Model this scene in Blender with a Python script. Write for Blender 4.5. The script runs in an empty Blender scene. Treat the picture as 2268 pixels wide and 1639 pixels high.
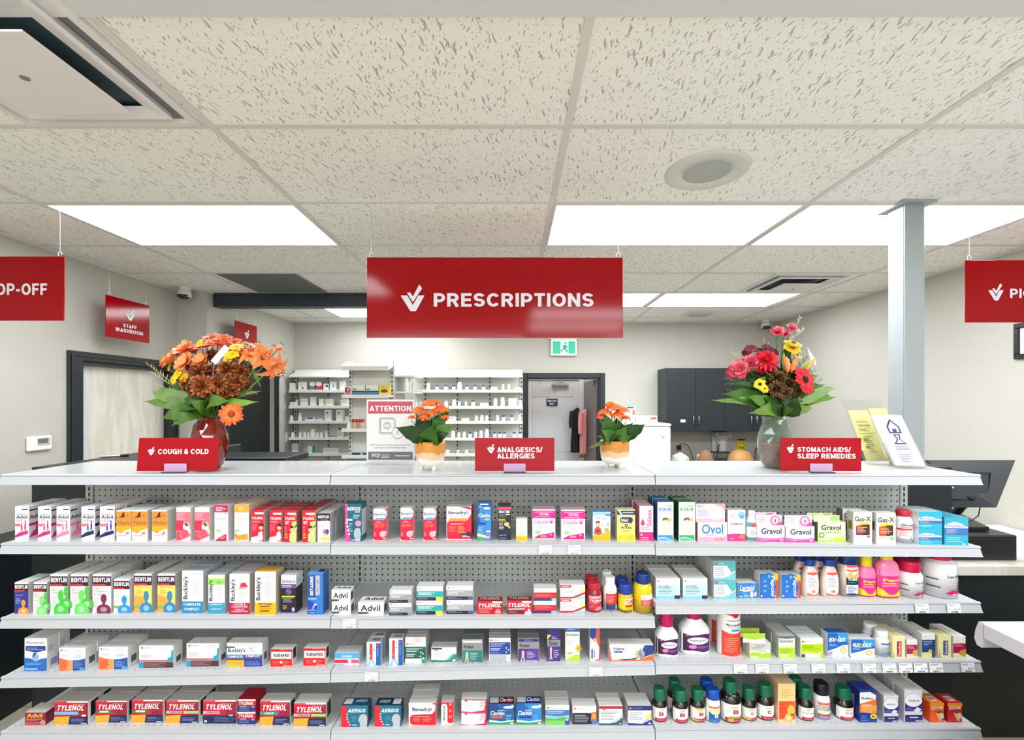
import bpy, bmesh, math, random
from mathutils import Vector, Matrix
random.seed(11)
S = bpy.context.scene
COL = S.collection
# ---------------------------------------------------------------- camera, light, exposure
F, CX, HZ, ZC = 1030.0, 1135.0, 887.0, 1.646      # focal length in px, principal column, horizon row, eye height
cam = bpy.data.cameras.new('camera'); camo = bpy.data.objects.new('camera', cam); COL.objects.link(camo)
cam.sensor_width = 36.0; cam.lens = F / 2268 * 36; cam.clip_start = .02
cam.shift_x = -(CX - 1134) / 2268; cam.shift_y = (HZ - 819.5) / 2268
camo.location = (0, 0, ZC); camo.rotation_euler = (math.pi / 2, 0, 0)
S.camera = camo
w = bpy.data.worlds.new('world'); S.world = w; w.use_nodes = True
w.node_tree.nodes['Background'].inputs[0].default_value = (.93, .97, 1, 1)
w.node_tree.nodes['Background'].inputs[1].default_value = 2.4
S.view_settings.view_transform = 'Standard'; S.view_settings.look = 'None'
S.view_settings.exposure = 0.1; S.view_settings.gamma = 1
LAMP = 14.5                                         # radiance of the ceiling light panels
S.cycles.use_denoising = True
S.cycles.max_bounces = 7; S.cycles.diffuse_bounces = 4; S.cycles.transmission_bounces = 6; S.cycles.transparent_max_bounces = 8
S.cycles.caustics_reflective = False; S.cycles.caustics_refractive = False
S.cycles.sample_clamp_indirect = 6

# ---------------------------------------------------------------- helpers
def W(px, py, D):
    """point seen at a pixel of the photo, D metres in front of the lens"""
    return Vector(((px - CX) / F * D, D, ZC + (HZ - py) / F * D))
def lin(h):
    h = h.lstrip('#'); r = []
    for i in (0, 2, 4):
        c = int(h[i:i + 2], 16) / 255
        r.append(c / 12.92 if c <= .04045 else ((c + .055) / 1.055) ** 2.4)
    return (*r, 1)
PAL = dict(white='f4f3f0', off='e6e3dc', cream='efe6b8', grey='9a9ca2', lgrey='c6c8cc', dgrey='55585e', black='16161a', navy='1b2350', blue='1c5cb8', sky='3fa3dc',
  pale='bfe2ee', lblue='8cc4ea', teal='16a3a8', dteal='0c5f78', green='2f9a4a', dgreen='0c5c46', lime='a6cf2c', lgreen='7ad85e', yellow='f6cf1c', lemon='f3e27a', gold='f2a81d',
  orange='f58a2c', dorange='ee5f22', peach='f7b98a', red='dc1530', dred='a30f28', maroon='5c1226', plum='3b1438', pink='f2307c', lpink='f7a6c0', ppink='fbdde2', rose='ee6f7c', magenta='d11272',
  purple='4d2a86', lilac='8f7bb5', violet='3a2a80', brown='7a4a2c', tan='c9a06a', skin='e8b896', wine='7e1640', cobalt='1238a0', rust='8f2f1c', crim='c00f2c')
_M = {}
def newmat(name):
    m = bpy.data.materials.new(name); m.use_nodes = True
    return m, m.node_tree, m.node_tree.nodes['Principled BSDF']
def mat(c, rough=.42, metal=0, trans=0, spec=.5, emit=0, coat=0, name=None, alpha=1, grain=0, ior=1.45, sss=0):
    key = (c, rough, metal, trans, spec, emit, coat, alpha, grain, ior)
    if key in _M: return _M[key]
    h = PAL.get(c, c)
    m, nt, b = newmat(name or ('paint_' + c)); v = lin(h)
    b.inputs['Base Color'].default_value = v; b.inputs['Roughness'].default_value = rough
    b.inputs['Metallic'].default_value = metal; b.inputs['Transmission Weight'].default_value = trans
    b.inputs['Specular IOR Level'].default_value = spec; b.inputs['Coat Weight'].default_value = coat
    b.inputs['IOR'].default_value = ior; b.inputs['Alpha'].default_value = alpha
    if emit:
        b.inputs['Emission Color'].default_value = v; b.inputs['Emission Strength'].default_value = emit
    if grain:
        n = nt.nodes.new('ShaderNodeTexNoise'); n.inputs['Scale'].default_value = 60; n.inputs['Detail'].default_value = 3
        tc = nt.nodes.new('ShaderNodeTexCoord'); nt.links.new(tc.outputs['Object'], n.inputs['Vector'])
        mx = nt.nodes.new('ShaderNodeMix'); mx.data_type = 'RGBA'
        mx.inputs['A'].default_value = tuple(x * (1 - grain) for x in v[:3]) + (1,); mx.inputs['B'].default_value = tuple(min(1, x * (1 + grain)) for x in v[:3]) + (1,)
        nt.links.new(n.outputs['Fac'], mx.inputs['Factor']); nt.links.new(mx.outputs['Result'], b.inputs['Base Color'])
    _M[key] = m; return m
def P(c): return mat(c, .38, coat=.15)            # printed carton board
class MB:
    """collects polygons, builds ONE mesh object"""
    def __init__(s): s.v = []; s.f = []; s.m = []; s.mats = []; s.sm = []
    def mi(s, m):
        if m not in s.mats: s.mats.append(m)
        return s.mats.index(m)
    def poly(s, pts, m, smooth=False):
        i = len(s.v); s.v.extend(tuple(p) for p in pts); s.f.append(tuple(range(i, i + len(pts)))); s.m.append(s.mi(m)); s.sm.append(smooth)
    def mesh(s, vs, fs, m, smooth=False):
        i = len(s.v); s.v.extend(tuple(p) for p in vs); k = s.mi(m)
        for f in fs: s.f.append(tuple(a + i for a in f)); s.m.append(k); s.sm.append(smooth)
    def box(s, a, b, m, bev=0.0, mats=None):
        """axis box from corner a to corner b with chamfered edges; mats: dict face -> material (F K L R T B)"""
        a = Vector(a); b = Vector(b); g = mats or {}
        e = min(bev, *( (b[i] - a[i]) * .45 for i in range(3)))
        fm = {k: g.get(k, m) for k in 'FKLRTB'}
        def pt(sx, sy, sz, ax):
            q = [a[0] if sx < 0 else b[0], a[1] if sy < 0 else b[1], a[2] if sz < 0 else b[2]]
            for i, sg in enumerate((sx, sy, sz)):
                if i != ax: q[i] += -sg * e
            return q
        def face(ax, sg):
            o = [i for i in range(3) if i != ax]; r = []
            for p, q in ((-1, -1), (1, -1), (1, 1), (-1, 1)):
                t = [0, 0, 0]; t[ax] = sg; t[o[0]] = p; t[o[1]] = q; r.append(pt(*t, ax))
            flip = (sg > 0) == (ax == 1)
            return r[::-1] if flip else r
        names = {(1, -1): 'F', (1, 1): 'K', (0, -1): 'L', (0, 1): 'R', (2, 1): 'T', (2, -1): 'B'}
        for (ax, sg), nm in names.items(): s.poly(face(ax, sg), fm[nm])
        if e > 0:
            for ax in range(3):                                   # 12 edge strips, 8 corner triangles
                o = [i for i in range(3) if i != ax]
                for p in (-1, 1):
                    for q in (-1, 1):
                        def ed(axx, end):
                            t = [0, 0, 0]; t[ax] = end; t[o[0]] = p; t[o[1]] = q; return pt(*t, axx)
                        s.poly([ed(o[0], -1), ed(o[0], 1), ed(o[1], 1), ed(o[1], -1)], fm[names[(o[0], p)] if o[0] != 2 else names[(o[1], q)]])
            for sx in (-1, 1):
                for sy in (-1, 1):
                    for sz in (-1, 1): s.poly([pt(sx, sy, sz, i) for i in range(3)], fm[names[(0, sx)]])
    def tube(s, pts, r, m, n=8, r2=None, cap=True):
        pts = [Vector(p) for p in pts]; L = len(pts); rings = []
        u = None
        for i, p in enumerate(pts):
            d = (pts[min(i + 1, L - 1)] - pts[max(i - 1, 0)]).normalized()
            if u is None: u = d.orthogonal().normalized()
            u = (u - d * u.dot(d)).normalized() if (u - d * u.dot(d)).length > 1e-6 else d.orthogonal().normalized()
            w_ = d.cross(u); rr = r if r2 is None else r + (r2 - r) * i / max(1, L - 1)
            rings.append([p + (u * math.cos(2 * math.pi * k / n) + w_ * math.sin(2 * math.pi * k / n)) * rr for k in range(n)])
        s.rings(rings, m, cap)
    def rings(s, rings, m, cap=True, smooth=True):
        n = len(rings[0]); vs = [p for r in rings for p in r]; fs = []
        for i in range(len(rings) - 1):
            for k in range(n): fs.append((i * n + k, i * n + (k + 1) % n, (i + 1) * n + (k + 1) % n, (i + 1) * n + k))
        s.mesh(vs, fs, m, smooth)
        if cap:
            s.poly(rings[0][::-1], m); s.poly(rings[-1], m)
    def lathe(s, prof, m, n=24, c=(0, 0, 0), rx=1, ry=1, e=2.0, smooth=True, cap=True):
        """profile of (radius, z); superellipse exponent e"""
        R = []
        for r, z in prof:
            ring = []
            for k in range(n):
                a = 2 * math.pi * (k + .5) / n; ca, sa = math.cos(a), math.sin(a)
                ring.append((c[0] + rx * r * math.copysign(abs(ca) ** (2 / e), ca), c[1] + ry * r * math.copysign(abs(sa) ** (2 / e), sa), c[2] + z))
            R.append(ring)
        s.rings(R, m, cap, smooth)
    def build(s, name, parent=None, loc=None, rz=0, **props):
        me = bpy.data.meshes.new(name); me.from_pydata(s.v, [], s.f)
        for m in s.mats: me.materials.append(m)
        me.polygons.foreach_set('material_index', s.m); me.polygons.foreach_set('use_smooth', s.sm); me.update()
        o = bpy.data.objects.new(name, me); COL.objects.link(o)
        if parent is not None: o.parent = parent
        if loc is not None: o.location = loc
        o.rotation_euler[2] = rz
        tag(o, **props); return o
def tag(o, label=None, cat=None, group=None, kind=None):
    for k, v in (('label', label), ('category', cat), ('group', group), ('kind', kind)):
        if v: o[k] = v
    return o
def empty(name, loc, label, cat, group=None, rz=0):
    o = bpy.data.objects.new(name, None); COL.objects.link(o); o.location = loc; o.rotation_euler[2] = rz; o.empty_display_size = .05
    return tag(o, label, cat, group)
def copy_thing(o, loc, label=None, group=None, parent=None):
    c = o.copy(); COL.objects.link(c)
    if parent is None: c.location = loc
    else: c.parent = parent
    if label: c['label'] = label
    if group: c['group'] = group
    for ch in list(o.children): copy_thing(ch, None, parent=c)
    return c
# ---- lettering and flat print
_T = {}
def caps(text, t):
    """bold sans capitals drawn as strokes of one thickness"""
    h = t / 2; arc = lambda cx, cy, rx, ry, a, b, n=12: [(cx + rx * math.cos(math.radians(a + (b - a) * i / n)), cy + ry * math.sin(math.radians(a + (b - a) * i / n))) for i in range(n + 1)]
    def bowl(x1, y0, y1):
        r = (y1 - y0) / 2; return [(h, y1), (x1 - r, y1)] + arc(x1 - r, (y0 + y1) / 2, r, r, 90, -90)[1:] + [(h, y0)]
    st = [(h, 0), (h, 1)]; m = .46; c = .60; q = 1 - h
    def L(ch):
        if ch == 'I': return t, [st]
        if ch == 'E': return .6, [st, [(0, q), (.6, q)], [(0, .51), (.56, .51)], [(0, h), (.6, h)]]
        if ch == 'F': return .57, [st, [(0, q), (.57, q)], [(0, .49), (.52, .49)]]
        if ch == 'L': return .56, [st, [(0, h), (.56, h)]]
        if ch == 'T': return .62, [[(.31, 0), (.31, 1)], [(0, q), (.62, q)]]
        if ch == 'H': return .7, [st, [(.7 - h, 0), (.7 - h, 1)], [(0, .51), (.7, .51)]]
        if ch == 'P': return .66, [st, bowl(.66 - h, .43, q)]
        if ch == 'R': return .7, [st, bowl(.67 - h, .47, q), [(.34, .52), (.62 - h * .2, 0)]]
        if ch == 'B': return .68, [st, bowl(.64 - h, .53, q), bowl(.68 - h, h, .53)]
        if ch == 'D': return .7, [st, [(h, q), (.3, q)] + arc(.3, .5, .4 - h, .5 - h, 90, -90) + [(h, h)]]
        if ch == 'O': return .78, [arc(.39, .5, .39 - h, .5 - h, 0, 360, 28)]
        if ch == 'Q': return .78, [arc(.39, .5, .39 - h, .5 - h, 0, 360, 28), [(.45, .25), (.76, .0)]]
        if ch == 'C': return .73, [arc(.38, .5, .38 - h, .5 - h, 38, 322, 24)]
        if ch == 'G': return .76, [arc(.38, .5, .38 - h, .5 - h, 40, 330, 24), [(.42, .44), (.76, .44)], [(.76 - h, .44), (.76 - h, .02)]]
        if ch == 'S': return .66, [arc(.33, (q + .5) / 2, .32 - h, (q - .5) / 2, 18, 262, 18) + arc(.33, (.5 + h) / 2, .33 - h, (.5 - h) / 2, 82, -162, 18)]
        if ch == 'U': return .7, [[(h, 1), (h, .36)] + arc(.35, .36, .35 - h, .36 - h, 180, 360, 14) + [(.7 - h, 1)]]
        if ch == 'J': return .54, [[(.54 - h, 1), (.54 - h, .3)] + arc(.27, .3, .27 - h, .3 - h, 0, -180, 14)]
        if ch == 'N': return .71, [st, [(.71 - h, 0), (.71 - h, 1)], [(h, 1 - h * .4), (.71 - h, h * .4)]]
        if ch == 'M': return .83, [st, [(.83 - h, 0), (.83 - h, 1)], [(h * 1.1, 1), (.415, .08)], [(.83 - h * 1.1, 1), (.415, .08)]]
        if ch == 'W': return 1.0, [[(h * .9, 1), (.26, .02)], [(.5, .98), (.26, .02)], [(.5, .98), (.74, .02)], [(1 - h * .9, 1), (.74, .02)]]
        if ch == 'V': return .7, [[(h * .9, 1), (.35, .03)], [(.7 - h * .9, 1), (.35, .03)]]
        if ch == 'Y': return .68, [[(h * .9, 1), (.34, .42)], [(.68 - h * .9, 1), (.34, .42)], [(.34, .45), (.34, 0)]]
        if ch == 'A': return .73, [[(h * .9, 0), (.365, .97)], [(.73 - h * .9, 0), (.365, .97)], [(.15, .27), (.58, .27)]]
        if ch == 'K': return .72, [st, [(.68 - h, 1), (h, .4)], [(.28, .58), (.7 - h * .8, 0)]]
        if ch == 'X': return .7, [[(h, 1), (.7 - h, 0)], [(.7 - h, 1), (h, 0)]]
        if ch == 'Z': return .62, [[(0, q), (.62, q)], [(.62 - h, q), (h, h)], [(0, h), (.62, h)]]
        if ch == '-': return .34, [[(0, .4), (.34, .4)]]
        if ch == '/': return .3, [[(.0, -.02), (.3, 1.02)]]
        if ch == '&': return .74, [[(.74 - h, .0), (.24, .62)] + arc(.33, .77, .15, .23 - h, 215, -30, 14) + [(.4, .58), (.2, .46)] + arc(.29, .28, .29 - h, .28 - h, 120, 330, 12) + [(.66, .5)]]
        return None
    vs, fs, x, sk = [], [], 0, 0
    for ch in text:
        if ch == ' ': x += .3; continue
        g = L(ch)
        if g is None: return None
        for pl in g[1]:
            pl = [p for i, p in enumerate(pl) if i == 0 or abs(p[0] - pl[i - 1][0]) + abs(p[1] - pl[i - 1][1]) > 1e-5]
            n = len(pl); b = len(vs); sk += 1; closed = (Vector(pl[0]) - Vector(pl[-1])).length < 1e-4
            for i, p in enumerate(pl):
                p = Vector(p); d0 = (p - Vector(pl[i - 1])) if i else (p - Vector(pl[-2]) if closed else Vector(pl[1]) - p); d1 = (Vector(pl[i + 1]) - p) if i < n - 1 else (Vector(pl[1]) - p if closed else d0)
                d0 = d0.normalized(); d1 = d1.normalized(); tn = (d0 + d1).normalized() if (d0 + d1).length > .1 else d1; nn = Vector((-tn.y, tn.x)); k = h / max(.55, nn.dot(Vector((-d1.y, d1.x))))
                vs += [(x + p.x + nn.x * k, p.y + nn.y * k, sk % 4), (x + p.x - nn.x * k, p.y - nn.y * k, sk % 4)]
            fs += [(b + 2 * i, b + 2 * i + 1, b + 2 * i + 3, b + 2 * i + 2) for i in range(n - 1)]
        x += g[0] + .115
    return vs, fs
def glyphs(text, bold=0.0, shear=0.0):
    k = (text, bold, shear)
    got = caps(text, .2 if bold > .02 else .14) if k not in _T else None
    if got:
        vs = [(a + shear * b, b, c) for a, b, c in got[0]]; x0 = min(v[0] for v in vs); x1 = max(v[0] for v in vs); y0 = min(v[1] for v in vs); y1 = max(v[1] for v in vs)
        _T[k] = ([((x - x0) / (x1 - x0), (y - y0) / (y1 - y0), c * .25) for x, y, c in vs], got[1], 1)
    if k not in _T:
        c = bpy.data.curves.new('t', 'FONT'); c.body = text; c.offset = 0 if 'M' in text else bold * .6; c.shear = shear; c.resolution_u = 3; c.space_line = .95
        c.align_x = 'LEFT'
        o = bpy.data.objects.new('t', c); me = o.to_mesh()
        vs = [(v.co.x, v.co.y) for v in me.vertices]; fs = [tuple(p.vertices) for p in me.polygons]
        o.to_mesh_clear(); bpy.data.objects.remove(o); bpy.data.curves.remove(c)
        x0 = min(v[0] for v in vs); x1 = max(v[0] for v in vs); y0 = min(v[1] for v in vs); y1 = max(v[1] for v in vs)
        _T[k] = ([((x - x0) / (x1 - x0), (y - y0) / (y1 - y0), 0) for x, y in vs], fs, (x1 - x0) / (y1 - y0))
    return _T[k]
def paint(mb, ops, fn, nu=1, rnd=None, matf=P):
    """ops: 'r u0 v0 u1 v1 col; t text u0 v0 u1 v1 col flags; ...' drawn through fn(u, v, layer)"""
    rnd = rnd or random.Random(5); layer = [0]
    def quad(u0, v0, u1, v1, m):
        for i in range(nu):
            a = u0 + (u1 - u0) * i / nu; b = u0 + (u1 - u0) * (i + 1) / nu
            mb.poly([fn(a, v0, layer[0]), fn(b, v0, layer[0]), fn(b, v1, layer[0]), fn(a, v1, layer[0])], m)
    def clip(pts, lim, sg):
        out = []
        for i in range(len(pts)):
            a, b = pts[i - 1], pts[i]; ia, ib = sg * (a[0] - lim) >= 0, sg * (b[0] - lim) >= 0
            if ia != ib: f = (lim - a[0]) / (b[0] - a[0]); out.append((lim, a[1] + f * (b[1] - a[1])))
            if ib: out.append(b)
        return out
    def fan(pts, m):
        if k in 'hkg': layer[0] += .2
        if nu == 1: mb.poly([fn(u, v, layer[0]) for u, v in pts], m); return
        for i in range(nu):
            q = clip(clip(pts, i / nu, 1), (i + 1) / nu, -1)
            if len(q) > 2: mb.poly([fn(u, v, layer[0]) for u, v in q], m)
    def tint(h):
        h = PAL.get(h, h).lstrip('#'); return ''.join('%02x' % int(int(h[i:i + 2], 16) * .55 + 255 * .45) for i in (0, 2, 4))
    for op in ops.split(';'):
        q = op.split()
        if not q: continue
        layer[0] += 1; k = q[0]
        if k == 'r': quad(*map(float, q[1:5]), matf(q[5]))
        elif k == 't':
            tx = q[1].replace('_', ' ').replace('|', '\n'); u0, v0, u1, v1 = map(float, q[2:6]); fl = q[7] if len(q) > 7 else ''
            vs, fs, asp = glyphs(tx, .03 if 'b' in fl else .012, .25 if 'i' in fl else 0)
            def tr(x, y):
                if 'v' in fl: return (u0 + (u1 - u0) * (1 - y), v0 + (v1 - v0) * x)
                if 'd' in fl: return (u0 + (u1 - u0) * y, v1 - (v1 - v0) * x)
                if 'x' in fl: return (u1 - (u1 - u0) * x, v1 - (v1 - v0) * y)
                return (u0 + (u1 - u0) * x, v0 + (v1 - v0) * y)
            mb.mesh([fn(*tr(x, y), layer[0] + c) for x, y, c in vs], fs, matf(q[6])); layer[0] += .5
        elif k == 'p':
            n = [float(x) for x in q[1:-1]]; fan(list(zip(n[::2], n[1::2])), matf(q[-1]))
        elif k == 'c':
            u, v, ru, rv = map(float, q[1:5]); fan([(u + ru * math.cos(a * math.pi / 9), v + rv * math.sin(a * math.pi / 9)) for a in range(18)], matf(q[5]))
        elif k == 'l':                                            # rows of illegible small print
            u0, v0, u1, v1 = map(float, q[1:5]); n = int(q[5]); m = matf(q[6]); hgt = (v1 - v0) / n
            for i in range(n):
                b = v1 - (i + 1) * hgt + hgt * .3; e = u0 + (u1 - u0) * rnd.uniform(.55, 1)
                fan([(u0, b), (e, b), (e, b + hgt * .45), (u0, b + hgt * .45)], m)
        elif k == 'h':                                            # head-and-shoulders figure
            u, v, su, sv = map(float, q[1:5]); m = matf(q[5])
            fan([(u + su * x, v + sv * y) for x, y in ((-.5, 0), (.5, 0), (.5, .25), (.36, .4), (.13, .46), (-.13, .46), (-.36, .4), (-.5, .25))], m)
            fan([(u + su * x, v + sv * y) for x, y in ((-.1, .4), (.1, .4), (.1, .62), (-.1, .62))], m)
            fan([(u + su * .24 * math.cos(a * .4488), v + sv * (.2 + .13 * math.sin(a * .4488))) for a in range(14)], matf(tint(q[5])))
            fan([(u + su * .21 * math.cos(a * .4488), v + sv * (.76 + .24 * math.sin(a * .4488))) for a in range(14)], m)
        elif k == 'k':                                            # small walking figure
            u, v, su, sv = map(float, q[1:5]); m = matf(q[5])
            fan([(u + su * .2 * math.cos(a * .6283), v + sv * (.85 + .14 * math.sin(a * .6283))) for a in range(10)], m)
            fan([(u + su * x, v + sv * y) for x, y in ((-.28, .3), (.28, .3), (.2, .7), (-.2, .7))], m)
            fan([(u + su * x, v + sv * y) for x, y in ((-.3, 0), (-.12, 0), (0, .3), (-.22, .3))], m)
            fan([(u + su * x, v + sv * y) for x, y in ((.3, 0), (.14, 0), (0, .3), (.22, .3))], m)
        elif k == 's':                                            # bar code
            u0, v0, u1, v1 = map(float, q[1:5]); u = u0
            while u < u1:
                e = min(u1, u + (u1 - u0) * rnd.uniform(.02, .07)); fan([(u, v0), (e, v0), (e, v1), (u, v1)], matf('black')); u = e + (u1 - u0) * rnd.uniform(.03, .07)
        elif k == 'g':                                            # petals round a centre
            u, v, ru, rv = map(float, q[1:5]); n = int(q[5])
            for i in range(n):
                a = 2 * math.pi * i / n; d = .5 * math.pi / n * 1.3
                fan([(u, v), (u + ru * .7 * math.cos(a - d), v + rv * .7 * math.sin(a - d)), (u + ru * math.cos(a), v + rv * math.sin(a)), (u + ru * .7 * math.cos(a + d), v + rv * .7 * math.sin(a + d))], matf(q[6]))
def vmark(mb, fn, u0, v0, u1, v1, c, matf=P):
    """double tick: a broad V with a thin tick standing in it"""
    def g(u, v, l): return fn(u0 + (u1 - u0) * u, v0 + (v1 - v0) * v, l)
    paint(mb, 'p 0 .59 .28 .59 .51 .23 .74 .59 1 .59 .64 0 .41 0 {c};p .26 .70 .41 .70 .51 .55 .78 1 .90 .86 .51 .34 {c}'.replace('{c}', c), g, matf=matf)
# ---------------------------------------------------------------- materials of the shell
def nodes(nt, *spec): return [nt.nodes.new(t) for t in spec]
def wallmat(name, h, rough=.75, bump=.02, scale=220):
    m, nt, b = newmat(name); b.inputs['Base Color'].default_value = lin(h); b.inputs['Roughness'].default_value = rough
    n = nt.nodes.new('ShaderNodeTexNoise'); n.inputs['Scale'].default_value = scale; n.inputs['Detail'].default_value = 4
    tc = nt.nodes.new('ShaderNodeTexCoord'); bp = nt.nodes.new('ShaderNodeBump'); bp.inputs['Strength'].default_value = bump * 5; bp.inputs['Distance'].default_value = .002
    nt.links.new(tc.outputs['Object'], n.inputs['Vector']); nt.links.new(n.outputs['Fac'], bp.inputs['Height']); nt.links.new(bp.outputs['Normal'], b.inputs['Normal'])
    return m
M_WALL = wallmat('wall_paint', 'bcb9ae')
M_PLAIN = wallmat('ceiling_board', 'd4d5d6', .8)
M_BAR = mat('d6d5d0', .5, name='tee_bar_white')
M_BLACK = mat('1c2024', .38, name='black_laminate', grain=.15)
M_TRIM = mat('1e2426', .4, name='black_door_trim')
M_WHITE = mat('b9b9ba', .28, coat=.3, name='white_enamel')
M_LIP = mat('b8b9be', .42, name='white_price_rail')
M_STEEL = mat('b9bcc0', .3, metal=1, name='steel_wire')
def fissured():
    m, nt, b = newmat('fissured_ceiling_tile'); L = nt.links.new
    b.inputs['Roughness'].default_value = .9
    tc = nt.nodes.new('ShaderNodeTexCoord'); acc = None
    warp = nt.nodes.new('ShaderNodeTexNoise'); warp.inputs['Scale'].default_value = 28; warp.inputs['Detail'].default_value = 2
    L(tc.outputs['Object'], warp.inputs['Vector'])
    sub = nt.nodes.new('ShaderNodeVectorMath'); sub.operation = 'SUBTRACT'; sub.inputs[1].default_value = (.5, .5, .5); L(warp.outputs['Color'], sub.inputs[0])
    for (sx, sy, r, off, wp, lo, hi) in ((64, 9, .22, 0, .022, .10, .13), (84, 20, -.3, 3.7, .016, .09, .12), (76, 58, .5, 8.1, .01, .05, .08)):
        sc = nt.nodes.new('ShaderNodeVectorMath'); sc.operation = 'SCALE'; sc.inputs['Scale'].default_value = wp; L(sub.outputs[0], sc.inputs[0])
        ad = nt.nodes.new('ShaderNodeVectorMath'); L(tc.outputs['Object'], ad.inputs[0]); L(sc.outputs[0], ad.inputs[1])
        mp = nt.nodes.new('ShaderNodeMapping'); mp.inputs['Scale'].default_value = (sx, sy, 1); mp.inputs['Rotation'].default_value = (0, 0, 0); mp.inputs['Location'].default_value = (off, off * 2, 0)
        m0 = nt.nodes.new('ShaderNodeMapping'); m0.inputs['Rotation'].default_value = (0, 0, r); L(ad.outputs[0], m0.inputs['Vector']); L(m0.outputs[0], mp.inputs['Vector'])
        v = nt.nodes.new('ShaderNodeTexVoronoi'); v.voronoi_dimensions = '2D'; v.inputs['Scale'].default_value = 1; v.inputs['Randomness'].default_value = 1; L(mp.outputs[0], v.inputs['Vector'])
        sep = nt.nodes.new('ShaderNodeSeparateColor'); L(v.outputs['Color'], sep.inputs[0])
        mm = nt.nodes.new('ShaderNodeMath'); mm.operation = 'MULTIPLY_ADD'; mm.inputs[1].default_value = .22; L(sep.outputs[0], mm.inputs[0]); L(v.outputs['Distance'], mm.inputs[2])
        mr = nt.nodes.new('ShaderNodeMapRange'); mr.inputs['From Min'].default_value = lo + .06; mr.inputs['From Max'].default_value = hi + .09; L(mm.outputs[0], mr.inputs['Value'])
        if acc is None: acc = mr.outputs[0]
        else:
            mn = nt.nodes.new('ShaderNodeMath'); mn.operation = 'MINIMUM'; L(acc, mn.inputs[0]); L(mr.outputs[0], mn.inputs[1]); acc = mn.outputs[0]
    mx = nt.nodes.new('ShaderNodeMix'); mx.data_type = 'RGBA'; mx.inputs['A'].default_value = lin('b4b1ab'); mx.inputs['B'].default_value = lin('f1f3ee')
    L(acc, mx.inputs['Factor']); L(mx.outputs['Result'], b.inputs['Base Color'])
    bp = nt.nodes.new('ShaderNodeBump'); bp.inputs['Distance'].default_value = .002; bp.inputs['Strength'].default_value = .6; L(acc, bp.inputs['Height']); L(bp.outputs['Normal'], b.inputs['Normal'])
    return m
M_TILE = fissured()
def woodfloor():
    m, nt, b = newmat('vinyl_plank_floor'); L = nt.links.new
    tc = nt.nodes.new('ShaderNodeTexCoord'); mp = nt.nodes.new('ShaderNodeMapping'); mp.inputs['Scale'].default_value = (6, .8, 1)
    br = nt.nodes.new('ShaderNodeTexBrick'); br.inputs['Scale'].default_value = 1; br.inputs['Color1'].default_value = lin('c8bca9'); br.inputs['Color2'].default_value = lin('d1c6b4'); br.inputs['Mortar'].default_value = lin('aa9f90'); br.inputs['Mortar Size'].default_value = .006
    n = nt.nodes.new('ShaderNodeTexNoise'); n.inputs['Scale'].default_value = 8; n.inputs['Detail'].default_value = 6
    L(tc.outputs['Object'], mp.inputs[0]); L(mp.outputs[0], br.inputs['Vector']); L(mp.outputs[0], n.inputs['Vector'])
    mx = nt.nodes.new('ShaderNodeMix'); mx.data_type = 'RGBA'; mx.blend_type = 'MULTIPLY'; mx.inputs['Factor'].default_value = .25
    L(br.outputs['Color'], mx.inputs['A']); L(n.outputs['Color'], mx.inputs['B']); L(mx.outputs['Result'], b.inputs['Base Color'])
    b.inputs['Roughness'].default_value = .45; return m
def marble(name, a, bcol, sc=(3, 3, .6)):
    m, nt, b = newmat(name); L = nt.links.new
    tc = nt.nodes.new('ShaderNodeTexCoord'); mp = nt.nodes.new('ShaderNodeMapping'); mp.inputs['Scale'].default_value = sc
    n = nt.nodes.new('ShaderNodeTexNoise'); n.inputs['Scale'].default_value = 2.2; n.inputs['Detail'].default_value = 7; n.inputs['Distortion'].default_value = 1.5
    cr = nt.nodes.new('ShaderNodeValToRGB'); cr.color_ramp.elements[0].position = .42; cr.color_ramp.elements[0].color = lin(bcol); cr.color_ramp.elements[1].position = .56; cr.color_ramp.elements[1].color = lin(a)
    L(tc.outputs['Object'], mp.inputs[0]); L(mp.outputs[0], n.inputs['Vector']); L(n.outputs['Fac'], cr.inputs[0]); L(cr.outputs[0], b.inputs['Base Color']); b.inputs['Roughness'].default_value = .3
    return m
M_MARBLE = marble('pale_marble_laminate', 'e9e4da', 'd8d0c2')
# ---------------------------------------------------------------- the room
CH = ZC + .94                                        # ceiling height
XL, XL2, XR, YB, YF = -2.86, -2.61, 3.13, 5.56, -4.6
def solid(name, a, b, m, kind='structure', bev=0, parent=None, **k):
    mb = MB(); mb.box(a, b, m, bev); return mb.build(name, parent, kind=kind, **k)
def flat(name, boxes, m, kind='structure', bev=0):
    mb = MB()
    for a, b in boxes: mb.box(a, b, m, bev)
    return mb.build(name, kind=kind)
solid('floor', (XL - .9, YF, -.1), (XR + .1, YB + 1.4, 0), woodfloor())
flat('ceiling', [((XL - .3, YF, CH), (XR + .3, YB + 1.4, CH + .1))], M_TILE)
DZ = ZC + 112 / 1030 * 2.98                          # top of the washroom door trim
flat('wall_left', [((XL - .12, YF, 0), (XL, 3.08, CH)), ((XL - .12, 3.08, DZ - .06), (XL, 3.92, CH)), ((XL - .12, 3.92, 0), (XL, 3.97, CH))], M_WALL)
flat('wall_left_rear', [((XL - .12, 3.97, 0), (XL2, 4.27, CH)), ((XL2 - .12, 4.27, 2.0), (XL2, 5.10, CH)), ((XL2 - .12, 5.10, 0), (XL2, YB, CH))], M_WALL)
solid('wall_right', (XR, YF, 0), (XR + .1, YB, CH), M_WALL)
flat('wall_front', [((XL - .3, YF - .1, 0), (XR + .3, YF, .35)), ((XL - .3, YF - .1, CH - .15), (XR + .3, YF, CH)), ((XL - .3, YF - .1, .35), (XL + .2, YF, CH - .15)), ((XR - .2, YF - .1, .35), (XR + .3, YF, CH - .15))], M_WALL)
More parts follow.
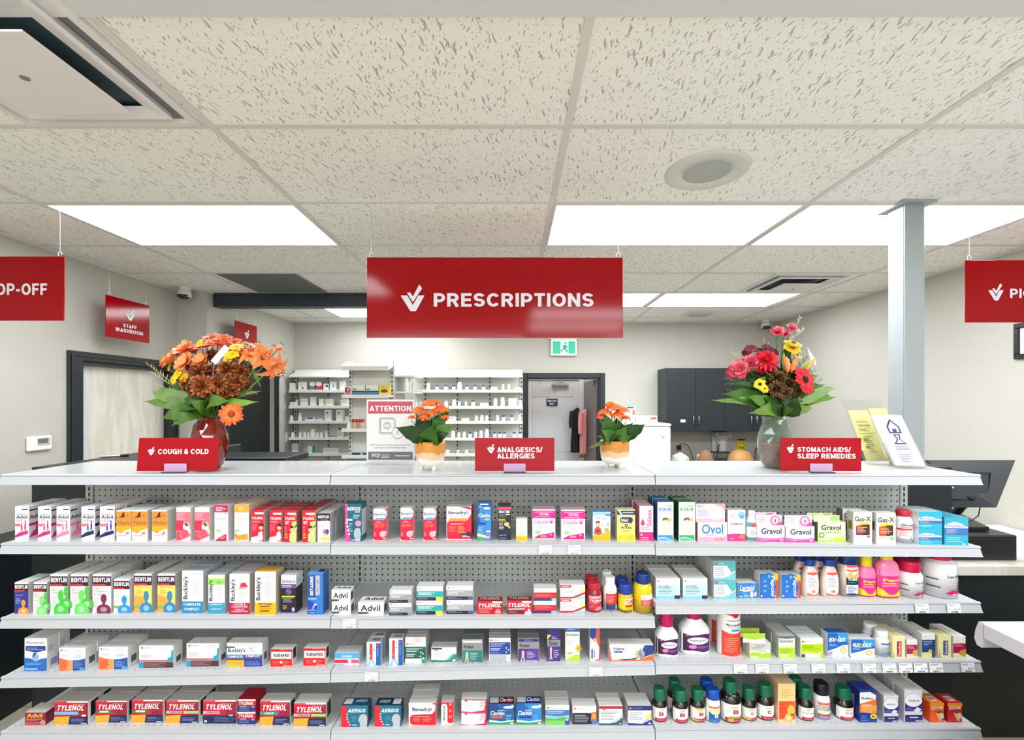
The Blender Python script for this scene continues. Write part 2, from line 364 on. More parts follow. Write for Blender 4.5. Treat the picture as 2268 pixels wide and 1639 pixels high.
mb = MB()                                            # mullions of an added, unseen shop-front window; world light enters to brighten the room
for i in range(5): x = XL + .2 + i * (XR - XL - .4) / 4; mb.box((x - .03, YF - .09, .35), (x + .03, YF - .02, CH - .15), mat('33373a', .4, metal=.6))
mb.build('added_window_1', kind='structure')
DX0, DX1, DT = .178, 1.045, ZC + .268                # back door opening
flat('wall_back', [((XL2 - .12, YB, 0), (DX0, YB + .1, CH)), ((DX0, YB, DT), (DX1, YB + .1, CH)), ((DX1, YB, 0), (XR + .1, YB + .1, CH))], M_WALL)
flat('wall_passage', [((-.9, YB + .98, 0), (2.2, YB + 1.08, CH)), ((-.9, YB + .1, 0), (-.8, YB + .98, CH)), ((2.1, YB + .1, 0), (2.2, YB + .98, CH))], wallmat('passage_paint', 'e2dfdc'))
mb = MB(); mb.box((XL - .01, -.2, CH - .012), (XR, 1.126, CH - .0005), M_PLAIN); mb.build('trim_1', kind='structure')
# tee bars of the suspended ceiling
mb = MB(); zb = CH - .004
XS = [-2.25, -1.03, .19, 1.41, 2.63]; YS = [1.59 + .612 * i for i in range(7)]
for x in XS: mb.box((x - .012, 1.12, zb), (x + .012, YB, CH), M_BAR)
for y in YS: mb.box((XL, y - .012, zb - .0005), (XR, y + .012, CH), M_BAR)
for x in XS: mb.box((x - .012, YF, zb), (x + .012, -.2, CH), M_BAR)
for k in range(7): mb.box((XL, -.2 - .612 * k - .024, zb - .0005), (XR, -.2 - .612 * k, CH), M_BAR)
for a, b in (((XL, 1.12, zb - .012), (XL + .012, 3.97, CH)), ((XR - .012, 1.12, zb - .012), (XR, YB, CH)), ((XL2, YB - .012, zb - .012), (XR, YB, CH)), ((XL2, 3.97, zb - .012), (XL2 + .012, YB, CH))): mb.box(a, b, M_BAR)
mb.build('trim_2', kind='structure')
# black bulkhead beam, grey return panel
solid('trim_3', (XL2, 4.05, CH - .122), (-.1, 4.16, CH - .001), mat('2b363e', .45, name='beam_paint'), bev=.004)
# steel post
mb = MB(); gp = mat('a4aaac', .4, metal=.25, name='grey_post_paint')
X0, X1, Y0, Y1 = (2003 - CX) / F * 2.2, (2050 - CX) / F * 2.2, 2.2, 2.3
mb.box((X0, Y0, 0), (X1, Y1, CH), gp, .006); mb.box((X0 - .001, Y0 - .004, 0), (X0 + .03, Y0, CH), gp); mb.box((X0 - .03, Y0 - .03, CH - .012), (X1 + .03, Y1 + .03, CH - .0006), gp)
mb.build('column_post', kind='structure')
# ---------------------------------------------------------------- ceiling fixtures
M_PANEL = mat('f4faff', .5, emit=LAMP, name='lit_diffuser')
GL = 'lit ceiling panels'
M_PANEL2 = mat('f4fafe', .5, emit=LAMP * .85, name='lit_diffuser_far')
def light_panel(x0, y0, label, w_=1.2, d_=.59, dz=0, m=None):
    e = empty('ceiling_light', (x0 + w_ / 2, y0 + d_ / 2, CH - dz), label, 'ceiling light', GL)
    mb = MB(); a, b = w_ / 2, d_ / 2; t = .012
    for p, q in (((-a, -b), (a, -b + t)), ((-a, b - t), (a, b)), ((-a, -b + t), (-a + t, b - t)), ((a - t, -b + t), (a, b - t))): mb.box((*p, -.007), (*q, -.0005), M_BAR)
    mb.build('frame', e)
    mb = MB(); mb.poly([(-a + t, -b + t, -.004), (-a + t, b - t, -.004), (a - t, b - t, -.004), (a - t, -b + t, -.004)], m or M_PANEL); mb.build('diffuser', e)
light_panel(-2.24, 2.215, 'bright ceiling light panel above the left hanging sign and the tall orange bouquet')
light_panel(.2, 2.215, 'bright ceiling light panel just above the right half of the prescriptions sign')
light_panel(1.42, 2.215, 'bright ceiling light panel cut by the grey steel post')
light_panel(-1.93, 4.67, 'far ceiling light panel seen under the black beam left of the prescriptions sign', 1.2, .56, m=M_PANEL2)
light_panel(.1, 4.05, 'far ceiling light panel half hidden by the right end of the prescriptions sign')
light_panel(1.33, 4.05, 'far ceiling light panel under the air vent, above the red bouquet')
for x, y in ((-2.24, .42), (1.42, .42), (.2, -.87), (.2, -1.72), (-2.24, -2.9), (-1.02, -2.9), (1.42, -2.9), (-2.24, -4.1), (.2, -4.1), (1.42, -4.1)):  # some follow reflections in the sign; the rest are unseen panels added for illumination
    light_panel(x, y, 'unseen ceiling light panel over the shop floor, lighting the shelves', dz=.012 if y > 0 else 0)
mb = MB(); mb.box((.2, YB + .25, CH - .02), (1.1, YB + .55, CH - .001), mat('fffdf8', .5, emit=9, name='lit_lens')); mb.build('ceiling_light', label='ceiling light inside the passage behind the fire exit door', cat='ceiling light')
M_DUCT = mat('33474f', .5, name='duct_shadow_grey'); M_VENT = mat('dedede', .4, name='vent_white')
def diffuser(cx, cy, s, label, rot=0):
    e = empty('air_diffuser', (cx, cy, CH), label, 'air vent', rz=rot); h = s / 2
    def ringz(mb, a, za, b, zb_, m):
        q = lambda r, z: [(-r, -r, z), (r, -r, z), (r, r, z), (-r, r, z)]
        A, B = q(a, za), q(b, zb_)
        for i in range(4): mb.poly([A[i], A[(i + 1) % 4], B[(i + 1) % 4], B[i]], m)
    mb = MB(); ringz(mb, h, -.012, h * .92, -.014, M_VENT); ringz(mb, h, -.012, h, 0, M_VENT); ringz(mb, h * .92, -.014, h * .9, -.003, M_VENT); mb.build('flange', e)
    mb = MB(); ringz(mb, h * .9, -.003, h * .77, -.003, mat('75777b', .6)); mb.build('outer_slot', e)  # flat grey ring; the shade of the gap is put into its colour
    mb = MB(); ringz(mb, h * .81, -.022, h * .77, -.026, M_VENT); ringz(mb, h * .77, -.026, h * .62, -.012, M_VENT); ringz(mb, h * .81, -.022, h * .79, -.003, M_VENT); mb.build('cone', e)
    mb = MB(); mb.poly([(-h * .77, -h * .77, -.002), (h * .77, -h * .77, -.002), (h * .77, h * .77, -.002), (-h * .77, h * .77, -.002)], M_DUCT); mb.build('duct', e)  # flat dark sheet coloured like the shade inside a deep recess
    mb = MB(); mb.box((-h * .56, -h * .56, -.050), (h * .56, h * .56, -.044), M_VENT, .003); mb.build('plaque', e)
    mb = MB(); mb.lathe([(.011, -.0525), (.011, -.0495)], mat('8e9498', .4, metal=.6), 16); mb.build('screw', e); return e
diffuser(-1.345, 1.283, .585, 'large square white air diffuser in the ceiling corner, near the viewer')
diffuser(2.24, 3.72, .585, 'square white air diffuser in the far ceiling above the red bouquet')
e = empty('return_grille', (-1.9, 3.73, CH), 'flat grey square ceiling panel in front of the black beam', 'air vent'); g = mat('83898a', .5, name='grille_grey')
mb = MB(); mb.box((-.30, -.30, -.005), (.30, .30, -.001), g); mb.build('panel', e)
mb = MB()
for i in range(28): mb.box((-.285, -.285 + i * .0205, -.008), (.285, -.285 + i * .0205 + .006, -.005), mat('777d7f', .5))
mb.build('louver', e)
e = empty('exhaust_vent', (2.02, 5.03, CH), 'small white louvred vent in the ceiling near the far wall', 'air vent')
mb = MB(); mb.box((-.16, -.13, -.008), (.16, .13, -.001), M_VENT, .003); mb.build('flange', e)
mb = MB()
for i in range(9): mb.box((-.1, -.09 + i * .02, -.02), (.1, -.078 + i * .02, -.008), mat('c8cac8', .5))
mb.build('louver', e)
# round ceiling speaker
c = W(1565, 379, 968 / 508.0); e = empty('ceiling_speaker', (c.x, c.y, CH), 'round white ceiling speaker with a grey mesh centre', 'speaker')
mb = MB(); mb.lathe([(.165, -.0005), (.163, -.006), (.155, -.010), (.095, -.006), (.093, -.003)], mat('cfd3ca', .5), 48, cap=False); mb.build('rim', e)
def meshgrille():
    m, nt, b = newmat('speaker_mesh'); L = nt.links.new; tc = nt.nodes.new('ShaderNodeTexCoord'); wv = nt.nodes.new('ShaderNodeTexWave'); wv.wave_type = 'RINGS'; wv.rings_direction = 'Z'; wv.inputs['Scale'].default_value = 38
    cr = nt.nodes.new('ShaderNodeValToRGB'); cr.color_ramp.elements[0].color = lin('8d938f'); cr.color_ramp.elements[1].color = lin('c2c8c2')
    L(tc.outputs['Object'], wv.inputs['Vector']); L(wv.outputs['Fac'], cr.inputs[0]); L(cr.outputs[0], b.inputs['Base Color']); return m
mb = MB(); mb.lathe([(.0945, -.006), (.06, -.009), (.02, -.0095)], meshgrille(), 48); mb.build('grille', e)
# ---------------------------------------------------------------- the three-bay shelving unit
D1, D2 = 1.756, 2.089
def zy(py, D=D1): return ZC + (HZ - py) / F * D
BAYX = [-1.920, -.684, .537, 1.757]; UPX = [-1.896, -.683, .537, 1.754]
LIPS = {1: ((1050, 1050), (1050, 1050), (1050, 1050.5)), 2: ((1202, 1203), (1203.5, 1203.5), (1205, 1209)), 3: ((1366, 1365.5), (1366, 1365), (1334.5, 1332)),
        4: ((1497, 1485), (1484.5, 1468), (1466.5, 1462)), 5: ((1617, 1617.5), (1617, 1614), (1611, 1610)), 6: ((1744, 1744), (1742, 1742), (1740, 1740))}
LNAME = {1: 'top deck', 2: 'upper shelf', 3: 'second shelf', 4: 'third shelf', 5: 'lowest visible shelf', 6: 'shelf below'}
def bay(x): return 0 if x < BAYX[1] else 1 if x < BAYX[2] else 2
def zs(l, x):
    b = bay(x); a, c = LIPS[l][b]; t = (x - BAYX[b]) / (BAYX[b + 1] - BAYX[b]); return zy(a + (c - a) * min(1, max(0, t)))
def dotted(name, base, dark, sx, sz, ax, r, band=None, rough=.4):
    """sheet steel with a regular grid of punched holes"""
    m, nt, b = newmat(name); L = nt.links.new; tc = nt.nodes.new('ShaderNodeTexCoord'); sp = nt.nodes.new('ShaderNodeSeparateXYZ'); L(tc.outputs['Object'], sp.inputs[0])
    def M(op, a, v=None, c=None):
        n = nt.nodes.new('ShaderNodeMath'); n.operation = op
        for i, q in enumerate((a, v, c)):
            if q is None: continue
            if isinstance(q, (int, float)): n.inputs[i].default_value = q
            else: L(q, n.inputs[i])
        return n.outputs[0]
    def cell(o, s): return M('MULTIPLY', M('SUBTRACT', M('FRACT', M('ADD', M('DIVIDE', o, s), 200.5)), .5), s)
    u, v = cell(sp.outputs[0], sx), cell(sp.outputs[ax], sz)
    d = M('SQRT', M('ADD', M('MULTIPLY', u, u), M('MULTIPLY', v, v))); f = M('LESS_THAN', d, r)
    if band:
        k = None
        for lo, hi in band:
            q = M('MULTIPLY', M('GREATER_THAN', sp.outputs[1], lo), M('LESS_THAN', sp.outputs[1], hi)); k = q if k is None else M('MAXIMUM', k, q)
        f = M('MULTIPLY', f, k)
    mx = nt.nodes.new('ShaderNodeMix'); mx.data_type = 'RGBA'; mx.inputs['A'].default_value = lin(base); mx.inputs['B'].default_value = lin(dark); L(f, mx.inputs['Factor']); L(mx.outputs['Result'], b.inputs['Base Color'])
    b.inputs['Roughness'].default_value = rough; return m
M_PEG = dotted('pegboard_steel', 'c4c5c2', '0c0c0e', .0254, .0254, 2, .0037)
M_SHELF = dotted('perforated_shelf_steel', 'd4d5d6', '4a4a4e', .0254, .0254, 1, .0028, band=((.025, .045), (.27, .315)))
M_SLOT = mat('0b0b0d', .6)
gon = empty('gondola_shelving', (0, D2, 0), 'long white three-bay shop shelving unit with pegboard back, full of medicine boxes', 'shelving')
TOPZ = zy(1050)
for b in range(3):
    mb = MB(); mb.box((UPX[b] + .016, 0, .12), (UPX[b + 1] - .016, .008, TOPZ - .012), M_PEG); mb.build('back_panel', gon)
for x in UPX:
    mb = MB(); up = mat('c6c7c4', .4); mb.box((x - .016, -.006, 0), (x + .016, .03, TOPZ - .012), up)
    z = .2
    while z < TOPZ - .03: mb.poly([(x - .0035, -.0065, z), (x + .0035, -.0065, z), (x + .0035, -.0065, z + .017), (x - .0035, -.0065, z + .017)], M_SLOT); z += .0254
    mb.build('upright', gon)
def shelf(l, b):
    x0, x1 = BAYX[b] + (.0 if b == 0 else .0015), BAYX[b + 1] - (.0 if b == 2 else .0015)
    z0, z1 = zs(l, BAYX[b] + 1e-4), zs(l, BAYX[b + 1] - 1e-4); dep = D2 - D1 - .001 + (.052 if l == 1 else 0); th = .022
    s = MB(); V = lambda x, y, z: (x, y - (D2 - D1), (z0 if x == x0 else z1) + z)
    m = M_WHITE if l == 1 else M_SHELF
    mb = MB(); y = D1 - D2
    p = [(x0, y, z0), (x1, y, z1), (x1, y + dep, z1), (x0, y + dep, z0)]; q = [(a, b_, c_ - th) for a, b_, c_ in p]
    mb.poly(p, m)
    for i in range(4): mb.poly([p[i], q[i], q[(i + 1) % 4], p[(i + 1) % 4]], M_WHITE)
    mb.poly(q[::-1], M_WHITE)
    # object-space y starts at the lip so that the perforation bands follow the shelf
    mb.v = [(a, b_ - y, c_) for a, b_, c_ in mb.v]
    o = mb.build('shelf', gon, loc=(0, y, 0))
    lp = MB(); prof = [(0, .001), (-.006, -.002), (-.007, -.006), (-.004, -.009), (-.011, -.034), (-.013, -.0385), (-.009, -.0395), (.003, -.037), (.004, -.004)]
    n = len(prof); ends = []
    for xx, zz, ex in ((x0, z0, 0), (x1, z1, 0)):
        ends.append([(xx, yy, zz + h) for yy, h in prof])
    # outer ends of the unit flare a little
    if b == 0: ends[0] = [(x0 - .004 + yy * .35, yy, z0 + h) for yy, h in prof]
    if b == 2: ends[1] = [(x1 + .004 - yy * .35, yy, z1 + h) for yy, h in prof]
    for i in range(n): lp.poly([ends[0][i], ends[1][i], ends[1][(i + 1) % n], ends[0][(i + 1) % n]], M_LIP)
    lp.poly(ends[0][::-1], M_WHITE); lp.poly(ends[1], M_WHITE)
    lp.build('price_rail', o)
    if l > 1:
        br = MB()
        for xx, zz in ((x0 + .004, z0), (x1 - .004, z1)):
            br.poly([(xx, .02, zz - th), (xx, dep - .002, zz - th), (xx, dep - .002, zz - .09), (xx, dep - .03, zz - .09), (xx, .05, zz - th - .012)], M_WHITE)
        br.build('bracket', o)
    return o
for l in range(1, 7):
    for b in range(3): shelf(l, b)
mb = MB(); mb.box((UPX[0], D1 - D2 + .02, 0), (UPX[3], 0, .1), M_WHITE); mb.build('base', gon)
# ---------------------------------------------------------------- black counter around it
ctr = empty('pharmacy_counter', (0, 2.4, 0), 'black laminate pharmacy counter wrapping round behind the shelving unit', 'counter')
LZ = ZC - .308                                       # ledge height
mb = MB(); mb.box((-2.22, -.255, 0), (-1.925, .9, LZ), M_BLACK, .003); mb.build('end_panel', ctr)
mb = MB(); mb.box((1.775, -.255, 0), (2.03, -.205, LZ), M_BLACK, .003); mb.box((1.967, -.205, 0), (2.03, .1, LZ), M_BLACK, .003); mb.build('end_panel', ctr)
mb = MB(); mb.box((-1.925, -.25, 0), (1.775, -.02, LZ - .03), M_BLACK, .003); mb.build('rear_panel', ctr)
mb = MB(); mb.box((-1.925, .2, LZ - .05), (-1.27, .5, LZ - .012), M_BLACK, .003); mb.build('ledge', ctr)
# low black cabinet by the left wall
lc = empty('low_cabinet', (-2.74, 2.2, 0), 'low black cabinet with rounded worktop along the left wall', 'cabinet')
mb = MB(); mb.box((-.11, -.6, 0), (.11, .75, .86), M_BLACK, .003); mb.build('carcass', lc)
mb = MB(); mb.box((-.115, -.62, .86), (.13, .77, .905), M_BLACK, .012); mb.build('worktop', lc)
# right-hand counter with white marble-look top
rc = empty('service_counter', (2.6, 2.3, 0), 'black service counter with a white marble-look top under the till', 'counter')
cz = ZC - .846
mb = MB(); mb.box((-.56, -.03, 0), (.5, .6, cz), M_BLACK, .003); mb.build('carcass', rc)
mb = MB(); mb.box((-.565, -.06, cz), (.52, .68, cz + .05), M_MARBLE, .004); mb.build('worktop', rc)
ZT = cz + .05
# point-of-sale till: printer box, screen on a stand
bk = mat('202326', .35); bk2 = mat('1d2022', .32, name='screen_back_grey')
pos = empty('cash_drawer', (2.31, 2.47, ZT), 'black cash drawer box on the marble-look service counter', 'cash drawer')
mb = MB(); mb.box((-.21, -.16, .0), (.2, .16, .125), bk, .006); mb.build('case', pos)
mb = MB(); mb.box((-.19, -.166, .014), (.18, -.16, .11), mat('191b1d', .4), .002); mb.build('drawer_front', pos)
mo = empty('till_monitor', (2.16, 2.36, ZC - .42), 'black till monitor seen from behind on its stand', 'monitor')
# tilted flat screen: back outline measured on the photo
A, B, Cc, Dd = W(2052, 1019, 2.48) - mo.location, W(2249, 1019, 2.32) - mo.location, W(2207, 1124, 2.30) - mo.location, W(2118, 1124, 2.40) - mo.location
Lb = W(2052, 1124, 2.46) - mo.location
nrm = (B - A).cross(Lb - A).normalized(); nrm = nrm if nrm.y > 0 else -nrm
mb = MB(); q = [A, B, Cc, Lb]; r = [p + nrm * .035 for p in q]
mb.poly(q, bk2)
for i in range(4): mb.poly([q[i], q[(i + 1) % 4], r[(i + 1) % 4], r[i]], bk)
mb.poly(r[::-1], mat('101214', .2)); mb.build('screen', mo)
ce = (A + B + Cc + Lb) / 4; mb = MB()
u = (B - A).normalized(); v = (Lb - A).normalized(); off = -nrm
def bb(c0, du, dv, t0, t1, m):
    p = [c0 + u * a * du + v * b * dv + off * t0 for a, b in ((-1, -1), (1, -1), (1, 1), (-1, 1))]; q2 = [c0 + u * a * du * .85 + v * b * dv * .85 + off * t1 for a, b in ((-1, -1), (1, -1), (1, 1), (-1, 1))]
    mb.poly(q2, m)
    for i in range(4): mb.poly([p[i], p[(i + 1) % 4], q2[(i + 1) % 4], q2[i]], m)
bb(ce + v * .015 - u * .02, .12, .075, 0, .022, bk2); mb.build('rear_housing', mo)
mb = MB(); bb(ce - u * .06 + v * .02, .012, .004, .022, .024, mat('b9bdc0', .3)); mb.build('badge', mo)
zb_ = ZT + .127 - mo.location.z; bx = .2
mb = MB(); mb.tube([ce + v * .06 + u * .02 + off * .02, Vector((bx, .10, zb_ + .09)), Vector((bx, .14, zb_ + .05))], .02, bk, 10); mb.build('stand', mo)
mb = MB()
wq = [(bx - .09, .03, 0), (bx + .09, .03, 0), (bx + .09, .24, 0), (bx - .09, .24, 0)]; wt_ = [(bx - .09, .03, .018), (bx + .09, .03, .018), (bx + .09, .24, .065), (bx - .09, .24, .065)]
wq = [Vector(p) + Vector((0, 0, zb_)) for p in wq]; wt_ = [Vector(p) + Vector((0, 0, zb_)) for p in wt_]
mb.poly(wt_, mat('3a3d3c', .4)); mb.poly(wq[::-1], bk)
for i in range(4): mb.poly([wq[i], wq[(i + 1) % 4], wt_[(i + 1) % 4], wt_[i]], bk)
mb.build('stand_base', mo)
mb = MB(); mb.tube([ce + v * .1 + u * .06, ce + v * .16 + u * .05, ce + v * .19 + u * .02, ce + v * .2 - u * .01], .003, bk, 6); mb.build('cable', mo)
# near corner of a neighbouring white-topped stand
c0 = W(2176, 1379, 1.45)
wt = empty('display_stand', (2.1, 1.1, 0), 'white-topped black display stand with a rolled edge, beside the right shelf ends', 'display stand')
wp = mat('cbc9d2', .35, coat=.2); zt = c0.z; xl = c0.x - 2.1; yb = 1.45 - 1.1
mb = MB(); mb.box((xl, -.5, zt - .05), (.8, yb, zt), wp, .004)
prof = [(.0, .0), (.012, -.002), (.022, -.03), (.026, -.06), (.018, -.078), (.004, -.08), (.0, -.06)]
L0 = [(xl, yb + a, zt + h) for a, h in prof]; L1 = [(.8, yb + a, zt + h) for a, h in prof]
for i in range(len(prof)): mb.poly([L0[i], L1[i], L1[(i + 1) % len(prof)], L0[(i + 1) % len(prof)]], wp)
mb.poly(L0, wp); mb.poly(L1[::-1], wp); mb.build('top', wt)
mb = MB(); mb.box((xl + .08, -.5, 0), (.8, yb - .06, zt - .05), M_BLACK, .003); mb.build('carcass', wt)
mb = MB(); mb.poly([(xl + .085, yb - .085, zt + .0006), (xl + .105, yb - .085, zt + .0006), (xl + .11, yb - .09, zt + .0006), (xl + .09, yb - .09, zt + .0006)], mat('6b4a9a')); mb.build('printed_mark', wt)
# ---------------------------------------------------------------- hanging signs
M_SIGN = mat('98000a', .10, spec=.3, coat=.0, name='sign_red_gloss'); M_LET = mat('dcdce4', .4, name='sign_white')
def wires(e, pts):
    for p in pts:
        mb = MB(); top = CH - e.location.z
        mb.tube([(p[0], p[1], p[2] + .02), (p[0], p[1], top - .03)], .0012, M_STEEL, 6)
        hook = lambda z, s: [(p[0] + .009 * math.sin(a), p[1], z + s * .011 * math.cos(a)) for a in [i * .5 - 2.6 for i in range(10)]]
        mb.tube(hook(p[2] + .012, 1), .0016, mat('e8e8e8', .3), 6); mb.tube(hook(top - .02, -1), .0016, mat('e8e8e8', .3), 6)
        mb.tube([(p[0], p[1], top - .012), (p[0], p[1], top - .0006)], .006, mat('e8e8e8', .3), 8)
        mb.build('hanging_wire', e)
def board(e, w_, h, t=.004):
    mb = MB(); mb.box((-w_ / 2, 0, -h), (w_ / 2, t, 0), M_SIGN, .001); o = mb.build('board', e)
    return lambda u, v, l: (-w_ / 2 + u * w_, -.0012 - .0001 * l, -h + v * h), o
LM = lambda c: M_LET
def hang_sign(name, x0px, D, ytop, text, tu, label, w_=1.235, h=.387, mk=(.133, .33, .226, .66)):
    p = W(x0px, ytop, D); e = empty(name, (p.x + w_ / 2, D, p.z), label, 'hanging sign', 'red hanging signs')
    fn, o = board(e, w_, h)
    mb = MB(); vmark(mb, fn, *mk, 'white', LM); mb.build('tick_emblem', o)
    mb = MB(); paint(mb, text, fn, matf=LM); mb.build('lettering', o)
    wires(e, [(-w_ / 2 + .022, .002, 0), (w_ / 2 - .022, .002, 0)]); return e
hang_sign('hanging_sign', 812, 2.24, 570, 't PRESCRIPTIONS .262 .378 .885 .555 white b', 0, 'wide red hanging sign reading PRESCRIPTIONS with a white double tick')
p = W(142, 568, 2.24); hang_sign('hanging_sign', CX + (p.x - 1.235) * F / 2.24, 2.24, 568, 't DROP-OFF .66 .39 .935 .58 white b', 0, 'red hanging sign ending in OP-OFF at the left edge of the picture', h=.309, mk=(.575, .36, .64, .63))
hang_sign('hanging_sign', 2138, 2.26, 576, 't PICK-UP .175 .385 .395 .55 white b', 0, 'red hanging sign beginning PIC at the right edge of the picture', h=.303, mk=(.089, .35, .15, .63))
def wall_sign(x, d0, d1, ztop, h, t1, label):
    e = empty('hanging_sign', (x, (d0 + d1) / 2, ztop), label, 'hanging sign', 'red hanging signs', rz=math.pi / 2)
    w_ = d1 - d0; fn, o = board(e, w_, h); mb = MB(); vmark(mb, fn, .41, .5, .64, .8, 'white', LM); mb.build('tick_emblem', o)
    mb = MB(); paint(mb, t1, fn, matf=LM); mb.build('lettering', o); wires(e, [(-w_ / 2 + .03, .002, 0), (w_ / 2 - .03, .002, 0)])
wall_sign(-2.7, 3.087, 3.459, ZC + .704, .279, 't STAFF .37 .30 .68 .39 white b;t WASHROOM .2 .17 .83 .27 white b', 'small red sign reading STAFF WASHROOM hanging above the black door frame')
wall_sign(-2.5, 4.187, 4.55, ZC + .7236, .28, 't COMPOUNDING .12 .30 .88 .39 white b;t ROOM .36 .17 .64 .27 white b', 'small red COMPOUNDING ROOM sign half hidden behind the orange bouquet')
# small signs on the deck
M_CLIP = mat('e8c8ee', .15, alpha=.45, name='clear_clip'); M_SSIGN = mat('a00014', .3, spec=.35, coat=.0, name='deck_sign_red')
def deck_sign(x0, x1, y0, y1, D, ops, mk, clip, label, tilt=0, lean=0):
    a = W(x0, y0, D); b = W(x1, y1, D); w_ = b.x - a.x; h = a.z - b.z; e = empty('deck_sign', ((a.x + b.x) / 2, D, TOPZ), label, 'shelf sign', 'red section signs on the shelf deck', rz=tilt)
    zb0 = b.z - TOPZ; mb = MB(); mb.box((-w_ / 2, 0, zb0), (w_ / 2, .003, zb0 + h), M_SSIGN, .0006); o = mb.build('board', e)
    fn = lambda u, v, l: (-w_ / 2 + u * w_, -.0008 - .0001 * l, zb0 + v * h); LW = lambda c: mat('f4f1f4', .4)
    mb = MB(); vmark(mb, fn, *mk, 'white', LW); mb.build('tick_emblem', o)
    mb = MB(); paint(mb, ops, fn, matf=LW); mb.build('lettering', o); o.rotation_euler[0] = -math.radians(lean)
    cx = (clip - .5) * w_; mb = MB(); mb.box((cx - .042, -.022, .0), (cx + .042, .012, .003), mat('3c3a44', .3), .0005); mb.box((cx - .042, -.004, .003), (cx + .042, -.0015, .034), M_CLIP); mb.box((cx - .042, .004, .003), (cx + .042, .006, .03), M_CLIP); mb.build('clip', e)
deck_sign(304, 479, 970, 1043, 1.80, 't COUGH_&_COLD .25 .5 .88 .66 white b', (.12, .48, .21, .74), .49, 'red shelf sign reading COUGH & COLD in front of the orange bouquet', .03, 6)
deck_sign(1052, 1228, 970, 1043, 1.80, 't ANALGESICS/ .28 .56 .85 .73 white b;t ALLERGIES .28 .37 .75 .53 white b', (.15, .54, .25, .82), .50, 'red shelf sign reading ANALGESICS/ALLERGIES in the middle of the deck')
deck_sign(1730, 1906, 970, 1043, 1.80, 't STOMACH_AIDS/ .21 .57 .87 .73 white b;t SLEEP_REMEDIES .21 .37 .93 .53 white b', (.075, .54, .17, .82), .50, 'red shelf sign reading STOMACH AIDS/SLEEP REMEDIES before the red bouquet', -.03)
# attention notice in an acrylic stand
M_ACR = mat('ffffff', .06, trans=.95, alpha=.12, name='clear_acrylic')
a = W(812, 885, 2.05); b = W(917, 1021, 2.05); w_, h = b.x - a.x, a.z - b.z
e = empty('notice_stand', ((a.x + b.x) / 2, 2.05, TOPZ), 'white ATTENTION notice with a safe drawing in a clear stand', 'notice')
mb = MB(); z0 = b.z - TOPZ; mb.box((-w_ / 2, .002, z0), (w_ / 2, .0035, z0 + h), mat('f6f5f3', .5)); fn = lambda u, v, l: (-w_ / 2 + u * w_, .0018 - .00012 * l, z0 + v * h)
paint(mb, 'r .03 .77 .97 .97 d0405a;t ATTENTION .06 .81 .94 .90 white b;r .03 .02 .97 .15 6c6c70;t acp .1 .045 .28 .12 white;l .31 .045 .5 .11 3 lgrey;l .6 .065 .92 .1 1 lgrey;t All_narcotics_in_this_pharmacy_are .08 .245 .92 .275 8a8a90;t stored_in_a_time-delay_safe. .16 .2 .84 .23 8a8a90', fn)
def outline(pts, t, c):
    n = len(pts)
    for i in range(n):
        p, q = Vector(pts[i]), Vector(pts[(i + 1) % n]); d = (q - p); pr_ = Vector((-d.y, d.x)).normalized() * t
        mb.poly([fn(*(p - pr_), 3), fn(*(q - pr_), 3), fn(*(q + pr_), 3), fn(*(p + pr_), 3)], P(c))
for s_ in (1, .86): outline([(.43 + .17 * s_ * x, .57 + .13 * s_ * y) for x, y in ((-1, -.85), (-.85, -1), (.85, -1), (1, -.85), (1, .85), (.85, 1), (-.85, 1), (-1, .85))], .004, '6a6a70')
cir = lambda cx, cy, r: [(cx + r * math.cos(i * .349), cy + r * .77 * math.sin(i * .349)) for i in range(18)]
outline(cir(.43, .575, .075), .004, '6a6a70'); outline(cir(.43, .575, .045), .004, '6a6a70')
outline([(.285, .5), (.3, .5), (.3, .65), (.285, .65)], .003, '6a6a70')
paint(mb, 'c .65 .455 .125 .095 white', lambda u, v, l: fn(u, v, 5))
fn = lambda u, v, l, f=fn: f(u, v, 6)
outline(cir(.65, .455, .12), .004, '6a6a70'); outline(cir(.65, .455, .02), .004, '6a6a70'); outline([(.65, .48), (.72, .54), (.7, .55)], .004, '6a6a70')
mb.build('notice_sheet', e)
mb = MB(); mb.box((-w_ / 2 - .004, -.0005, z0 - .004), (w_ / 2 + .004, .0012, z0 + h + .004), M_ACR); mb.box((-w_ / 2 - .004, .004, z0 - .004), (w_ / 2 + .004, .006, z0 + h + .004), M_ACR); mb.box((-w_ / 2 - .004, -.03, 0), (w_ / 2 + .004, .06, .003), M_ACR); mb.build('acrylic_stand', e)
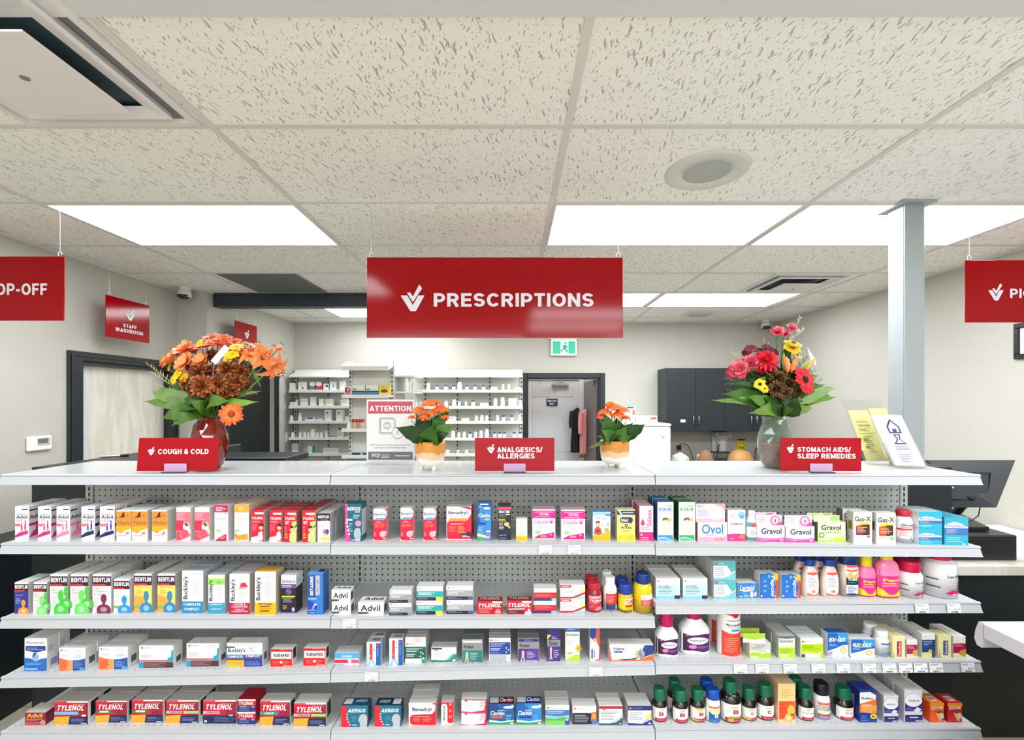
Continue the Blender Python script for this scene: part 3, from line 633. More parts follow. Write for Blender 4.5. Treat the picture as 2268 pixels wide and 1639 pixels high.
# brochure holders
def holder(px0, px1, ytop, ybot, D, lean, label, sheets, pocket):
    a = W(px0, ytop, D); b = W(px1, ybot, D); w_ = b.x - a.x; h = (a.z - b.z) * 1.01
    e = empty('brochure_holder', ((a.x + b.x) / 2, D, TOPZ), label, 'brochure holder', 'clear brochure holders'); z0 = .004
    hx, hy = lean
    def pl(x, z, y=0): return (x + hx * z, hy * z + y, z0 + z)
    mb = MB()
    def slab(x0, x1, za, zb_, y0, y1, m, mbx):
        p = [pl(x0, za, y0), pl(x1, za, y0), pl(x1, zb_, y0), pl(x0, zb_, y0)]; q = [pl(x0, za, y1), pl(x1, za, y1), pl(x1, zb_, y1), pl(x0, zb_, y1)]
        mbx.poly(p, m); mbx.poly(q[::-1], m)
        for i in range(4): mbx.poly([p[i], q[i], q[(i + 1) % 4], p[(i + 1) % 4]], m)
    slab(-w_ / 2, w_ / 2, 0, h, .02, .0225, M_ACR, mb); slab(-w_ / 2, w_ / 2, 0, h * pocket, -.016, -.0135, M_ACR, mb); slab(-w_ / 2, -w_ / 2 + .002, 0, h * pocket, -.0135, .02, M_ACR, mb); slab(w_ / 2 - .002, w_ / 2, 0, h * pocket, -.0135, .02, M_ACR, mb)
    mb.box((-w_ / 2, -.03, 0), (w_ / 2, .06, .003), M_ACR); mb.build('acrylic_stand', e)
    for (u0, u1, v0, v1, c, ops, y) in sheets:
        s_ = MB(); x0, x1 = -w_ / 2 + u0 * w_, -w_ / 2 + u1 * w_
        slab(x0, x1, v0 * h, v1 * h, y, y + (.014 if c == 'f4f3f6' else .004), mat(c, .5), s_)
        f2 = lambda u, v, l: pl(x0 + (x1 - x0) * u, h * (v0 + (v1 - v0) * v), y - .0004 - .00012 * l)
        paint(s_, ops, f2); s_.build('leaflet', e)
holder(1922, 2014, 893, 1032, 2.03, (-.26, .16), 'taller clear leaflet holder with pale yellow flyers beside the grey post', [
 (.03, .5, .03, .83, 'f1ee9a', 'r .1 .54 .93 .82 c9c66a;r .12 .55 .91 .81 f1ee9a;l .17 .58 .87 .79 8 7f8050;l .2 .2 .45 .48 2 8f9060;l .3 .15 .75 .5 9 a8a870', .005), (.55, .97, .03, .86, 'f1ee9a', 'l .1 .5 .9 .8 8 a0a068', .005)], .2)
holder(1981, 2050, 917, 1032, 1.93, (-.35, .16), 'front clear holder with white brochures showing a purple house outline', [
 (.04, .96, .02, .97, 'f4f3f6', 'p .28 .78 .5 .93 .72 .78 .72 .64 .28 .64 4b3f7c;p .34 .77 .5 .88 .66 .77 .66 .67 .57 .67 .57 .73 .43 .73 .43 .67 .34 .67 f4f3f6;p .38 .62 .62 .62 .56 .52 .74 .42 .26 .42 .44 .52 4b3f7c;p .44 .60 .56 .60 .51 .52 .63 .45 .37 .45 .49 .52 f4f3f6;l .25 .3 .8 .39 3 9aa0b0;l .25 .06 .7 .24 5 a9aebb', -.008)], .45)
# price tags
TAGS = [(1193, 1210, '$12.99', 2, 1), (1257, 1210, '$19.99', 2, 1), (763, 1373, '$16.99', 3, 1), (811, 1487, '$15.99', 4, 1), (1304, 1474, '$11.99', 4, 1)]
TAGS += [(x, 1473, p, 4, 2) for x, p in ((1622, '$24.99'), (1670, '$9.99'), (1731, '$7.99'), (1793, '$8.49'), (1848, '$8.99'), (1905, '$9.99'), (1949, '$8.99'), (1985, '$9.99'), (2018, '$7.99'), (2052, '$8.99'), (2122, '$9.99'))] + [(2021, 1340, '$14.99', 3, 2), (2091, 1340, '$27.99', 3, 2)]
WHICH = {(2, 1): ['under the first pink-topped teething carton', 'under the second pink-topped teething carton'], (3, 1): ['on the second shelf edge under the stacked white boxes'],
 (4, 1): ['on the third shelf edge under the blue and red upright boxes', 'on the third shelf edge under the slim orange and navy carton'],
 (4, 2): ['under the tall orange fibre canister', 'under the low green and silver box', 'between the tall lime carton and the lime box', 'under the lime laxative box', 'under the first blue and white box', 'under the second blue and white box', 'under the small white tablet bottle', 'under the cream box with red stripe', 'under the magenta box right of the cream one', 'under the navy box near the shelf end', 'last at the right end of the third shelf'],
 (3, 2): ['under the smaller white bottle with red lid', 'under the big white tub at the shelf end']}
cnt = {}
for x, y, p, l, b in TAGS:
    k = cnt.get((l, b), 0); cnt[(l, b)] = k + 1
    cx = (x + 14 - CX) / F * D1; z = zs(l, cx); w_, h = .05, .032
    mb = MB(); f2 = lambda u, v, q: (-w_ / 2 + u * w_, -.0104 - .004 * (1 - v) - .0002 * q, -.036 + v * h)
    q = [f2(0, 0, 0), f2(1, 0, 0), f2(1, 1, 0), f2(0, 1, 0)]; mb.poly(q, mat('f6f6f8', .25)); bk_ = [(a_, b_ + .0012, c_) for a_, b_, c_ in q]; mb.poly(bk_[::-1], mat('f6f6f8', .25))
    for i in range(4): mb.poly([q[i], bk_[i], bk_[(i + 1) % 4], q[(i + 1) % 4]], mat('f6f6f8', .25))
    paint(mb, 't %s .5 .3 .95 .5 dgrey;s .25 .04 .78 .22;l .05 .75 .8 .95 2 grey;l .05 .35 .2 .5 1 grey' % p, f2, rnd=random.Random(x))
    mb.build('price_tag', loc=(cx, D1 - .002, z), label='white price tag ' + WHICH[(l, b)][k], cat='price tag', group='price tags on the shelf edges')
# ---------------------------------------------------------------- goods on the shelves
RND = random.Random(3)
def base_at(l, px0, px1, yb):
    """depth and shelf height where the front foot of a thing, seen at row yb, stands on shelf l"""
    D = D1 + .04
    for _ in range(4):
        z = zs(l, ((px0 + px1) / 2 - CX) / F * D); D = (ZC - z) * F / (yb - HZ)
    return min(max(D, D1 + .006), D2 - .03), z
def behind(k, label, what='box'):
    for pre in ((f'{what} right behind the ', f'third {what} back, behind the ', f'fourth {what} back, behind the ')[k], ('second behind the ', 'third behind the ', 'fourth behind the ')[k], ('second, ', 'third, ', 'fourth, ')[k]):
        if len((pre + label).split()) <= 16: break
    return pre + label
def faces(mb, w_, d, h, ops):
    fn = {'F': lambda u, v, l: (-w_ / 2 + u * w_, -.00025 - .00013 * l, v * h), 'R': lambda u, v, l: (w_ / 2 + .00025 + .00013 * l, u * d, v * h),
          'L': lambda u, v, l: (-w_ / 2 - .00025 - .00013 * l, d - u * d, v * h), 'T': lambda u, v, l: (-w_ / 2 + u * w_, v * d, h + .00025 + .00013 * l)}
    for part in ('F:' + ops if ops[:2] not in ('F:', 'T:', 'R:', 'L:') else ops).split('@'):
        paint(mb, part[2:], fn[part[0]], rnd=random.Random(len(ops)))
_BOX = {}
def carton(l, x0, x1, yt, yb, label, ops, col='white', side='off', top=None, d=.045, n=0, stack=1, name='medicine_box', cat='medicine box', header=None, group=None, yaw=0, names=None):
    D, z = base_at(l, x0, x1, yb); w_ = (x1 - x0) / F * D; xc = ((x0 + x1) / 2 - CX) / F * D; H = ZC + (HZ - yt) / F * D - z; h = H / stack
    mb = MB(); R_ = side if isinstance(side, tuple) else (side, side)
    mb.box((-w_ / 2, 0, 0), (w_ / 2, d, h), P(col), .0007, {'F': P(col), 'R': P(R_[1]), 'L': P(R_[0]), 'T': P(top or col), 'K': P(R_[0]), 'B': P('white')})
    # tuck-flap seam and glue edge
    mb.box((-w_ / 2 + .002, d - .004, h), (w_ / 2 - .002, d - .0036, h + .0003), P('grey')); mb.box((-w_ / 2 + .001, -.0001, h - .0012), (w_ / 2 - .001, .0, h - .0008), P(top or col))
    faces(mb, w_, d, h, ops)
    if header:                                   # hang-card standing up from the back of the carton
        hy, hops, hc, hx0, hx1 = header; hh = ZC + (HZ - hy) / F * D - z - h
        a0 = (hx0 - (x0 + x1) / 2) / F * D; a1 = (hx1 - (x0 + x1) / 2) / F * D
        mb.box((a0, .004, h), (a1, .0055, h + hh), P(hc), .0003)
        paint(mb, hops, lambda u, v, q: (a0 + (a1 - a0) * u, .0036 - .00013 * q, h + v * hh))
    o = mb.build(name, loc=(xc, D, z), rz=yaw, label=label if stack == 1 else 'lower ' + label, cat=cat, group=group)
    for s in range(1, stack): copy_thing(o, (xc + RND.uniform(-.0015, .0015), D, z + s * (h + .0008)), ('upper ' if s == 1 else 'third ') + label)
    y = D
    for k in range(n):
        y += d + .0015 + (.0055 if header else 0) * 0
        if y + d > D2 - .002: break
        for s in range(stack):
            c = copy_thing(o, (xc + RND.uniform(-.002, .002), y, zs(l, xc) + s * (h + .0008)), behind(k, ('' if stack == 1 else 'upper ' if s else 'lower ') + label), group=group)
    return o
def B(*a, **k): return carton(*a, **k)
def supe(rx, ry, e, x):
    t = min(1, abs(x / rx)); return -ry * (1 - t ** e) ** (1 / e)
def bottle(l, x0, x1, yt, yb, label, lab='', body='white', cap='white', ycap=None, capw=.6, e=2.0, dep=1.0, shoulder=.12, neck=None, lz=(.12, .72), labcol='white', lu=1.0, n=0, name='pill_bottle', cat='bottle', bm=None, profile=None, capribs=True, caplean=0, cape=2.0, gap=.004):
    D, z = base_at(l, x0, x1, yb); 
    w_ = (x1 - x0) / F * D; rx = w_ / 2; ry = rx * dep; D = min(D, D2 - 2 * ry - .004)
    xc = ((x0 + x1) / 2 - CX) / F * (D + ry * .8); H = ZC + (HZ - yt) / F * (D + ry * .7) - z; hc = ZC + (HZ - (ycap or yt)) / F * (D + ry * .7) - z
    hb = hc; bmat = bm or mat(body, .22, coat=.4); sh = hb * (1 - shoulder)
    nk = neck if neck is not None else capw * .86
    prof = profile or [(.86, 0), (.97, .004 / hb), (1, .02), (1, 1 - shoulder - .03), (.985, 1 - shoulder), (.9, 1 - shoulder * .62), (.74 if nk < .7 else .86, 1 - shoulder * .3), (nk, 1 - shoulder * .08), (nk, 1.0)]
    mb = MB(); mb.lathe([(r, q * hb) for r, q in prof], bmat, 32, (0, ry, 0), rx, ry, e); o = mb.build(name, loc=(xc, D, z), label=label, cat=cat)
    # cap
    if ycap:
        ch = H - hc; r = rx * capw; k = MB(); R_ = []
        prf = [(.97, 0), (1, .04), (1, .82), (.96, .96), (.88, 1)] 
        for q, zz in prf:
            ring = []
            for i in range(36):
                a = 2 * math.pi * i / 36; rr = r * q * (1 - (.03 if capribs and i % 2 and zz < .9 else 0)); ca, sa = math.cos(a), math.sin(a)
                ring.append((rr * math.copysign(abs(ca) ** (2 / cape), ca), ry + rr * min(1, max(dep, .8)) * math.copysign(abs(sa) ** (2 / cape), sa), hc - .002 + zz * (ch + .002)))
            R_.append(ring)
        k.rings(R_, mat(cap, .35)); k.build('cap', o)
    if lab:
        lb = MB(); a, b = lz[0] * hb, lz[1] * hb
        rp = lambda zz: next((prof[i][0] + (prof[i + 1][0] - prof[i][0]) * ((zz / hb - prof[i][1]) / max(1e-6, prof[i + 1][1] - prof[i][1])) for i in range(len(prof) - 1) if prof[i][1] <= zz / hb <= prof[i + 1][1]), 1)
        def fn(u, v, q):
            zz = a + (b - a) * v; s = rp(zz); x = (u - .5) * 2 * .985 * lu * rx * s; off = .0004 + .00022 * q; return (x * (1 + off / rx), ry + supe(rx * s, ry * s, e, x) * (1 + off / ry), zz)
        if labcol:
            for j in range(4):
                va, vb = j / 4, (j + 1) / 4
                for i in range(20): lb.poly([fn(i / 20, va, 0), fn((i + 1) / 20, va, 0), fn((i + 1) / 20, vb, 0), fn(i / 20, vb, 0)], P(labcol))
        paint(lb, lab, fn, nu=14, rnd=random.Random(len(lab))); lb.build('label', o)
    y = D
    for k in range(n):
        y += 2 * ry + gap
        if y + 2 * ry > D2 - .001: break
        copy_thing(o, (xc, y, z), behind(k, label, 'bottle'))
    return o
# ======================= upper shelf, left bay
def kids(c, c2): return f'r .5 .9 .93 .935 navy;t Childrens .12 .745 .85 .79 6a6a86;t Advil .1 .645 .9 .74 navy b;l .1 .55 .8 .62 2 grey;r 0 .42 .42 .5 {"rose"};k .5 .28 .2 .24 {c};k .76 .3 .22 .3 {c};p 0 .08 .95 .2 .95 .3 .4 .25 0 .14 {c2};l .6 .03 .9 .06 1 grey@R:r .05 .86 .6 .9 navy;t Advil .05 .62 .95 .74 navy b;r 0 .42 .9 .5 {c2};k .6 .25 .35 .28 {c};p 0 .08 1 .14 1 .34 .3 .25 {c2}'
for x0, x1, c, c2, lb, n in ((33, 64, 'magenta', 'c0267c', 'white syrup carton with magenta figures, first at the upper shelf left end', 2), (84, 113, 'magenta', 'c0267c', 'white syrup carton with magenta figures, second from the shelf end', 2),
    (125, 155, 'rose', 'ee7fa8', 'white syrup carton with pale pink figures on the upper shelf', 1), (180, 210, '3b2f86', 'navy', 'white syrup carton with dark blue figures beside the pink-figured one', 2), (221, 254, '4b2fa0', 'navy', 'white syrup carton with dark blue figures beside the orange cartons', 3)):
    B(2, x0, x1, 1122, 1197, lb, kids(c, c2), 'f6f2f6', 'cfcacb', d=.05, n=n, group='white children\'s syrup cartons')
CAT = 'p .1 .76 .3 .78 .42 .9 .5 .95 .56 .9 .52 .84 .6 .78 .42 .77 .3 .75 3a2328;c .76 .83 .04 .02 3a2328;'
mot = 'r 0 .12 1 1 orange;p 0 .12 0 .32 .35 .24 .55 .34 1 .4 1 .12 white;r 0 .3 1 .5 gold;p 0 .3 .3 .24 .6 .34 1 .4 1 .12 0 .12 white;' + CAT + 't Motrin .1 .55 .92 .65 6a5a60 b;r .03 .505 .95 .515 dorange;p .55 .22 .8 .32 .9 .22 rose;l .1 .16 .8 .2 1 rose;l .1 .04 .6 .09 2 lgrey;r 0 .96 1 1 f3efe9'
for x0, x1, lb in ((258, 291, 'leftmost of the three orange cartons with a black cat'), (292.5, 327, 'middle one of the three orange cartons with a black cat'), (337, 371, 'rightmost of the three orange cartons with a black cat')):
    B(2, x0, x1, 1130, 1198, lb, mot, 'white', 'c7c3c2', top='f1ece8', d=.05, n=1, group='orange cartons with a black cat')
ck = 'r 0 0 1 .86 rose;r 0 .3 .5 .6 f0284a;l .05 .62 .75 .84 6 lpink;c .72 .42 .24 .14 e9e4de;p .55 .5 .7 .56 .9 .46 .75 .42 6b4a44;c .6 .2 .26 .14 f05070;l .05 .03 .35 .26 4 crim;c .95 .28 .1 .08 c4cf96;p .35 0 1 .14 1 0 f4efee'
B(2, 390, 422, 1124, 1197, 'pink berry cough carton beside the orange cat cartons', ck, 'f7f2f2', 'dcd9d6', d=.05, n=2)
B(2, 431, 464, 1124, 1197, 'pink berry cough carton beside the burgundy-topped white one', ck, 'f7f2f2', 'dcd9d6', d=.05, n=2)
B(2, 475, 505, 1119, 1198, 'white syrup carton with a burgundy top band and berry swoosh', 'r 0 .8 1 1 b52a52;l .1 .83 .9 .96 3 ppink;t Stodal .08 .58 .86 .67 c9a2b4;l .1 .44 .8 .55 3 lgrey;c .3 .29 .2 .04 a8c48c;p .05 0 .4 .12 .9 .2 .9 0 b52a52;l .4 .06 .85 .13 2 lpink;p .62 .82 .8 .72 .95 .8 lpink', 'f5f2f4', 'd5d6dc', top='e3c2cc', d=.05, n=2)
B(2, 519, 551, 1118, 1198, 'white syrup carton with orange top band and honey splash', 'r 0 .79 1 1 f7a53c;l .3 .84 .8 .94 2 lemon;t Stodal .08 .58 .86 .67 dcbf9c;l .1 .44 .8 .55 3 lgrey;c .2 .28 .18 .04 a8c48c;p .04 .2 .3 .16 .9 .2 .95 .04 .1 .02 .06 .1 f59a3a;p .06 .25 .2 .14 .1 .12 d9771e', 'f5f0ea', 'dccbc0', top='f3d9b8', d=.05, n=2)
ty = 'r .28 .86 .95 .92 f6eef0;t TYLENOL .08 .7 .92 .78 white bi;'
ta = ty + 'l .1 .6 .75 .66 2 lpink;l .06 .34 .6 .56 5 rose;p 0 0 0 .14 .45 .18 .85 .12 .9 0 e9e0e4;p .5 .12 .6 .3 .85 .34 .95 .1 f0d8d8;c .78 .46 .16 .09 skin;p .62 .48 .7 .58 .95 .55 .94 .46 .8 .5 3a1a1c;l .6 .01 .95 .05 1 red'
tb = 'r .5 .8 1 .86 dorange;' + ty + 'l .1 .56 .5 .66 3 white;p .62 0 .62 .64 1 .66 1 0 b9d86a;p .45 .02 .45 .24 .62 .34 .9 .3 1 .02 c8dc86;c .64 .4 .17 .085 skin;p .48 .42 .52 .5 .72 .52 .82 .44 .7 .46 241a18;c .95 .44 .1 .08 skin;p .85 .46 .95 .54 1 .54 1 .48 241a18;l .08 .14 .35 .5 6 rose;l .1 .1 .35 .28 2 gold'
B(2, 556, 585, 1129, 1200, 'red fever carton with a sleeping child, left of the pair', ta, 'd2122e', 'b9a7a4', top='c00f2c', d=.05, n=2)
B(2, 597, 625, 1130, 1200, 'red fever carton with a sleeping child, right of the pair', ta, 'd2122e', 'b9a7a4', top='c00f2c', d=.05, n=2)
B(2, 629, 657, 1130, 1201, 'red carton with a child in lime green, left of the pair', tb, 'd2122e', '9c6a64', top='c00f2c', d=.05, n=2)
B(2, 669, 699, 1130, 1201, 'red carton with a child in lime green, right of the pair', tb, 'd2122e', 'b9a7a4', top='a80f28', d=.05, n=3)
B(2, 703, 731, 1137, 1200, 'white syrup carton with a plum header and small cartoon berries', 'r 0 .73 1 1 plum;t BENYLIN .06 .83 .9 .93 white b;r .3 .75 .85 .78 lilac;t All_In_One .08 .64 .9 .7 lgrey;l .1 .5 .7 .6 3 lgrey;c .58 .36 .15 .08 rose;c .78 .36 .15 .09 6a3a8c;r .55 .22 .6 .29 6a3a8c;r .75 .2 .8 .29 6a3a8c;r .3 .06 .95 .17 f2d23a', 'f3f2f2', 'b9b8b4', top='dfdeda', d=.055, n=2)
# ======================= upper shelf, middle bay
B(2, 764, 801, 1116, 1199, 'tall teal carton with pink left strip and grey profile head', 'r 0 0 .16 1 f0459a;p .16 1 .16 .55 .22 .3 .36 0 0 0 0 1 f0459a;t AERIUS .1 .82 .95 .92 white bi;r .6 .77 .9 .81 lpink;l .5 .6 .95 .72 4 b8d6de;r .08 .55 .45 .6 white;c .8 .48 .18 .08 f08cb4;c .74 .2 .2 .16 b9c2c8;p .6 .02 .62 .3 .9 .36 .98 .2 .9 .0 aab4ba;c .12 .5 .06 .03 white;c .16 .4 .06 .03 white;c .2 .3 .06 .03 white;c .26 .2 .06 .03 white;l .25 .25 .5 .5 4 8fb8c4;l .4 .02 .95 .06 1 white@R:r 0 .15 1 .85 cfd6d8', 'dteal', 'dteal', d=.06)
bd = 'p 0 0 0 1 1 1 1 0 e0123a;p 0 .66 0 1 .8 1 .97 .93 .99 .82 .9 .72 .8 .66 f6f3f6;t Benadryl .05 .76 .92 .87 navy b;p .08 .64 .2 .71 .92 .71 .8 .64 6c9be0;l .1 .4 .5 .55 4 f07a5c;l .5 .4 .9 .55 4 f07a5c;l .25 .55 .8 .6 1 lpink;c .7 .19 .24 .1 f2b4c6;c .9 .26 .07 .04 f2b4c6;l .05 .12 .25 .25 3 lpink;p 0 0 0 .05 .12 0 white;r .7 .03 .97 .07 lpink'
B(2, 827, 857, 1127, 1196, 'red and white syrup carton standing alone beside the teal one', bd, 'f3eef0', 'a9a6a6', d=.05, group='red syrup cartons with white upper label')
B(2, 887, 916, 1125, 1196, 'middle one of three spaced red and white syrup cartons', bd, 'f3eef0', 'c9c4c4', d=.05, group='red syrup cartons with white upper label')
B(2, 938, 967, 1126, 1196, 'red and white syrup carton next to the large red one', bd, 'f3eef0', '5c5a5c', d=.05, group='red syrup cartons with white upper label')
B(2, 989, 1044, 1122, 1195, 'large red and white syrup carton with an orange band', 'p 0 0 0 1 1 1 1 0 f6f1f3;p .02 .04 .02 .5 .12 .57 .85 .6 1 .8 1 .02 .1 .02 e0123a;p .06 .56 .14 .65 .82 .65 .92 .74 .8 .56 f0953a;p .5 1 .9 1 1 .95 1 .8 .98 .9 e0123a;t Benadryl .08 .74 .84 .87 navy b;l .12 .68 .8 .71 1 grey;t Childrens .15 .9 .7 .94 9bb4de;l .16 .44 .85 .5 2 lpink;l .1 .24 .42 .42 5 f07a5c;l .45 .2 .85 .42 6 f0955c;c .72 .12 .16 .06 4a1440;c .9 .16 .12 .08 4a1440;l .62 .07 .95 .14 2 white', 'f3eef0', ('f3eef0', 'a02a44'), top='dcd8d8', d=.035, n=2)
B(2, 1057, 1088, 1114, 1197, 'blue allergy carton with a white cloud and green hill', 'r 0 0 1 1 2a86cc;p 0 .3 0 1 .15 .98 .2 .5 1450a8;r 0 .9 1 1 1450a8;r .2 .95 .8 .98 white;c .68 .86 .25 .03 white;l .12 .88 .45 .92 1 white;t Claritin .08 .62 .92 .72 white b;t Kids .55 .54 .88 .6 lemon b;r .08 .42 .6 .48 1238a0;l .1 .2 .5 .36 4 8cc4ea;p 0 0 0 .12 .5 .14 .7 .06 .65 0 4aa860;p 0 .12 0 .2 .6 .14 .9 .1 .6 .08 dceef6;p .6 .02 .62 .25 .95 .25 .98 .02 8a78b8;c .78 .25 .17 .02 white;l .62 .05 .95 .12 2 white', '2a86cc', '1450a8', d=.05)
B(2, 1103, 1132, 1118, 1196, 'black allergy carton with a pink stripe and yellow flower', 'r 0 .86 1 .94 e0466a;t REACTINE .06 .76 .92 .84 white bi;r .1 .7 .6 .72 grey;r .6 .71 .9 .74 lemon;t Childrens .08 .64 .65 .69 5a8a5a;l .04 .52 .7 .61 2 e8d83a;c .66 .45 .2 .06 f4c46a;p .6 .42 .9 .32 .95 .36 .8 .44 b8c49a;l .08 .3 .5 .5 5 lgrey;r .08 .12 .4 .15 lilac;c .55 .14 .12 .03 6a5a9a;l .05 .02 .9 .1 2 6c7488', '14182c', '2b2a30', top='3a2c34', d=.04)
B(2, 1143, 1168, 1149, 1197, 'small white carton with yellow base and vertical yellow lettering', 'r 0 0 1 .22 f4c81e;t pediavit .1 .3 .36 .9 f0d878 v;l .45 .5 .9 .88 7 lgrey;p .42 .28 .6 .4 .8 .3 f0d060;l .1 .04 .8 .16 2 d8a81a', 'f6f4ea', 'd8d6cc', d=.03)
cm = 'r 0 .7 1 .96 e8128a;t TEETHING .3 .79 .72 .88 f7c4de b;l .1 .72 .9 .77 1 f7a6d0;r .1 .9 .9 .92 f7a6d0;t Camilia .07 .52 .7 .65 d9609c;p .7 .66 .95 .66 .9 .55 .8 .5 f3b0c8;c .83 .57 .06 .04 c84a70;l .1 .32 .5 .5 4 lgrey;c .24 .24 .13 .06 a2cf8e;r .72 .28 .78 .42 cfd6e2;p .05 .03 .3 .15 .6 .18 .95 .24 .95 .03 e8128a;l .35 .06 .72 .14 2 f7c4a0;c .8 .16 .03 .03 white'
B(2, 1179, 1230, 1128, 1194, 'first of two white teething cartons with hot pink top', cm, 'f4f0f3', 'dcd8da', top='e4c8d4', d=.045, n=1, group='white teething cartons with pink top')
B(2, 1243, 1296, 1129, 1196, 'second of two white teething cartons, beside the baby drops', cm, 'f4f0f3', 'dcd8da', top='e4c8d4', d=.045, n=1, group='white teething cartons with pink top')
B(2, 1313, 1352, 1134, 1197, 'sky blue carton with a baby in red and yellow base', 'r 0 .0 1 1 9ccbe8;p 0 .2 1 .32 1 .8 .5 .9 0 .85 f2f5f8;t Ddrops .15 .72 .78 .83 3b82c0;r .72 .88 1 .92 1c5c9a;p 0 0 0 .18 .4 .2 .7 .28 1 .36 1 0 f3b51c;c .28 .55 .14 .1 skin;p .14 .6 .2 .68 .36 .68 .42 .6 .28 .63 4a3428;p .06 .24 .1 .42 .28 .5 .46 .42 .52 .24 .3 .2 c2513a;c .3 .34 .1 .03 3a2020;c .78 .38 .13 .08 b9a86a;t 0 .8 .52 .9 .62 2c6cb0 b;l .45 .5 .75 .58 2 9bb8d0', 'f2f4f6', '7db4de', top='5da4dc', d=.045)
B(2, 1367, 1407, 1129, 1198, 'pale yellow vitamin carton with a navy band and oval', 'r 0 .84 1 .97 1c2f66;p .05 .97 .15 .97 .3 .84 .2 .84 white;l .3 .87 .95 .94 1 lgrey;p .16 .62 .16 .72 .24 .76 .78 .76 .86 .72 .86 .62 .8 .59 .78 .54 .7 .58 .24 .58 1c2f66;t Enfamil .22 .62 .6 .72 white b;t D .42 .46 .58 .55 3a2c20 b;t VI-SOL .22 .39 .82 .46 3a2c20 b;l .3 .28 .75 .35 2 b9a460;r 0 0 1 .2 f6d83a;l .08 .04 .35 .14 2 c8a020;l .6 .04 .95 .18 3 c8a020', 'efdf7a', 'e9dfa0', top='ece6d0', d=.045)
B(2, 1416, 1447, 1121, 1197, 'pink nasal saline carton at the middle bay right end', 'r 0 0 1 .24 e81e78;t Salinex .55 .42 .86 .9 c8286e v;c .24 .5 .14 .07 d4376c;p .11 .52 .24 .64 .37 .52 d4376c;l .1 .3 .8 .4 3 f0a4c2;r .1 .14 .2 .2 white;l .1 .02 .75 .1 2 f7c0d8', 'f7d3df', ('b86a80', 'e9b8c8'), top='f3c8d4', d=.05, n=2)
# ======================= upper shelf, right bay
for x0, x1, c, tc_, s_, lb in ((1456, 1492, '3f8fcf', '2f86c4', '17558c', 'tall white gripe water carton with blue top and baby'), (1503, 1540, '3fa648', '3c9a4a', '14592c', 'tall white gripe water carton with green top and baby')):
    B(2, x0, x1, 1112, 1199, lb, f'r .05 .02 .95 .16 {c};p .05 .1 .4 .12 .9 .05 .9 .03 .3 .06 .05 .04 8cc8e4;t KOLIK .1 .77 .9 .86 {c} b;l .15 .66 .85 .75 3 lgrey;r .55 .89 .9 .91 grey;c .5 .5 .2 .08 e8cfc0;p .3 .52 .35 .6 .6 .61 .7 .53 .5 .56 6a5040;p .2 .2 .3 .4 .5 .45 .7 .4 .82 .2 ecd4c8;c .76 .55 .11 .045 cbb67a', 'f4f4f2', s_, top=tc_, d=.06, n=1)
B(2, 1545, 1611, 1157, 1199, 'pale pink antigas carton with tall pictured hang card', 't Ovol .14 .4 .86 .9 2f86b8 b;l .25 .3 .78 .36 1 rose;p 0 0 0 .26 .5 .24 1 .3 1 0 f3b6c8;l .05 .03 .5 .22 3 c49ac0;l .55 .03 .95 .18 2 rose', 'f7dbe1', 'e4a8b8', d=.045, header=(1116, 'r 0 0 1 .2 f4b4c2;c .72 .42 .22 .3 f4f0f2;p .5 .5 .55 .75 .7 .6 .7 .5 f6cfc0;p .7 .35 .95 .3 .9 .6 .75 .55 cfdcee;l .05 .3 .45 .7 5 a9bcd2;l .05 .8 .3 .92 2 rose;p .6 1 1 1 1 .6 .9 .8 f6a2b2', 'f6d6dc', 1542, 1607), yaw=.02)
B(2, 1612, 1651, 1130, 1198, 'white children\'s nausea carton with raspberry base and spoon', 'p 0 0 0 .22 .5 .24 1 .22 1 0 e83a8c;t Gravol .15 .52 .84 .6 2a2340 b;t Kids .4 .61 .6 .67 a8b8a0;c .78 .84 .2 .12 8cbfe4;c .8 .78 .1 .06 5a98d0;l .15 .76 .55 .9 3 lpink;c .5 .345 .3 .03 c8c8cc;c .5 .36 .28 .025 f4f2f4;c .78 .14 .2 .07 f07a5a;c .6 .2 .08 .03 b43a6a;l .1 .05 .4 .1 1 lpink@L:t Gravol .35 .35 .75 .88 2a2340 v;r 0 0 1 .22 d0307c', 'f6f2f5', 'efe8ec', d=.045)
bottle(2, 1653, 1677, 1131, 1199, 'small white liquid bottle with teal bands on the upper shelf', 'r 0 .76 1 1 5aa2a8;r 0 0 1 .13 5aa2a8;c .52 .85 .22 .1 d04a50;l .25 .3 .85 .62 5 9aa4b0', 'dfe8ea', 'f2f2f2', 1140, .62, dep=.8, shoulder=.3, lz=(.02, .72), name='liquid_bottle')
gv = 'p 0 0 0 .3 .3 .22 .7 .22 1 .28 1 0 ec3f96;p 0 .2 0 .3 .3 .22 .7 .22 1 .28 1 .2 .6 .1 .3 .1 f57ab8;t Gravol .15 .48 .88 .84 2a2040 b;l .3 .38 .68 .42 1 lgrey;l .06 .06 .4 .12 1 f7a6d0;c .88 .12 .07 .08 f7a0cc'
gh = 'c .74 .45 .2 .5 f07ab0;p .74 0 1 0 1 .4 e8429a;c .74 .48 .13 .32 dcc8d4;r .72 .3 .76 .6 5a4a60;l .02 .25 .4 .85 3 f3b0cc'
B(2, 1677, 1738, 1164, 1200, 'first pink and white nausea carton with round-emblem hang card', gv, 'f7f3f6', 'ecd0dc', d=.04, n=1, header=(1141, gh, 'f6e8ee', 1676, 1733), group='pink nausea cartons')
B(2, 1741, 1804, 1166, 1201, 'second pink and white nausea carton, beside the green one', gv, 'f7f3f6', 'ecd0dc', d=.04, header=(1142, gh, 'f6e8ee', 1739, 1800), group='pink nausea cartons')
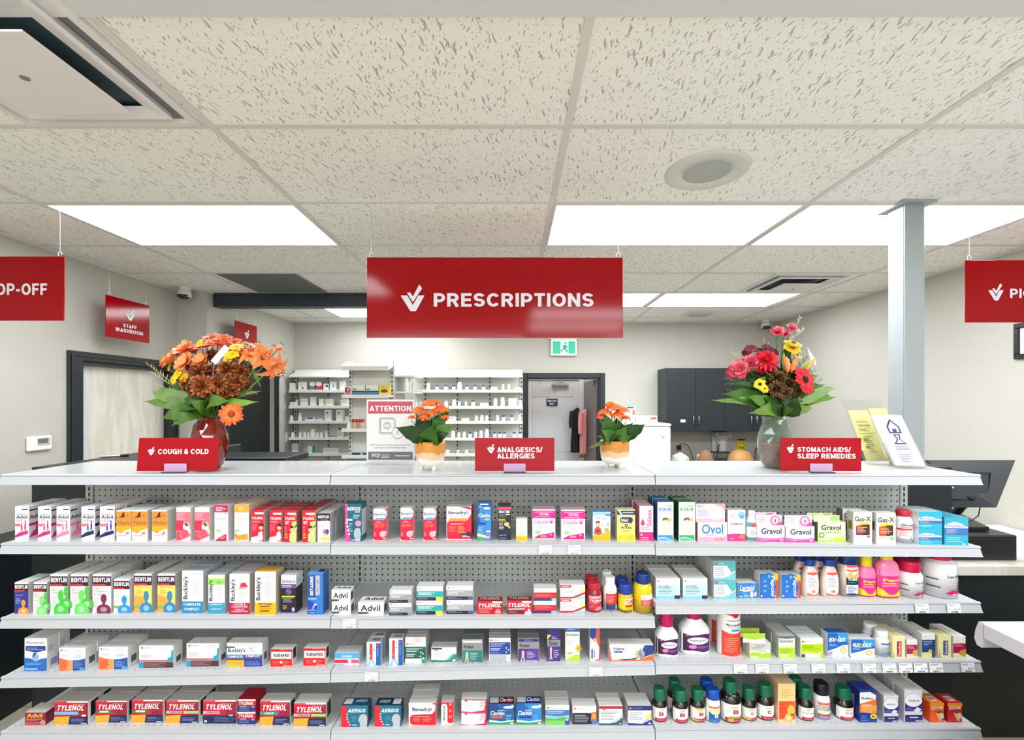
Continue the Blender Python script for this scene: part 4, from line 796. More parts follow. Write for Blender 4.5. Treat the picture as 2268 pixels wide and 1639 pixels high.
B(2, 1811, 1873, 1156, 1200, 'pale green ginger nausea carton with green hang card', 'p 0 0 0 .3 .4 .2 .7 .22 1 .36 1 0 b4d86a;p 0 .12 0 .26 .4 .16 .7 .18 1 .3 1 .2 .5 .08 d2e89a;t Gravol .13 .6 .84 .85 26301e b;t GINGER .24 .4 .82 .56 a9c074 b;c .14 .34 .1 .15 6f9a50;c .14 .34 .055 .08 e8efc8;c .7 .13 .12 .09 e6dc30', 'e9f0c4', ('5f7a3a', '9fb86a'), top='dfe8b4', d=.04, n=1, header=(1142, 'c .8 .5 .18 .42 9ed070;l .05 .3 .5 .8 2 c8d49a', 'e3edbc', 1804, 1861))
gx = lambda a, b: f't Gas-X .08 .70 .92 .86 1e1c24 b;p .14 .62 .5 .68 .86 .69 .86 .62 .5 .6 .14 .55 f2c81e;p .14 .27 .14 .55 .5 .6 .86 .61 .86 .27 {a};p .5 .27 .5 .6 .86 .61 .86 .27 4a1a14;l .2 .34 .8 .54 4 e0a878;{b};l .12 .1 .6 .14 1 lgrey'
B(2, 1866, 1908, 1127, 1193, 'white antigas carton half hidden behind the purple-panelled one', gx('8a7a2a', 'c .7 .2 .1 .04 c8b060'), 'f3f1ee', '7a6a6c', d=.035)
B(2, 1890, 1932, 1134, 1204, 'white antigas carton with a purple and brown panel', gx('8a1458', 'p .7 .2 .72 .25 .88 .24 .86 .19 e05060') + '@L:p .3 .45 .3 .7 .8 .72 .8 .42 8a7a2c;l .2 .1 .8 .2 3 grey', 'f3f1ee', 'c9c4c2', d=.035)
B(2, 1941, 1984, 1136, 1206, 'white antigas carton with a red panel and green tablet', gx('d43a28', 'c .8 .19 .12 .06 8cc070;p .15 .26 .5 .24 .8 .3 .8 .22 .2 .18 b9d8b0') + '@L:p .3 .45 .3 .7 .8 .72 .8 .42 6a4a2c;l .2 .1 .8 .2 3 grey', 'f4f2ee', 'c9c4c2', d=.035)
bottle(2, 1984, 2020, 1130, 1204, 'white tablet bottle with red lid and bent-knee picture', 'r 0 0 .7 .66 d4203c;p .5 0 .6 .3 .75 .45 .8 .7 1 .72 1 0 5a9ad8;c .78 .3 .16 .12 b8dcf0;p .75 .1 .85 .35 .9 .1 f0e8e0;t Glucosamine .12 .78 1 .9 3a3a6a b;r .1 .7 .95 .73 red;l .08 .3 .5 .58 4 f0909c', 'f0eef0', 'c8203c', 1142, .72, shoulder=.16, lz=(.03, .82), lu=.98)
im = 'r .02 .0 1 1 2aa8c0;p .02 .46 .02 .64 .3 .72 .6 .66 1 .5 1 .46 eaf2f6;t Imodium .06 .5 .78 .66 3a6aa8;p .02 .3 .02 .45 1 .45 1 .26 3a6cac;l .06 .3 .6 .42 2 b8a4b0;l .1 .06 .7 .2 2 8cd4e0'
B(2, 2034, 2086, 1134, 1206, 'of two stacked teal diarrhea cartons beside the red-lid bottle', im, '2aa8c0', ('d8dadd', '1e6f9c'), top='d9dde0', d=.05, stack=2, n=1)
B(2, 2093, 2143, 1146, 1208, 'single teal diarrhea carton last at the upper shelf end', 'r 0 0 1 1 2aa4bc;p 0 .62 .0 .72 .4 .85 .7 .78 1 .66 1 .62 eaf2f6;t Imodium .06 .64 .92 .76 3a6aa8;p 0 .38 0 .61 1 .61 1 .36 3a6cac;l .06 .42 .7 .58 4 c0a4b0;l .08 .1 .85 .3 3 8cd4e0;c .8 .05 .06 .03 white', '2aa4bc', ('2a9cb4', '1c5c9c'), d=.045, n=3, yaw=-.05)
# ======================= second shelf, left bay
def ben(title, figure, bg='f4f3f0', extra=''): return f'r 0 0 1 .83 {bg};r 0 .7 1 .95 plum;t BENYLIN .05 .80 .95 .92 white b;p 0 .71 .75 .71 .7 .75 0 .75 d8402c;{extra}{title}{figure}'
B(3, 32, 63, 1290, 1359, 'dark blue night-cold carton with orange figure at the shelf end', ben('l .1 .55 .7 .62 2 9a7cc0;l .1 .3 .5 .5 4 8c9cd0;', 'h .66 0 .75 .45 f5913c', '2a2f8c'), 'f0eff0', 'c9c6c4', top='f0eff0', d=.045, n=1)
mu = lambda o: f't MUCUS .1 .58 .75 .65 a8b898;t PHLEGM .1 .5 .85 .57 a8b898;l .1 .2 .45 .46 5 lgrey;h .93 .14 .66 .56 4fb848;h .62 0 {o}'
B(3, 74, 104, 1290, 1360, 'small white cough carton with a pale green figure', ben(mu('.75 .55 7ed87a'), ''), 'f4f3f0', 'b4b3b0', d=.045, n=1)
B(3, 111, 150, 1272, 1359, 'tall white mucus carton with a bright green figure', ben(mu('.75 .6 3cc83c'), ''), 'f4f3f0', 'c4c3c0', d=.05, n=2)
B(3, 156, 196, 1272, 1359, 'tall white mucus carton with green figure and purple pill bar', ben(mu('.75 .6 66d860'), 'p .1 .43 .1 .47 .85 .47 .85 .43 8a4a98'), 'f4f3f0', 'c4c3c0', d=.05, n=2)
B(3, 205, 246, 1272, 1358, 'tall white cough carton with a wine-coloured figure', ben('t Chest .08 .6 .4 .66 b0909c;t Congestion .08 .53 .85 .59 b0909c;t &_Cold .08 .46 .5 .52 b0909c;l .08 .15 .45 .42 6 lgrey;', 'h .62 0 .76 .5 7c2450'), 'f1eae8', 'cfcbc8', d=.05, n=2)
B(3, 252, 287, 1283, 1357, 'shorter white cold carton with blue figure and green ribbon', ben('t All_In_One .1 .6 .85 .66 b8c4d0;l .1 .3 .45 .55 5 lgrey;', 'h .68 0 .8 .52 2f8fcc', 'f2f5f7', 'p 0 .14 0 .22 .5 .2 .5 .12 8fae4a;'), 'f2f5f7', 'd2d1cf', d=.05, n=1)
al = lambda: ben('t All_In_One .1 .64 .88 .7 c8b860;l .1 .45 .6 .6 3 c8a850;', 'h .7 0 .7 .56 2f86b8', 'f6dc6a', 'p 0 .0 0 .45 .6 .4 .8 0 f2a24a;p 0 .1 0 .18 .5 .17 .5 .1 8fae4a;')
B(3, 297, 336, 1271, 1356, 'first yellow cold carton with a blue figure', al(), 'f0ece4', 'c0bcb8', top='f4f2ee', d=.05, n=2, group='yellow cold cartons with blue figure')
B(3, 349, 388, 1271, 1356, 'second yellow cold carton with blue figure, beside the tall white one', al(), 'f0ece4', 'c0bcb8', top='f4f2ee', d=.05, n=2, group='yellow cold cartons with blue figure')
def bk_(c, w1, ops=''): return f'r 0 0 1 .28 {c};t Buckley\'s .05 .33 .33 .86 1f2236 vb;l .48 .4 .9 .78 9 lgrey;{ops}' + w1
B(3, 403, 450, 1264, 1358, 'tall white syrup carton with blue COMPLETE base', bk_('2e86bc', 't COMPLETE .08 .18 .88 .24 dff0fa b;t COMPLET .12 .07 .82 .13 dff0fa b;r .25 .92 .95 .94 lgrey'), 'f2f3f4', 'c4c8cc', top='c2c8d4', d=.06, n=1)
B(3, 461, 498, 1273, 1359, 'white syrup carton with lime top and teal base', 'r 0 .74 1 1 9ada5c;r 0 .9 1 1 d8e4c4;c .65 .8 .16 .04 7cbc50;' + bk_('3a98b4', 't COMPLETE .1 .22 .85 .26 c4e4ec b;t COMPLET .15 .1 .8 .14 c4e4ec b'), 'f2f4f2', 'b0b4b8', top='c0ccd0', d=.05, n=2)
B(3, 508, 553, 1271, 1360, 'white syrup carton with crimson cough and congestion base', bk_('b3143e', 't COUGH_& .2 .22 .8 .27 f4d0d8 b;t CONGESTION .12 .16 .9 .21 f4d0d8 b;t TOUX_ET .25 .1 .75 .14 f4d0d8 b;t CONGESTION .12 .05 .9 .09 f4d0d8 b;p .52 .68 .6 .78 .8 .78 .92 .68 d02848;l .5 .62 .92 .68 2 rose'), 'f2f1f1', 'bcb8b6', top='d4ccd0', d=.06, n=1)
B(3, 564, 611, 1266, 1361, 'white syrup carton with bright yellow base', bk_('f5b416', 't DRY_COUGH .2 .22 .8 .27 4a3410 b;r .25 .18 .72 .2 6a4a10;t TOUX_SECHE .2 .12 .8 .16 d89010 b;r .25 .07 .7 .1 5a4010;r .15 .86 .9 .88 lgrey'), 'f3f2ee', 'cdbfa2', top='f1bc3c', d=.06)
B(3, 622, 656, 1274, 1358, 'black elderberry syrup carton with a white sleeve top', 'r 0 0 1 .77 16141e;r 0 .66 1 .76 6a4a98;l .1 .67 .9 .75 2 c8b4e0;t Sambucol .06 .80 .94 .9 5a5a62;c .52 .56 .22 .09 4a4668;c .45 .6 .09 .04 6a6690;c .6 .55 .09 .04 6a6690;p .05 .42 .08 .46 .95 .46 .9 .42 e8d03a;l .15 .28 .8 .4 4 9a9aa8;l .15 .1 .5 .22 3 c8b870;c .82 .1 .1 .06 b8b8bc;r 0 0 1 .03 8a5ac0@R:r 0 .68 1 1 f0f0f0;l .1 .75 .8 .92 4 lgrey', 'f0eff0', ('16141e', '1a1822'), top='e9e8e8', d=.055)
B(3, 682, 716, 1270, 1361, 'blue antiseptic carton with vertical white lettering', 'r .04 .43 .5 .95 14388c;r .48 .47 .78 .95 a8b4c8;t BETADINE .14 .47 .36 .93 white vb;l .55 .5 .72 .9 2 grey;r .05 .37 .6 .4 8cc4ea;p 0 .02 0 .36 .3 .3 .65 .2 .5 .06 1c3cb0;p .28 .14 .34 .14 .5 .24 .62 .22 .6 .26 .44 .27 e8d0d8;r .05 .1 .5 .12 7ac8b8;l .1 .03 .5 .07 1 a0c8f0@T:r .5 .3 .9 .8 navy', '2a78c4', ('2a78c4', '1c5ca8'), top='7fb0dc', d=.055)
# ======================= second shelf, middle bay
ad = 't Advil .1 .3 .86 .78 1a1c2c b;p 0 .06 .5 .1 .45 .24 0 .24 4a4a5a;p .5 0 1 0 1 .3 f6e4e6;c .46 .16 .08 .06 e8e4d8;p .06 .82 .5 .8 .5 .9 .06 .92 d4e8e2@T:t Advil .15 .35 .9 .8 1a1c2c b@R:r .1 .1 .8 .75 3a3a40'
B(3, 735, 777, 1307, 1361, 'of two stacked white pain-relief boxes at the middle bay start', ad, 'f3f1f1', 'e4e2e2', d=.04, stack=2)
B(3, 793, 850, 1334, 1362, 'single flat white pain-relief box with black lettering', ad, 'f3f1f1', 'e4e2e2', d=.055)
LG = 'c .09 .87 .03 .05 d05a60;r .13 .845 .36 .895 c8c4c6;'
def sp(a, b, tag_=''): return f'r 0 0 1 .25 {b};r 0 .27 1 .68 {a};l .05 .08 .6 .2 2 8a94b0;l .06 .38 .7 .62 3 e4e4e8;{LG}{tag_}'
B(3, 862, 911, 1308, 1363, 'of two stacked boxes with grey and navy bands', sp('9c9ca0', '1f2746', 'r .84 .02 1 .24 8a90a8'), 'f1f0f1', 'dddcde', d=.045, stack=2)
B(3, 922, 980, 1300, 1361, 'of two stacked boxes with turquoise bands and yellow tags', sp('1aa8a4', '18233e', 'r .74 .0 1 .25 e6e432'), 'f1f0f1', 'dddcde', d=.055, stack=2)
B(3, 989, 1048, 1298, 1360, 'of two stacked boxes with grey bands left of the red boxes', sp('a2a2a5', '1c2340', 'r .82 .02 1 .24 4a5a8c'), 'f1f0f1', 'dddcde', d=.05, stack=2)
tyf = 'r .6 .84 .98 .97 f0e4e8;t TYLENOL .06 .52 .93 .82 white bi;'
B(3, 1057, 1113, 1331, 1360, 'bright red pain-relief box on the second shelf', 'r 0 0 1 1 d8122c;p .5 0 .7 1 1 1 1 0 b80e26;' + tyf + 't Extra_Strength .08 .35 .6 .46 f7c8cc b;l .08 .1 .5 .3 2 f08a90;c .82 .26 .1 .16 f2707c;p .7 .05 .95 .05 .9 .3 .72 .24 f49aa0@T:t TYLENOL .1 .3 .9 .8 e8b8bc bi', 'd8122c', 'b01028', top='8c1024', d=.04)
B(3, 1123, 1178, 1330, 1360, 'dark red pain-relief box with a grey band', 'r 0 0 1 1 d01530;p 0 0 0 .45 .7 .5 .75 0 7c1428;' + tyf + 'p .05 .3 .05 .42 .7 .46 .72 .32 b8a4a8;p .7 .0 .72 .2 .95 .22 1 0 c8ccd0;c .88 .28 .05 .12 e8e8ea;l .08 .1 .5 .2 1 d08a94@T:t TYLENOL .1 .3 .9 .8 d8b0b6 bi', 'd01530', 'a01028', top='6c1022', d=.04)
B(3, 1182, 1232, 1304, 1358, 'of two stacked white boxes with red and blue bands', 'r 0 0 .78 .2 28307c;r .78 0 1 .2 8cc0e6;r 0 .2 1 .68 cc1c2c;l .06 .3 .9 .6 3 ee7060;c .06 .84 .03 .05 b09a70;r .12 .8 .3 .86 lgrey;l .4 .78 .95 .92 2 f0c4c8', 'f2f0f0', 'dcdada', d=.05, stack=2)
B(3, 1241, 1296, 1296, 1357, 'of two stacked white boxes with red swoosh and sun', 'r 0 .8 .44 .98 c8203c;r .06 .85 .36 .92 f0b8c0;g .88 .6 .14 .24 9 f4dc6a;p 0 .02 0 .14 .5 .14 1 .5 1 .36 .6 .06 .4 .02 c81c34;p .58 0 .58 .1 .75 .14 .85 .2 1 .14 1 0 9ccbe8;l .05 .3 .7 .72 4 lgrey', 'f3f1f0', 'dcdada', d=.055, stack=2)
bottle(3, 1299, 1333, 1290, 1357, 'dark red see-through jar of red caplets', 'r 0 0 1 1 c8283c;r .1 .78 .95 .96 e8a8b0;t TYLENOL .12 .56 .98 .74 white bi;r .1 .48 .8 .52 e07a84;p .5 0 .55 .24 .9 .3 .95 .05 f08088;l .1 .2 .5 .4 3 e8707c', '8c1424', 'c41c34', 1304, .84, shoulder=.14, lz=(.08, .78), labcol='c8283c', n=1, lu=.92, neck=.8)
bottle(3, 1336, 1367, 1278, 1356, 'white plastic bottle with red and navy label', 'r .15 0 .95 .34 2c3478;r .15 .34 .95 1 d62838;l .2 .45 .85 .9 5 f08a80;r .8 .02 .95 .3 8cc0e6', 'f0eff0', 'f4f4f4', 1291, .7, shoulder=.22, lz=(.08, .66), labcol=None, n=1)
bottle(3, 1369, 1402, 1293, 1358, 'yellow jar with blue lid and dark red label', 'r 0 0 .4 1 f0d21a;r .4 0 1 .52 b02a24;r .4 .6 1 1 e8e4dc;t TYLENOL .42 .62 1 .92 c02030 bi;c .95 .2 .16 .3 f0d21a;l .45 .1 .8 .45 3 e08060', 'd8b414', '1c3c9c', 1314, .86, shoulder=.1, lz=(.05, .8), labcol='f0d21a', n=1, neck=.82)
bottle(3, 1404, 1445, 1270, 1361, 'large yellow see-through jar with dark blue lid', 'r .3 .0 1 1 f4f0ec;r .3 0 1 .55 d64848;c .42 .75 .05 .04 d05a60;l .5 .7 .9 .8 1 lgrey;l .38 .1 .9 .48 4 f0a098', 'ecc80e', '17357c', 1291, .74, shoulder=.14, lz=(.28, .66), labcol=None, neck=.7)
# ======================= second shelf, right bay
dr = 'r 0 0 1 .7 bfdfea;r 0 0 1 .13 8cc8de;r .77 0 1 .17 1f2a5a;t SOULAGEMENT .1 .58 .56 .65 6a8cae b;t DE_LA_DIARRHEE .1 .5 .62 .56 6a8cae b;l .1 .44 .7 .47 1 a0b8c8;t DIARRHEA_RELIEF .1 .34 .66 .4 6a8cae b;l .1 .2 .7 .3 2 9ab8cc;' + LG
B(3, 1453, 1506, 1281, 1326, 'white and pale blue diarrhea box at the right bay start', dr, 'f2f2f2', 'cfcfcd', d=.05, n=2, group='pale blue diarrhea boxes')
B(3, 1513, 1567, 1281, 1326, 'white and pale blue diarrhea box beside the teal stack', dr, 'f2f2f2', 'cfcfcd', d=.05, n=2, group='pale blue diarrhea boxes')
B(3, 1581, 1630, 1243, 1326, 'of two stacked white boxes with teal swoosh', 'r 0 .75 1 1 58b0ba;p .4 0 .7 .3 1 .5 1 0 6ab8c4;p 1 .75 1 .3 .8 .4 .6 .75 58b0ba;p 0 0 0 .12 .5 .1 1 .35 1 0 7cc4cc;p .6 .2 1 .5 1 .42 .6 .14 d8eef0;c .12 .86 .07 .07 d05a60;l .22 .82 .6 .9 1 cfe8ea;l .06 .2 .6 .68 5 a4acb4', 'f0f3f2', 'c8cac8', top='c9d2cc', d=.05, n=2, stack=2)
B(3, 1635, 1677, 1292, 1325, 'low blue lactase box with a milk glass picture', 'r 0 0 1 1 2a80cc;t Lactaid .08 .5 .86 .88 white bi;p .22 .42 .25 .5 .8 .58 .75 .46 e8c09a;p .62 .08 .64 .42 .78 .42 .8 .08 f2f2f4;c .9 .28 .06 .16 f0d8c8;l .28 .05 .6 .34 3 a8cdf0;c .14 .12 .07 .04 white', '2a80cc', 'c8d2da', top='eef0f2', d=.05)
pe = 'r 0 0 1 1 2560b4;c .45 .5 .46 .55 2a70c4;p .75 1 1 1 1 0 .84 0 .9 .5 f0a428;p .88 0 .9 .5 .86 .75 1 .75 1 0 d8482c;p 1 1 .7 1 1 .7 f6c21c;t Pepcid .56 .06 .82 .94 white dbi;t AC .44 .82 .56 .96 c8dcf4 d;l .2 .2 .4 .8 3 7aa4dc;c .08 .1 .05 .05 b8d4f0'
B(3, 1683, 1723, 1271, 1325, 'first blue and orange heartburn box with vertical lettering', pe, '2560b4', 'd8dcde', top='eceae6', d=.045)
B(3, 1731, 1773, 1273, 1325, 'second blue and orange heartburn box, beside the antacid bottles', pe, '2560b4', 'd8dcde', top='e8e6e4', d=.045)
at = 'p .0 .9 .0 1 1 1 1 .9 .6 .9 .5 .84 .4 .9 e0584a;l .1 .56 .9 .8 4 9aa0ac;l .1 .4 .9 .5 2 8c94a0;c .5 .2 .2 .06 d0a870;c .56 .17 .07 .03 7a4030;p 0 0 0 .12 .3 .08 .7 .05 1 .14 1 0 e87058'
PB = [(.86, 0), (.97, .02), (1, .3), (1, .45), (.95, .62), (.85, .75), (.7, .88), (.52, .95), (.46, 1)]
for x0, x1, lb in ((1777, 1813, 'first pale tablet bottle with a blue cap and red-edged label'), (1819, 1857, 'second pale tablet bottle with blue cap and red-edged label')):
    bottle(3, x0, x1, 1239, 1324, lb, at, 'ead4cc', '1c3f98', 1252, .62, dep=.7, shoulder=.3, lz=(.06, .80), lu=.68, n=1, profile=PB, e=2.4, gap=.012)
bottle(3, 1860, 1899, 1229, 1323, 'squarish see-through antacid bottle with a wide blue cap', 'r 0 0 1 1 22306c;p 0 .85 0 1 1 1 1 .85 .5 .8 e8502c;c .8 .93 .05 .03 white;p 0 .68 .3 .8 .6 .7 1 .78 1 .6 0 .6 f0b87a;r 0 .36 1 .6 12183c;t TUMS .1 .5 .9 .6 white b;r .1 .42 .8 .46 3a8a70;l .1 .05 .9 .32 5 6a78a8', 'e2d2c4', '16326c', 1248, .9, dep=.8, shoulder=.1, lz=(.06, .97), lu=.66, e=3.2, cape=3)
pp = 'r 0 0 1 1 f0308c;r 0 .78 1 1 f884b4;t Pepto .14 .54 1 .68 f4dc3a b;r .14 .47 .7 .52 e8b828;l .12 .36 .8 .44 2 f8a0c8;p 0 0 0 .3 .15 .24 .35 .08 .5 .06 .65 .08 .85 .24 1 .3 1 0 f0cf18;l .2 .01 .8 .05 1 d8a818;c .85 .18 .1 .05 d8a030'
bottle(3, 1902, 1937, 1229, 1323, 'smaller hot pink liquid bottle with a yellow cap', pp, 'f680b0', 'ecd21a', 1252, .66, dep=.7, shoulder=.18, lz=(.06, .78), e=2.8, labcol='f0308c', name='liquid_bottle')
bottle(3, 1941, 1989, 1222, 1326, 'larger hot pink liquid bottle with a yellow cap', pp, 'f680b0', 'ecd21a', 1238, .56, dep=.66, shoulder=.2, lz=(.06, .74), e=2.8, labcol='f0308c', name='liquid_bottle')
lx = 't Lax-A-Day .38 .62 1 .74 4a4a78 b;l .4 .5 1 .58 2 lgrey;r .46 .43 .72 .46 f0c0c8;p .3 .12 .5 .24 .7 .2 1 .26 1 .14 .5 .1 d8145c;r .6 .08 1 .15 8a88c4;c .56 .11 .05 .03 d8d0e0;r 0 .55 .16 .59 3a3f5c;r 0 .3 .2 .34 3a3f5c;l .42 .0 .7 .05 1 lgrey'
bottle(3, 1991, 2042, 1242, 1327, 'white powder bottle with a raspberry lid, the smaller of two', lx, 'f0eef0', 'd0124c', 1264, .84, shoulder=.14, lz=(.04, .88), labcol=None, n=1, neck=.78, name='powder_tub', cat='tub')
bottle(3, 2051, 2117, 1231, 1328, 'big white powder tub at the second shelf right end', lx, 'f0eef0', 'd0124c', 1238, .66, shoulder=.12, lz=(.04, .86), labcol=None, neck=.6, name='powder_tub', cat='tub')
# ======================= third shelf, left bay
B(4, 54, 104, 1413, 1486, 'tall white and blue mucus-relief box at the third shelf end', 't Mucinex .1 .82 .9 .9 6a7484 b;p .06 .62 .06 .76 .94 .76 .94 .62 .5 .56 1c3c90;l .12 .62 .88 .72 2 7a94d0;p 0 0 0 .4 .3 .38 .5 .28 .7 .36 1 .4 1 0 1c68b8;c .5 .42 .14 .12 8cb0e0;p .36 .42 .4 .54 .55 .56 .5 .5 .42 .42 244a9c;l .1 .18 .9 .26 2 6ab0e8;r .04 .03 .6 .09 7ab8ea@R:r .3 .1 .9 .3 8a90c0;r .1 .55 .5 .75 b8b8c0', 'f2f2f4', 'd9d8d8', d=.045, n=1)
ob = LG.replace('.87', '.9').replace('.845', '.88').replace('.895', '.92') + 'p 0 0 0 .56 .25 .48 .5 .45 .5 0 f0703c;p .3 0 .3 .46 .5 .45 .5 0 f6a24c;p .52 0 .52 .45 .75 .46 1 .54 1 0 28509c;l .05 .1 .4 .4 4 e85a34;l .56 .1 .95 .4 4 6a90cc;l .6 .56 .95 .72 3 a8c8ea;l .6 .8 .95 .93 2 f3d0d4;l .06 .62 .4 .72 2 lgrey;r .8 .0 1 .12 5a9ad0@R:r .3 .2 .8 .5 5a6068'
B(4, 131, 189, 1435, 1485, 'first white box with orange and blue lower panels', ob, 'f2f2f4', 'e2e2e2', d=.05, n=1, group='orange and blue panelled boxes')
B(4, 219, 283, 1433, 1482, 'second white box with orange and blue lower panels', ob, 'f2f2f4', 'e2e2e2', d=.05, n=1, group='orange and blue panelled boxes')
mr = LG.replace('.87', '.9').replace('.845', '.88').replace('.895', '.92') + 'r 0 .28 .85 .35 c05560;r 0 0 1 .26 5c3a40;l .16 .05 .78 .22 3 9a7078;r 0 0 .14 .26 2a98b4;r .8 .02 .98 .24 4a3030;p .82 .28 .84 .45 .94 .5 .95 .78 1 .82 1 .28 2a98b0;l .05 .45 .6 .62 4 lgrey;l .6 .84 .95 .95 2 f3d0d4@R:r .3 .15 .8 .4 4a4c50'
B(4, 308, 384, 1430, 1479, 'first long white box with maroon base stripe', mr, 'f3f3f4', 'e2e2e2', d=.05, group='long white boxes with maroon stripe')
B(4, 413, 485, 1425, 1476, 'second long white box with maroon base stripe', mr, 'f3f3f4', 'e2e2e2', d=.05, group='long white boxes with maroon stripe')
B(4, 502, 581, 1424, 1476, 'long white and blue COMPLETE cold box with orange panel', 't Buckley\'s .04 .56 .52 .78 1c1c28 b;r 0 .34 1 .5 1c7ab0;r .5 .34 1 .5 1c50a0;t COMPLETE .04 .38 .45 .47 white b;t COMPLET .54 .4 .94 .49 white b;r 0 .28 1 .34 6a2a70;r 0 0 .5 .28 f2a82a;p 0 0 .3 0 .4 .06 0 .08 c8d048;r .5 0 1 .28 1c3c90;l .54 .05 .95 .24 3 6a88cc;p 0 .8 .22 .8 .26 .85 0 .86 4a4a88;l .62 .6 .85 .85 6 lgrey;r .2 .95 .95 .96 grey@R:r .3 .2 .7 .5 50545c', 'f4f3f4', 'd9d9db', d=.045)
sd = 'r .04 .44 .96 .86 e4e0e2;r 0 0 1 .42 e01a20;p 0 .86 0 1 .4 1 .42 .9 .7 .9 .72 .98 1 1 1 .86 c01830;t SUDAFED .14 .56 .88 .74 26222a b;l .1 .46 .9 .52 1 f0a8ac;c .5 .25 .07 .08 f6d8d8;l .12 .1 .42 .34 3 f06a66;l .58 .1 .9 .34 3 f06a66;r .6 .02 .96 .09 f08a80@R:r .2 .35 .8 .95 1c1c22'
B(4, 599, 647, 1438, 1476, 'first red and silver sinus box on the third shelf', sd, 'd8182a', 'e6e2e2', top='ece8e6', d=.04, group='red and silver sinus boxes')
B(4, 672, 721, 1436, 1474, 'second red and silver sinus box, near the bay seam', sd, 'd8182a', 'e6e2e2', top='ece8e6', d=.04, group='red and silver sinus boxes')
# ======================= third shelf, middle bay
B(4, 741, 795, 1446, 1472, 'low box with light blue and red stripes', 'r 0 .52 1 1 4aa4dc;t ASPIRIN .26 .6 .72 .8 c8e6f8 bi;r 0 .14 .6 .44 c8304c;p .6 .14 .6 .44 1 .44 1 .14 e0566a;c .62 .3 .07 .18 f0e8ea;l .02 .0 .5 .1 1 9ab8d8', 'eef2f6', 'd4dade', top='d2d6d8', d=.055)
tb2 = 'r 0 0 1 .95 f0f2f6;p 0 0 0 .6 .3 .35 .6 .1 .7 0 8cbce8;p 0 .0 0 .8 .15 .9 .3 .3 .1 0 b8d8f0;r .22 .24 .42 .93 dc3040;r .68 0 1 .95 2058a8;p .25 0 .3 .2 .6 0 f0f2f6;c .78 .86 .09 .05 c04a80;r .78 .4 .84 .75 7aa4dc;l .5 .6 .6 .9 2 grey;l .24 .3 .4 .5 1 f07a70'
B(4, 812, 843, 1422, 1473, 'upright blue and red box with barcode top, left of two', tb2 + '@T:s .3 .3 .9 .7', 'f0f2f6', 'cfd2dc', top='dedede', d=.04, n=1, group='upright blue and red boxes')
B(4, 862, 892, 1414, 1473, 'upright blue and red box beside the dark green one', tb2 + '@T:s .3 .3 .9 .7', 'f0f2f6', 'cfd2dc', top='dedede', d=.04, group='upright blue and red boxes')
B(4, 897, 943, 1411, 1469, 'white box with a dark green panel and tablets', 'r 0 .18 1 .63 0c5c50;p .8 0 .8 .2 1 .22 1 0 2a9878;l .06 .42 .9 .6 3 a8cfc4;l .06 .24 .6 .38 2 e4f0ec;c .76 .42 .04 .03 white;c .86 .37 .04 .03 white;c .74 .27 .04 .03 white;c .88 .2 .07 .03 e8f0ec;c .1 .74 .04 .04 d05a60;r .16 .72 .45 .76 lgrey;l .4 .8 .95 .95 4 f0c8cc', 'f1f0f0', 'c9c8c8', top='d4d0ce', d=.04, n=2)
B(4, 955, 1011, 1434, 1466, 'low white box with a green pill swoosh', 'r .02 .86 .42 .98 1c4c44;c .2 .83 .05 .08 d04a58;p 0 .0 0 .14 .5 .1 .8 .2 1 .16 1 0 1c7a66;p .6 .2 .8 .5 .95 .6 1 .6 1 .14 .8 .2 6abca4;p .75 .2 .88 .5 1 .5 1 .2 2c8c74;c .9 .12 .07 .07 white;l .06 .3 .6 .65 4 lgrey;l .55 .7 .95 .92 3 f0d0d4', 'f2f1f0', 'd0d0ce', top='d9d8d6', d=.045)
def rb(c, c2, ops=''): return f'r .02 0 .98 .94 8c8e92;r .02 0 .98 .54 {c};p .4 0 .5 .5 .98 .5 .98 0 {c2};{ops}t Robax .07 .62 .58 .76 2c2c34 bi;c .24 .42 .05 .05 e0c8b0;p .18 .38 .32 .4 .3 .24 .34 .04 .28 .04 .24 .2 .18 .04 .14 .04 .18 .24 d8bca4;l .42 .12 .85 .44 5 b8b0d0;r .1 .02 .9 .05 c8c4d4'
B(4, 1023, 1069, 1416, 1468, 'grey and green back-pain box with a walking figure', rb('1c8c78', '0f7a66', 'r .04 .86 .96 .95 e4e0de;'), 'a8aaac', '9a9c9e', top='7a7e80', d=.04, n=1)
B(4, 1083, 1131, 1413, 1465, 'white box with a royal blue panel and tablets', 'r .02 .3 .98 .82 20409c;l .08 .62 .8 .78 3 a8b8e0;l .08 .46 .65 .58 2 e0e6f4;l .08 .34 .5 .42 2 7a90d0;c .8 .58 .03 .03 white;c .9 .5 .03 .03 white;c .8 .4 .03 .03 white;r .04 .02 .8 .28 b4b6bc;r .82 .02 .98 .3 e4e6ec;c .1 .91 .04 .04 d04a58;r .16 .89 .45 .93 lgrey', 'f1f0f1', 'c2c2c6', top='c8c6c6', d=.04, n=2)
B(4, 1147, 1194, 1414, 1464, 'grey and purple back-pain box with a walking figure', rb('4a2c84', '5a3c98', 'r .02 .86 .98 .98 32246c;l .3 .88 .75 .96 2 8c80c0;') , 'b4b4b8', 'a4a4a8', top='8e8e94', d=.04, n=2)
B(4, 1212, 1241, 1393, 1464, 'slim purple back-pain box with a yellow corner flash', 'r .0 .0 1 1 8a8a8e;r 0 .66 1 1 33287c;p 0 .66 0 .82 .32 .82 f0d83a;r 0 0 1 .46 4a2c84;l .35 .68 .8 .78 2 b0a8e0;t Robax .14 .5 .85 .61 2c2c34 bi;c .28 .4 .08 .04 e0c8b0;p .2 .37 .36 .38 .34 .2 .4 .04 .32 .04 .28 .18 .22 .04 .16 .04 .22 .2 d8bca4;l .5 .1 .9 .36 4 b8b0d0', '8a8a8e', '6a6470', top='28205c', d=.035)
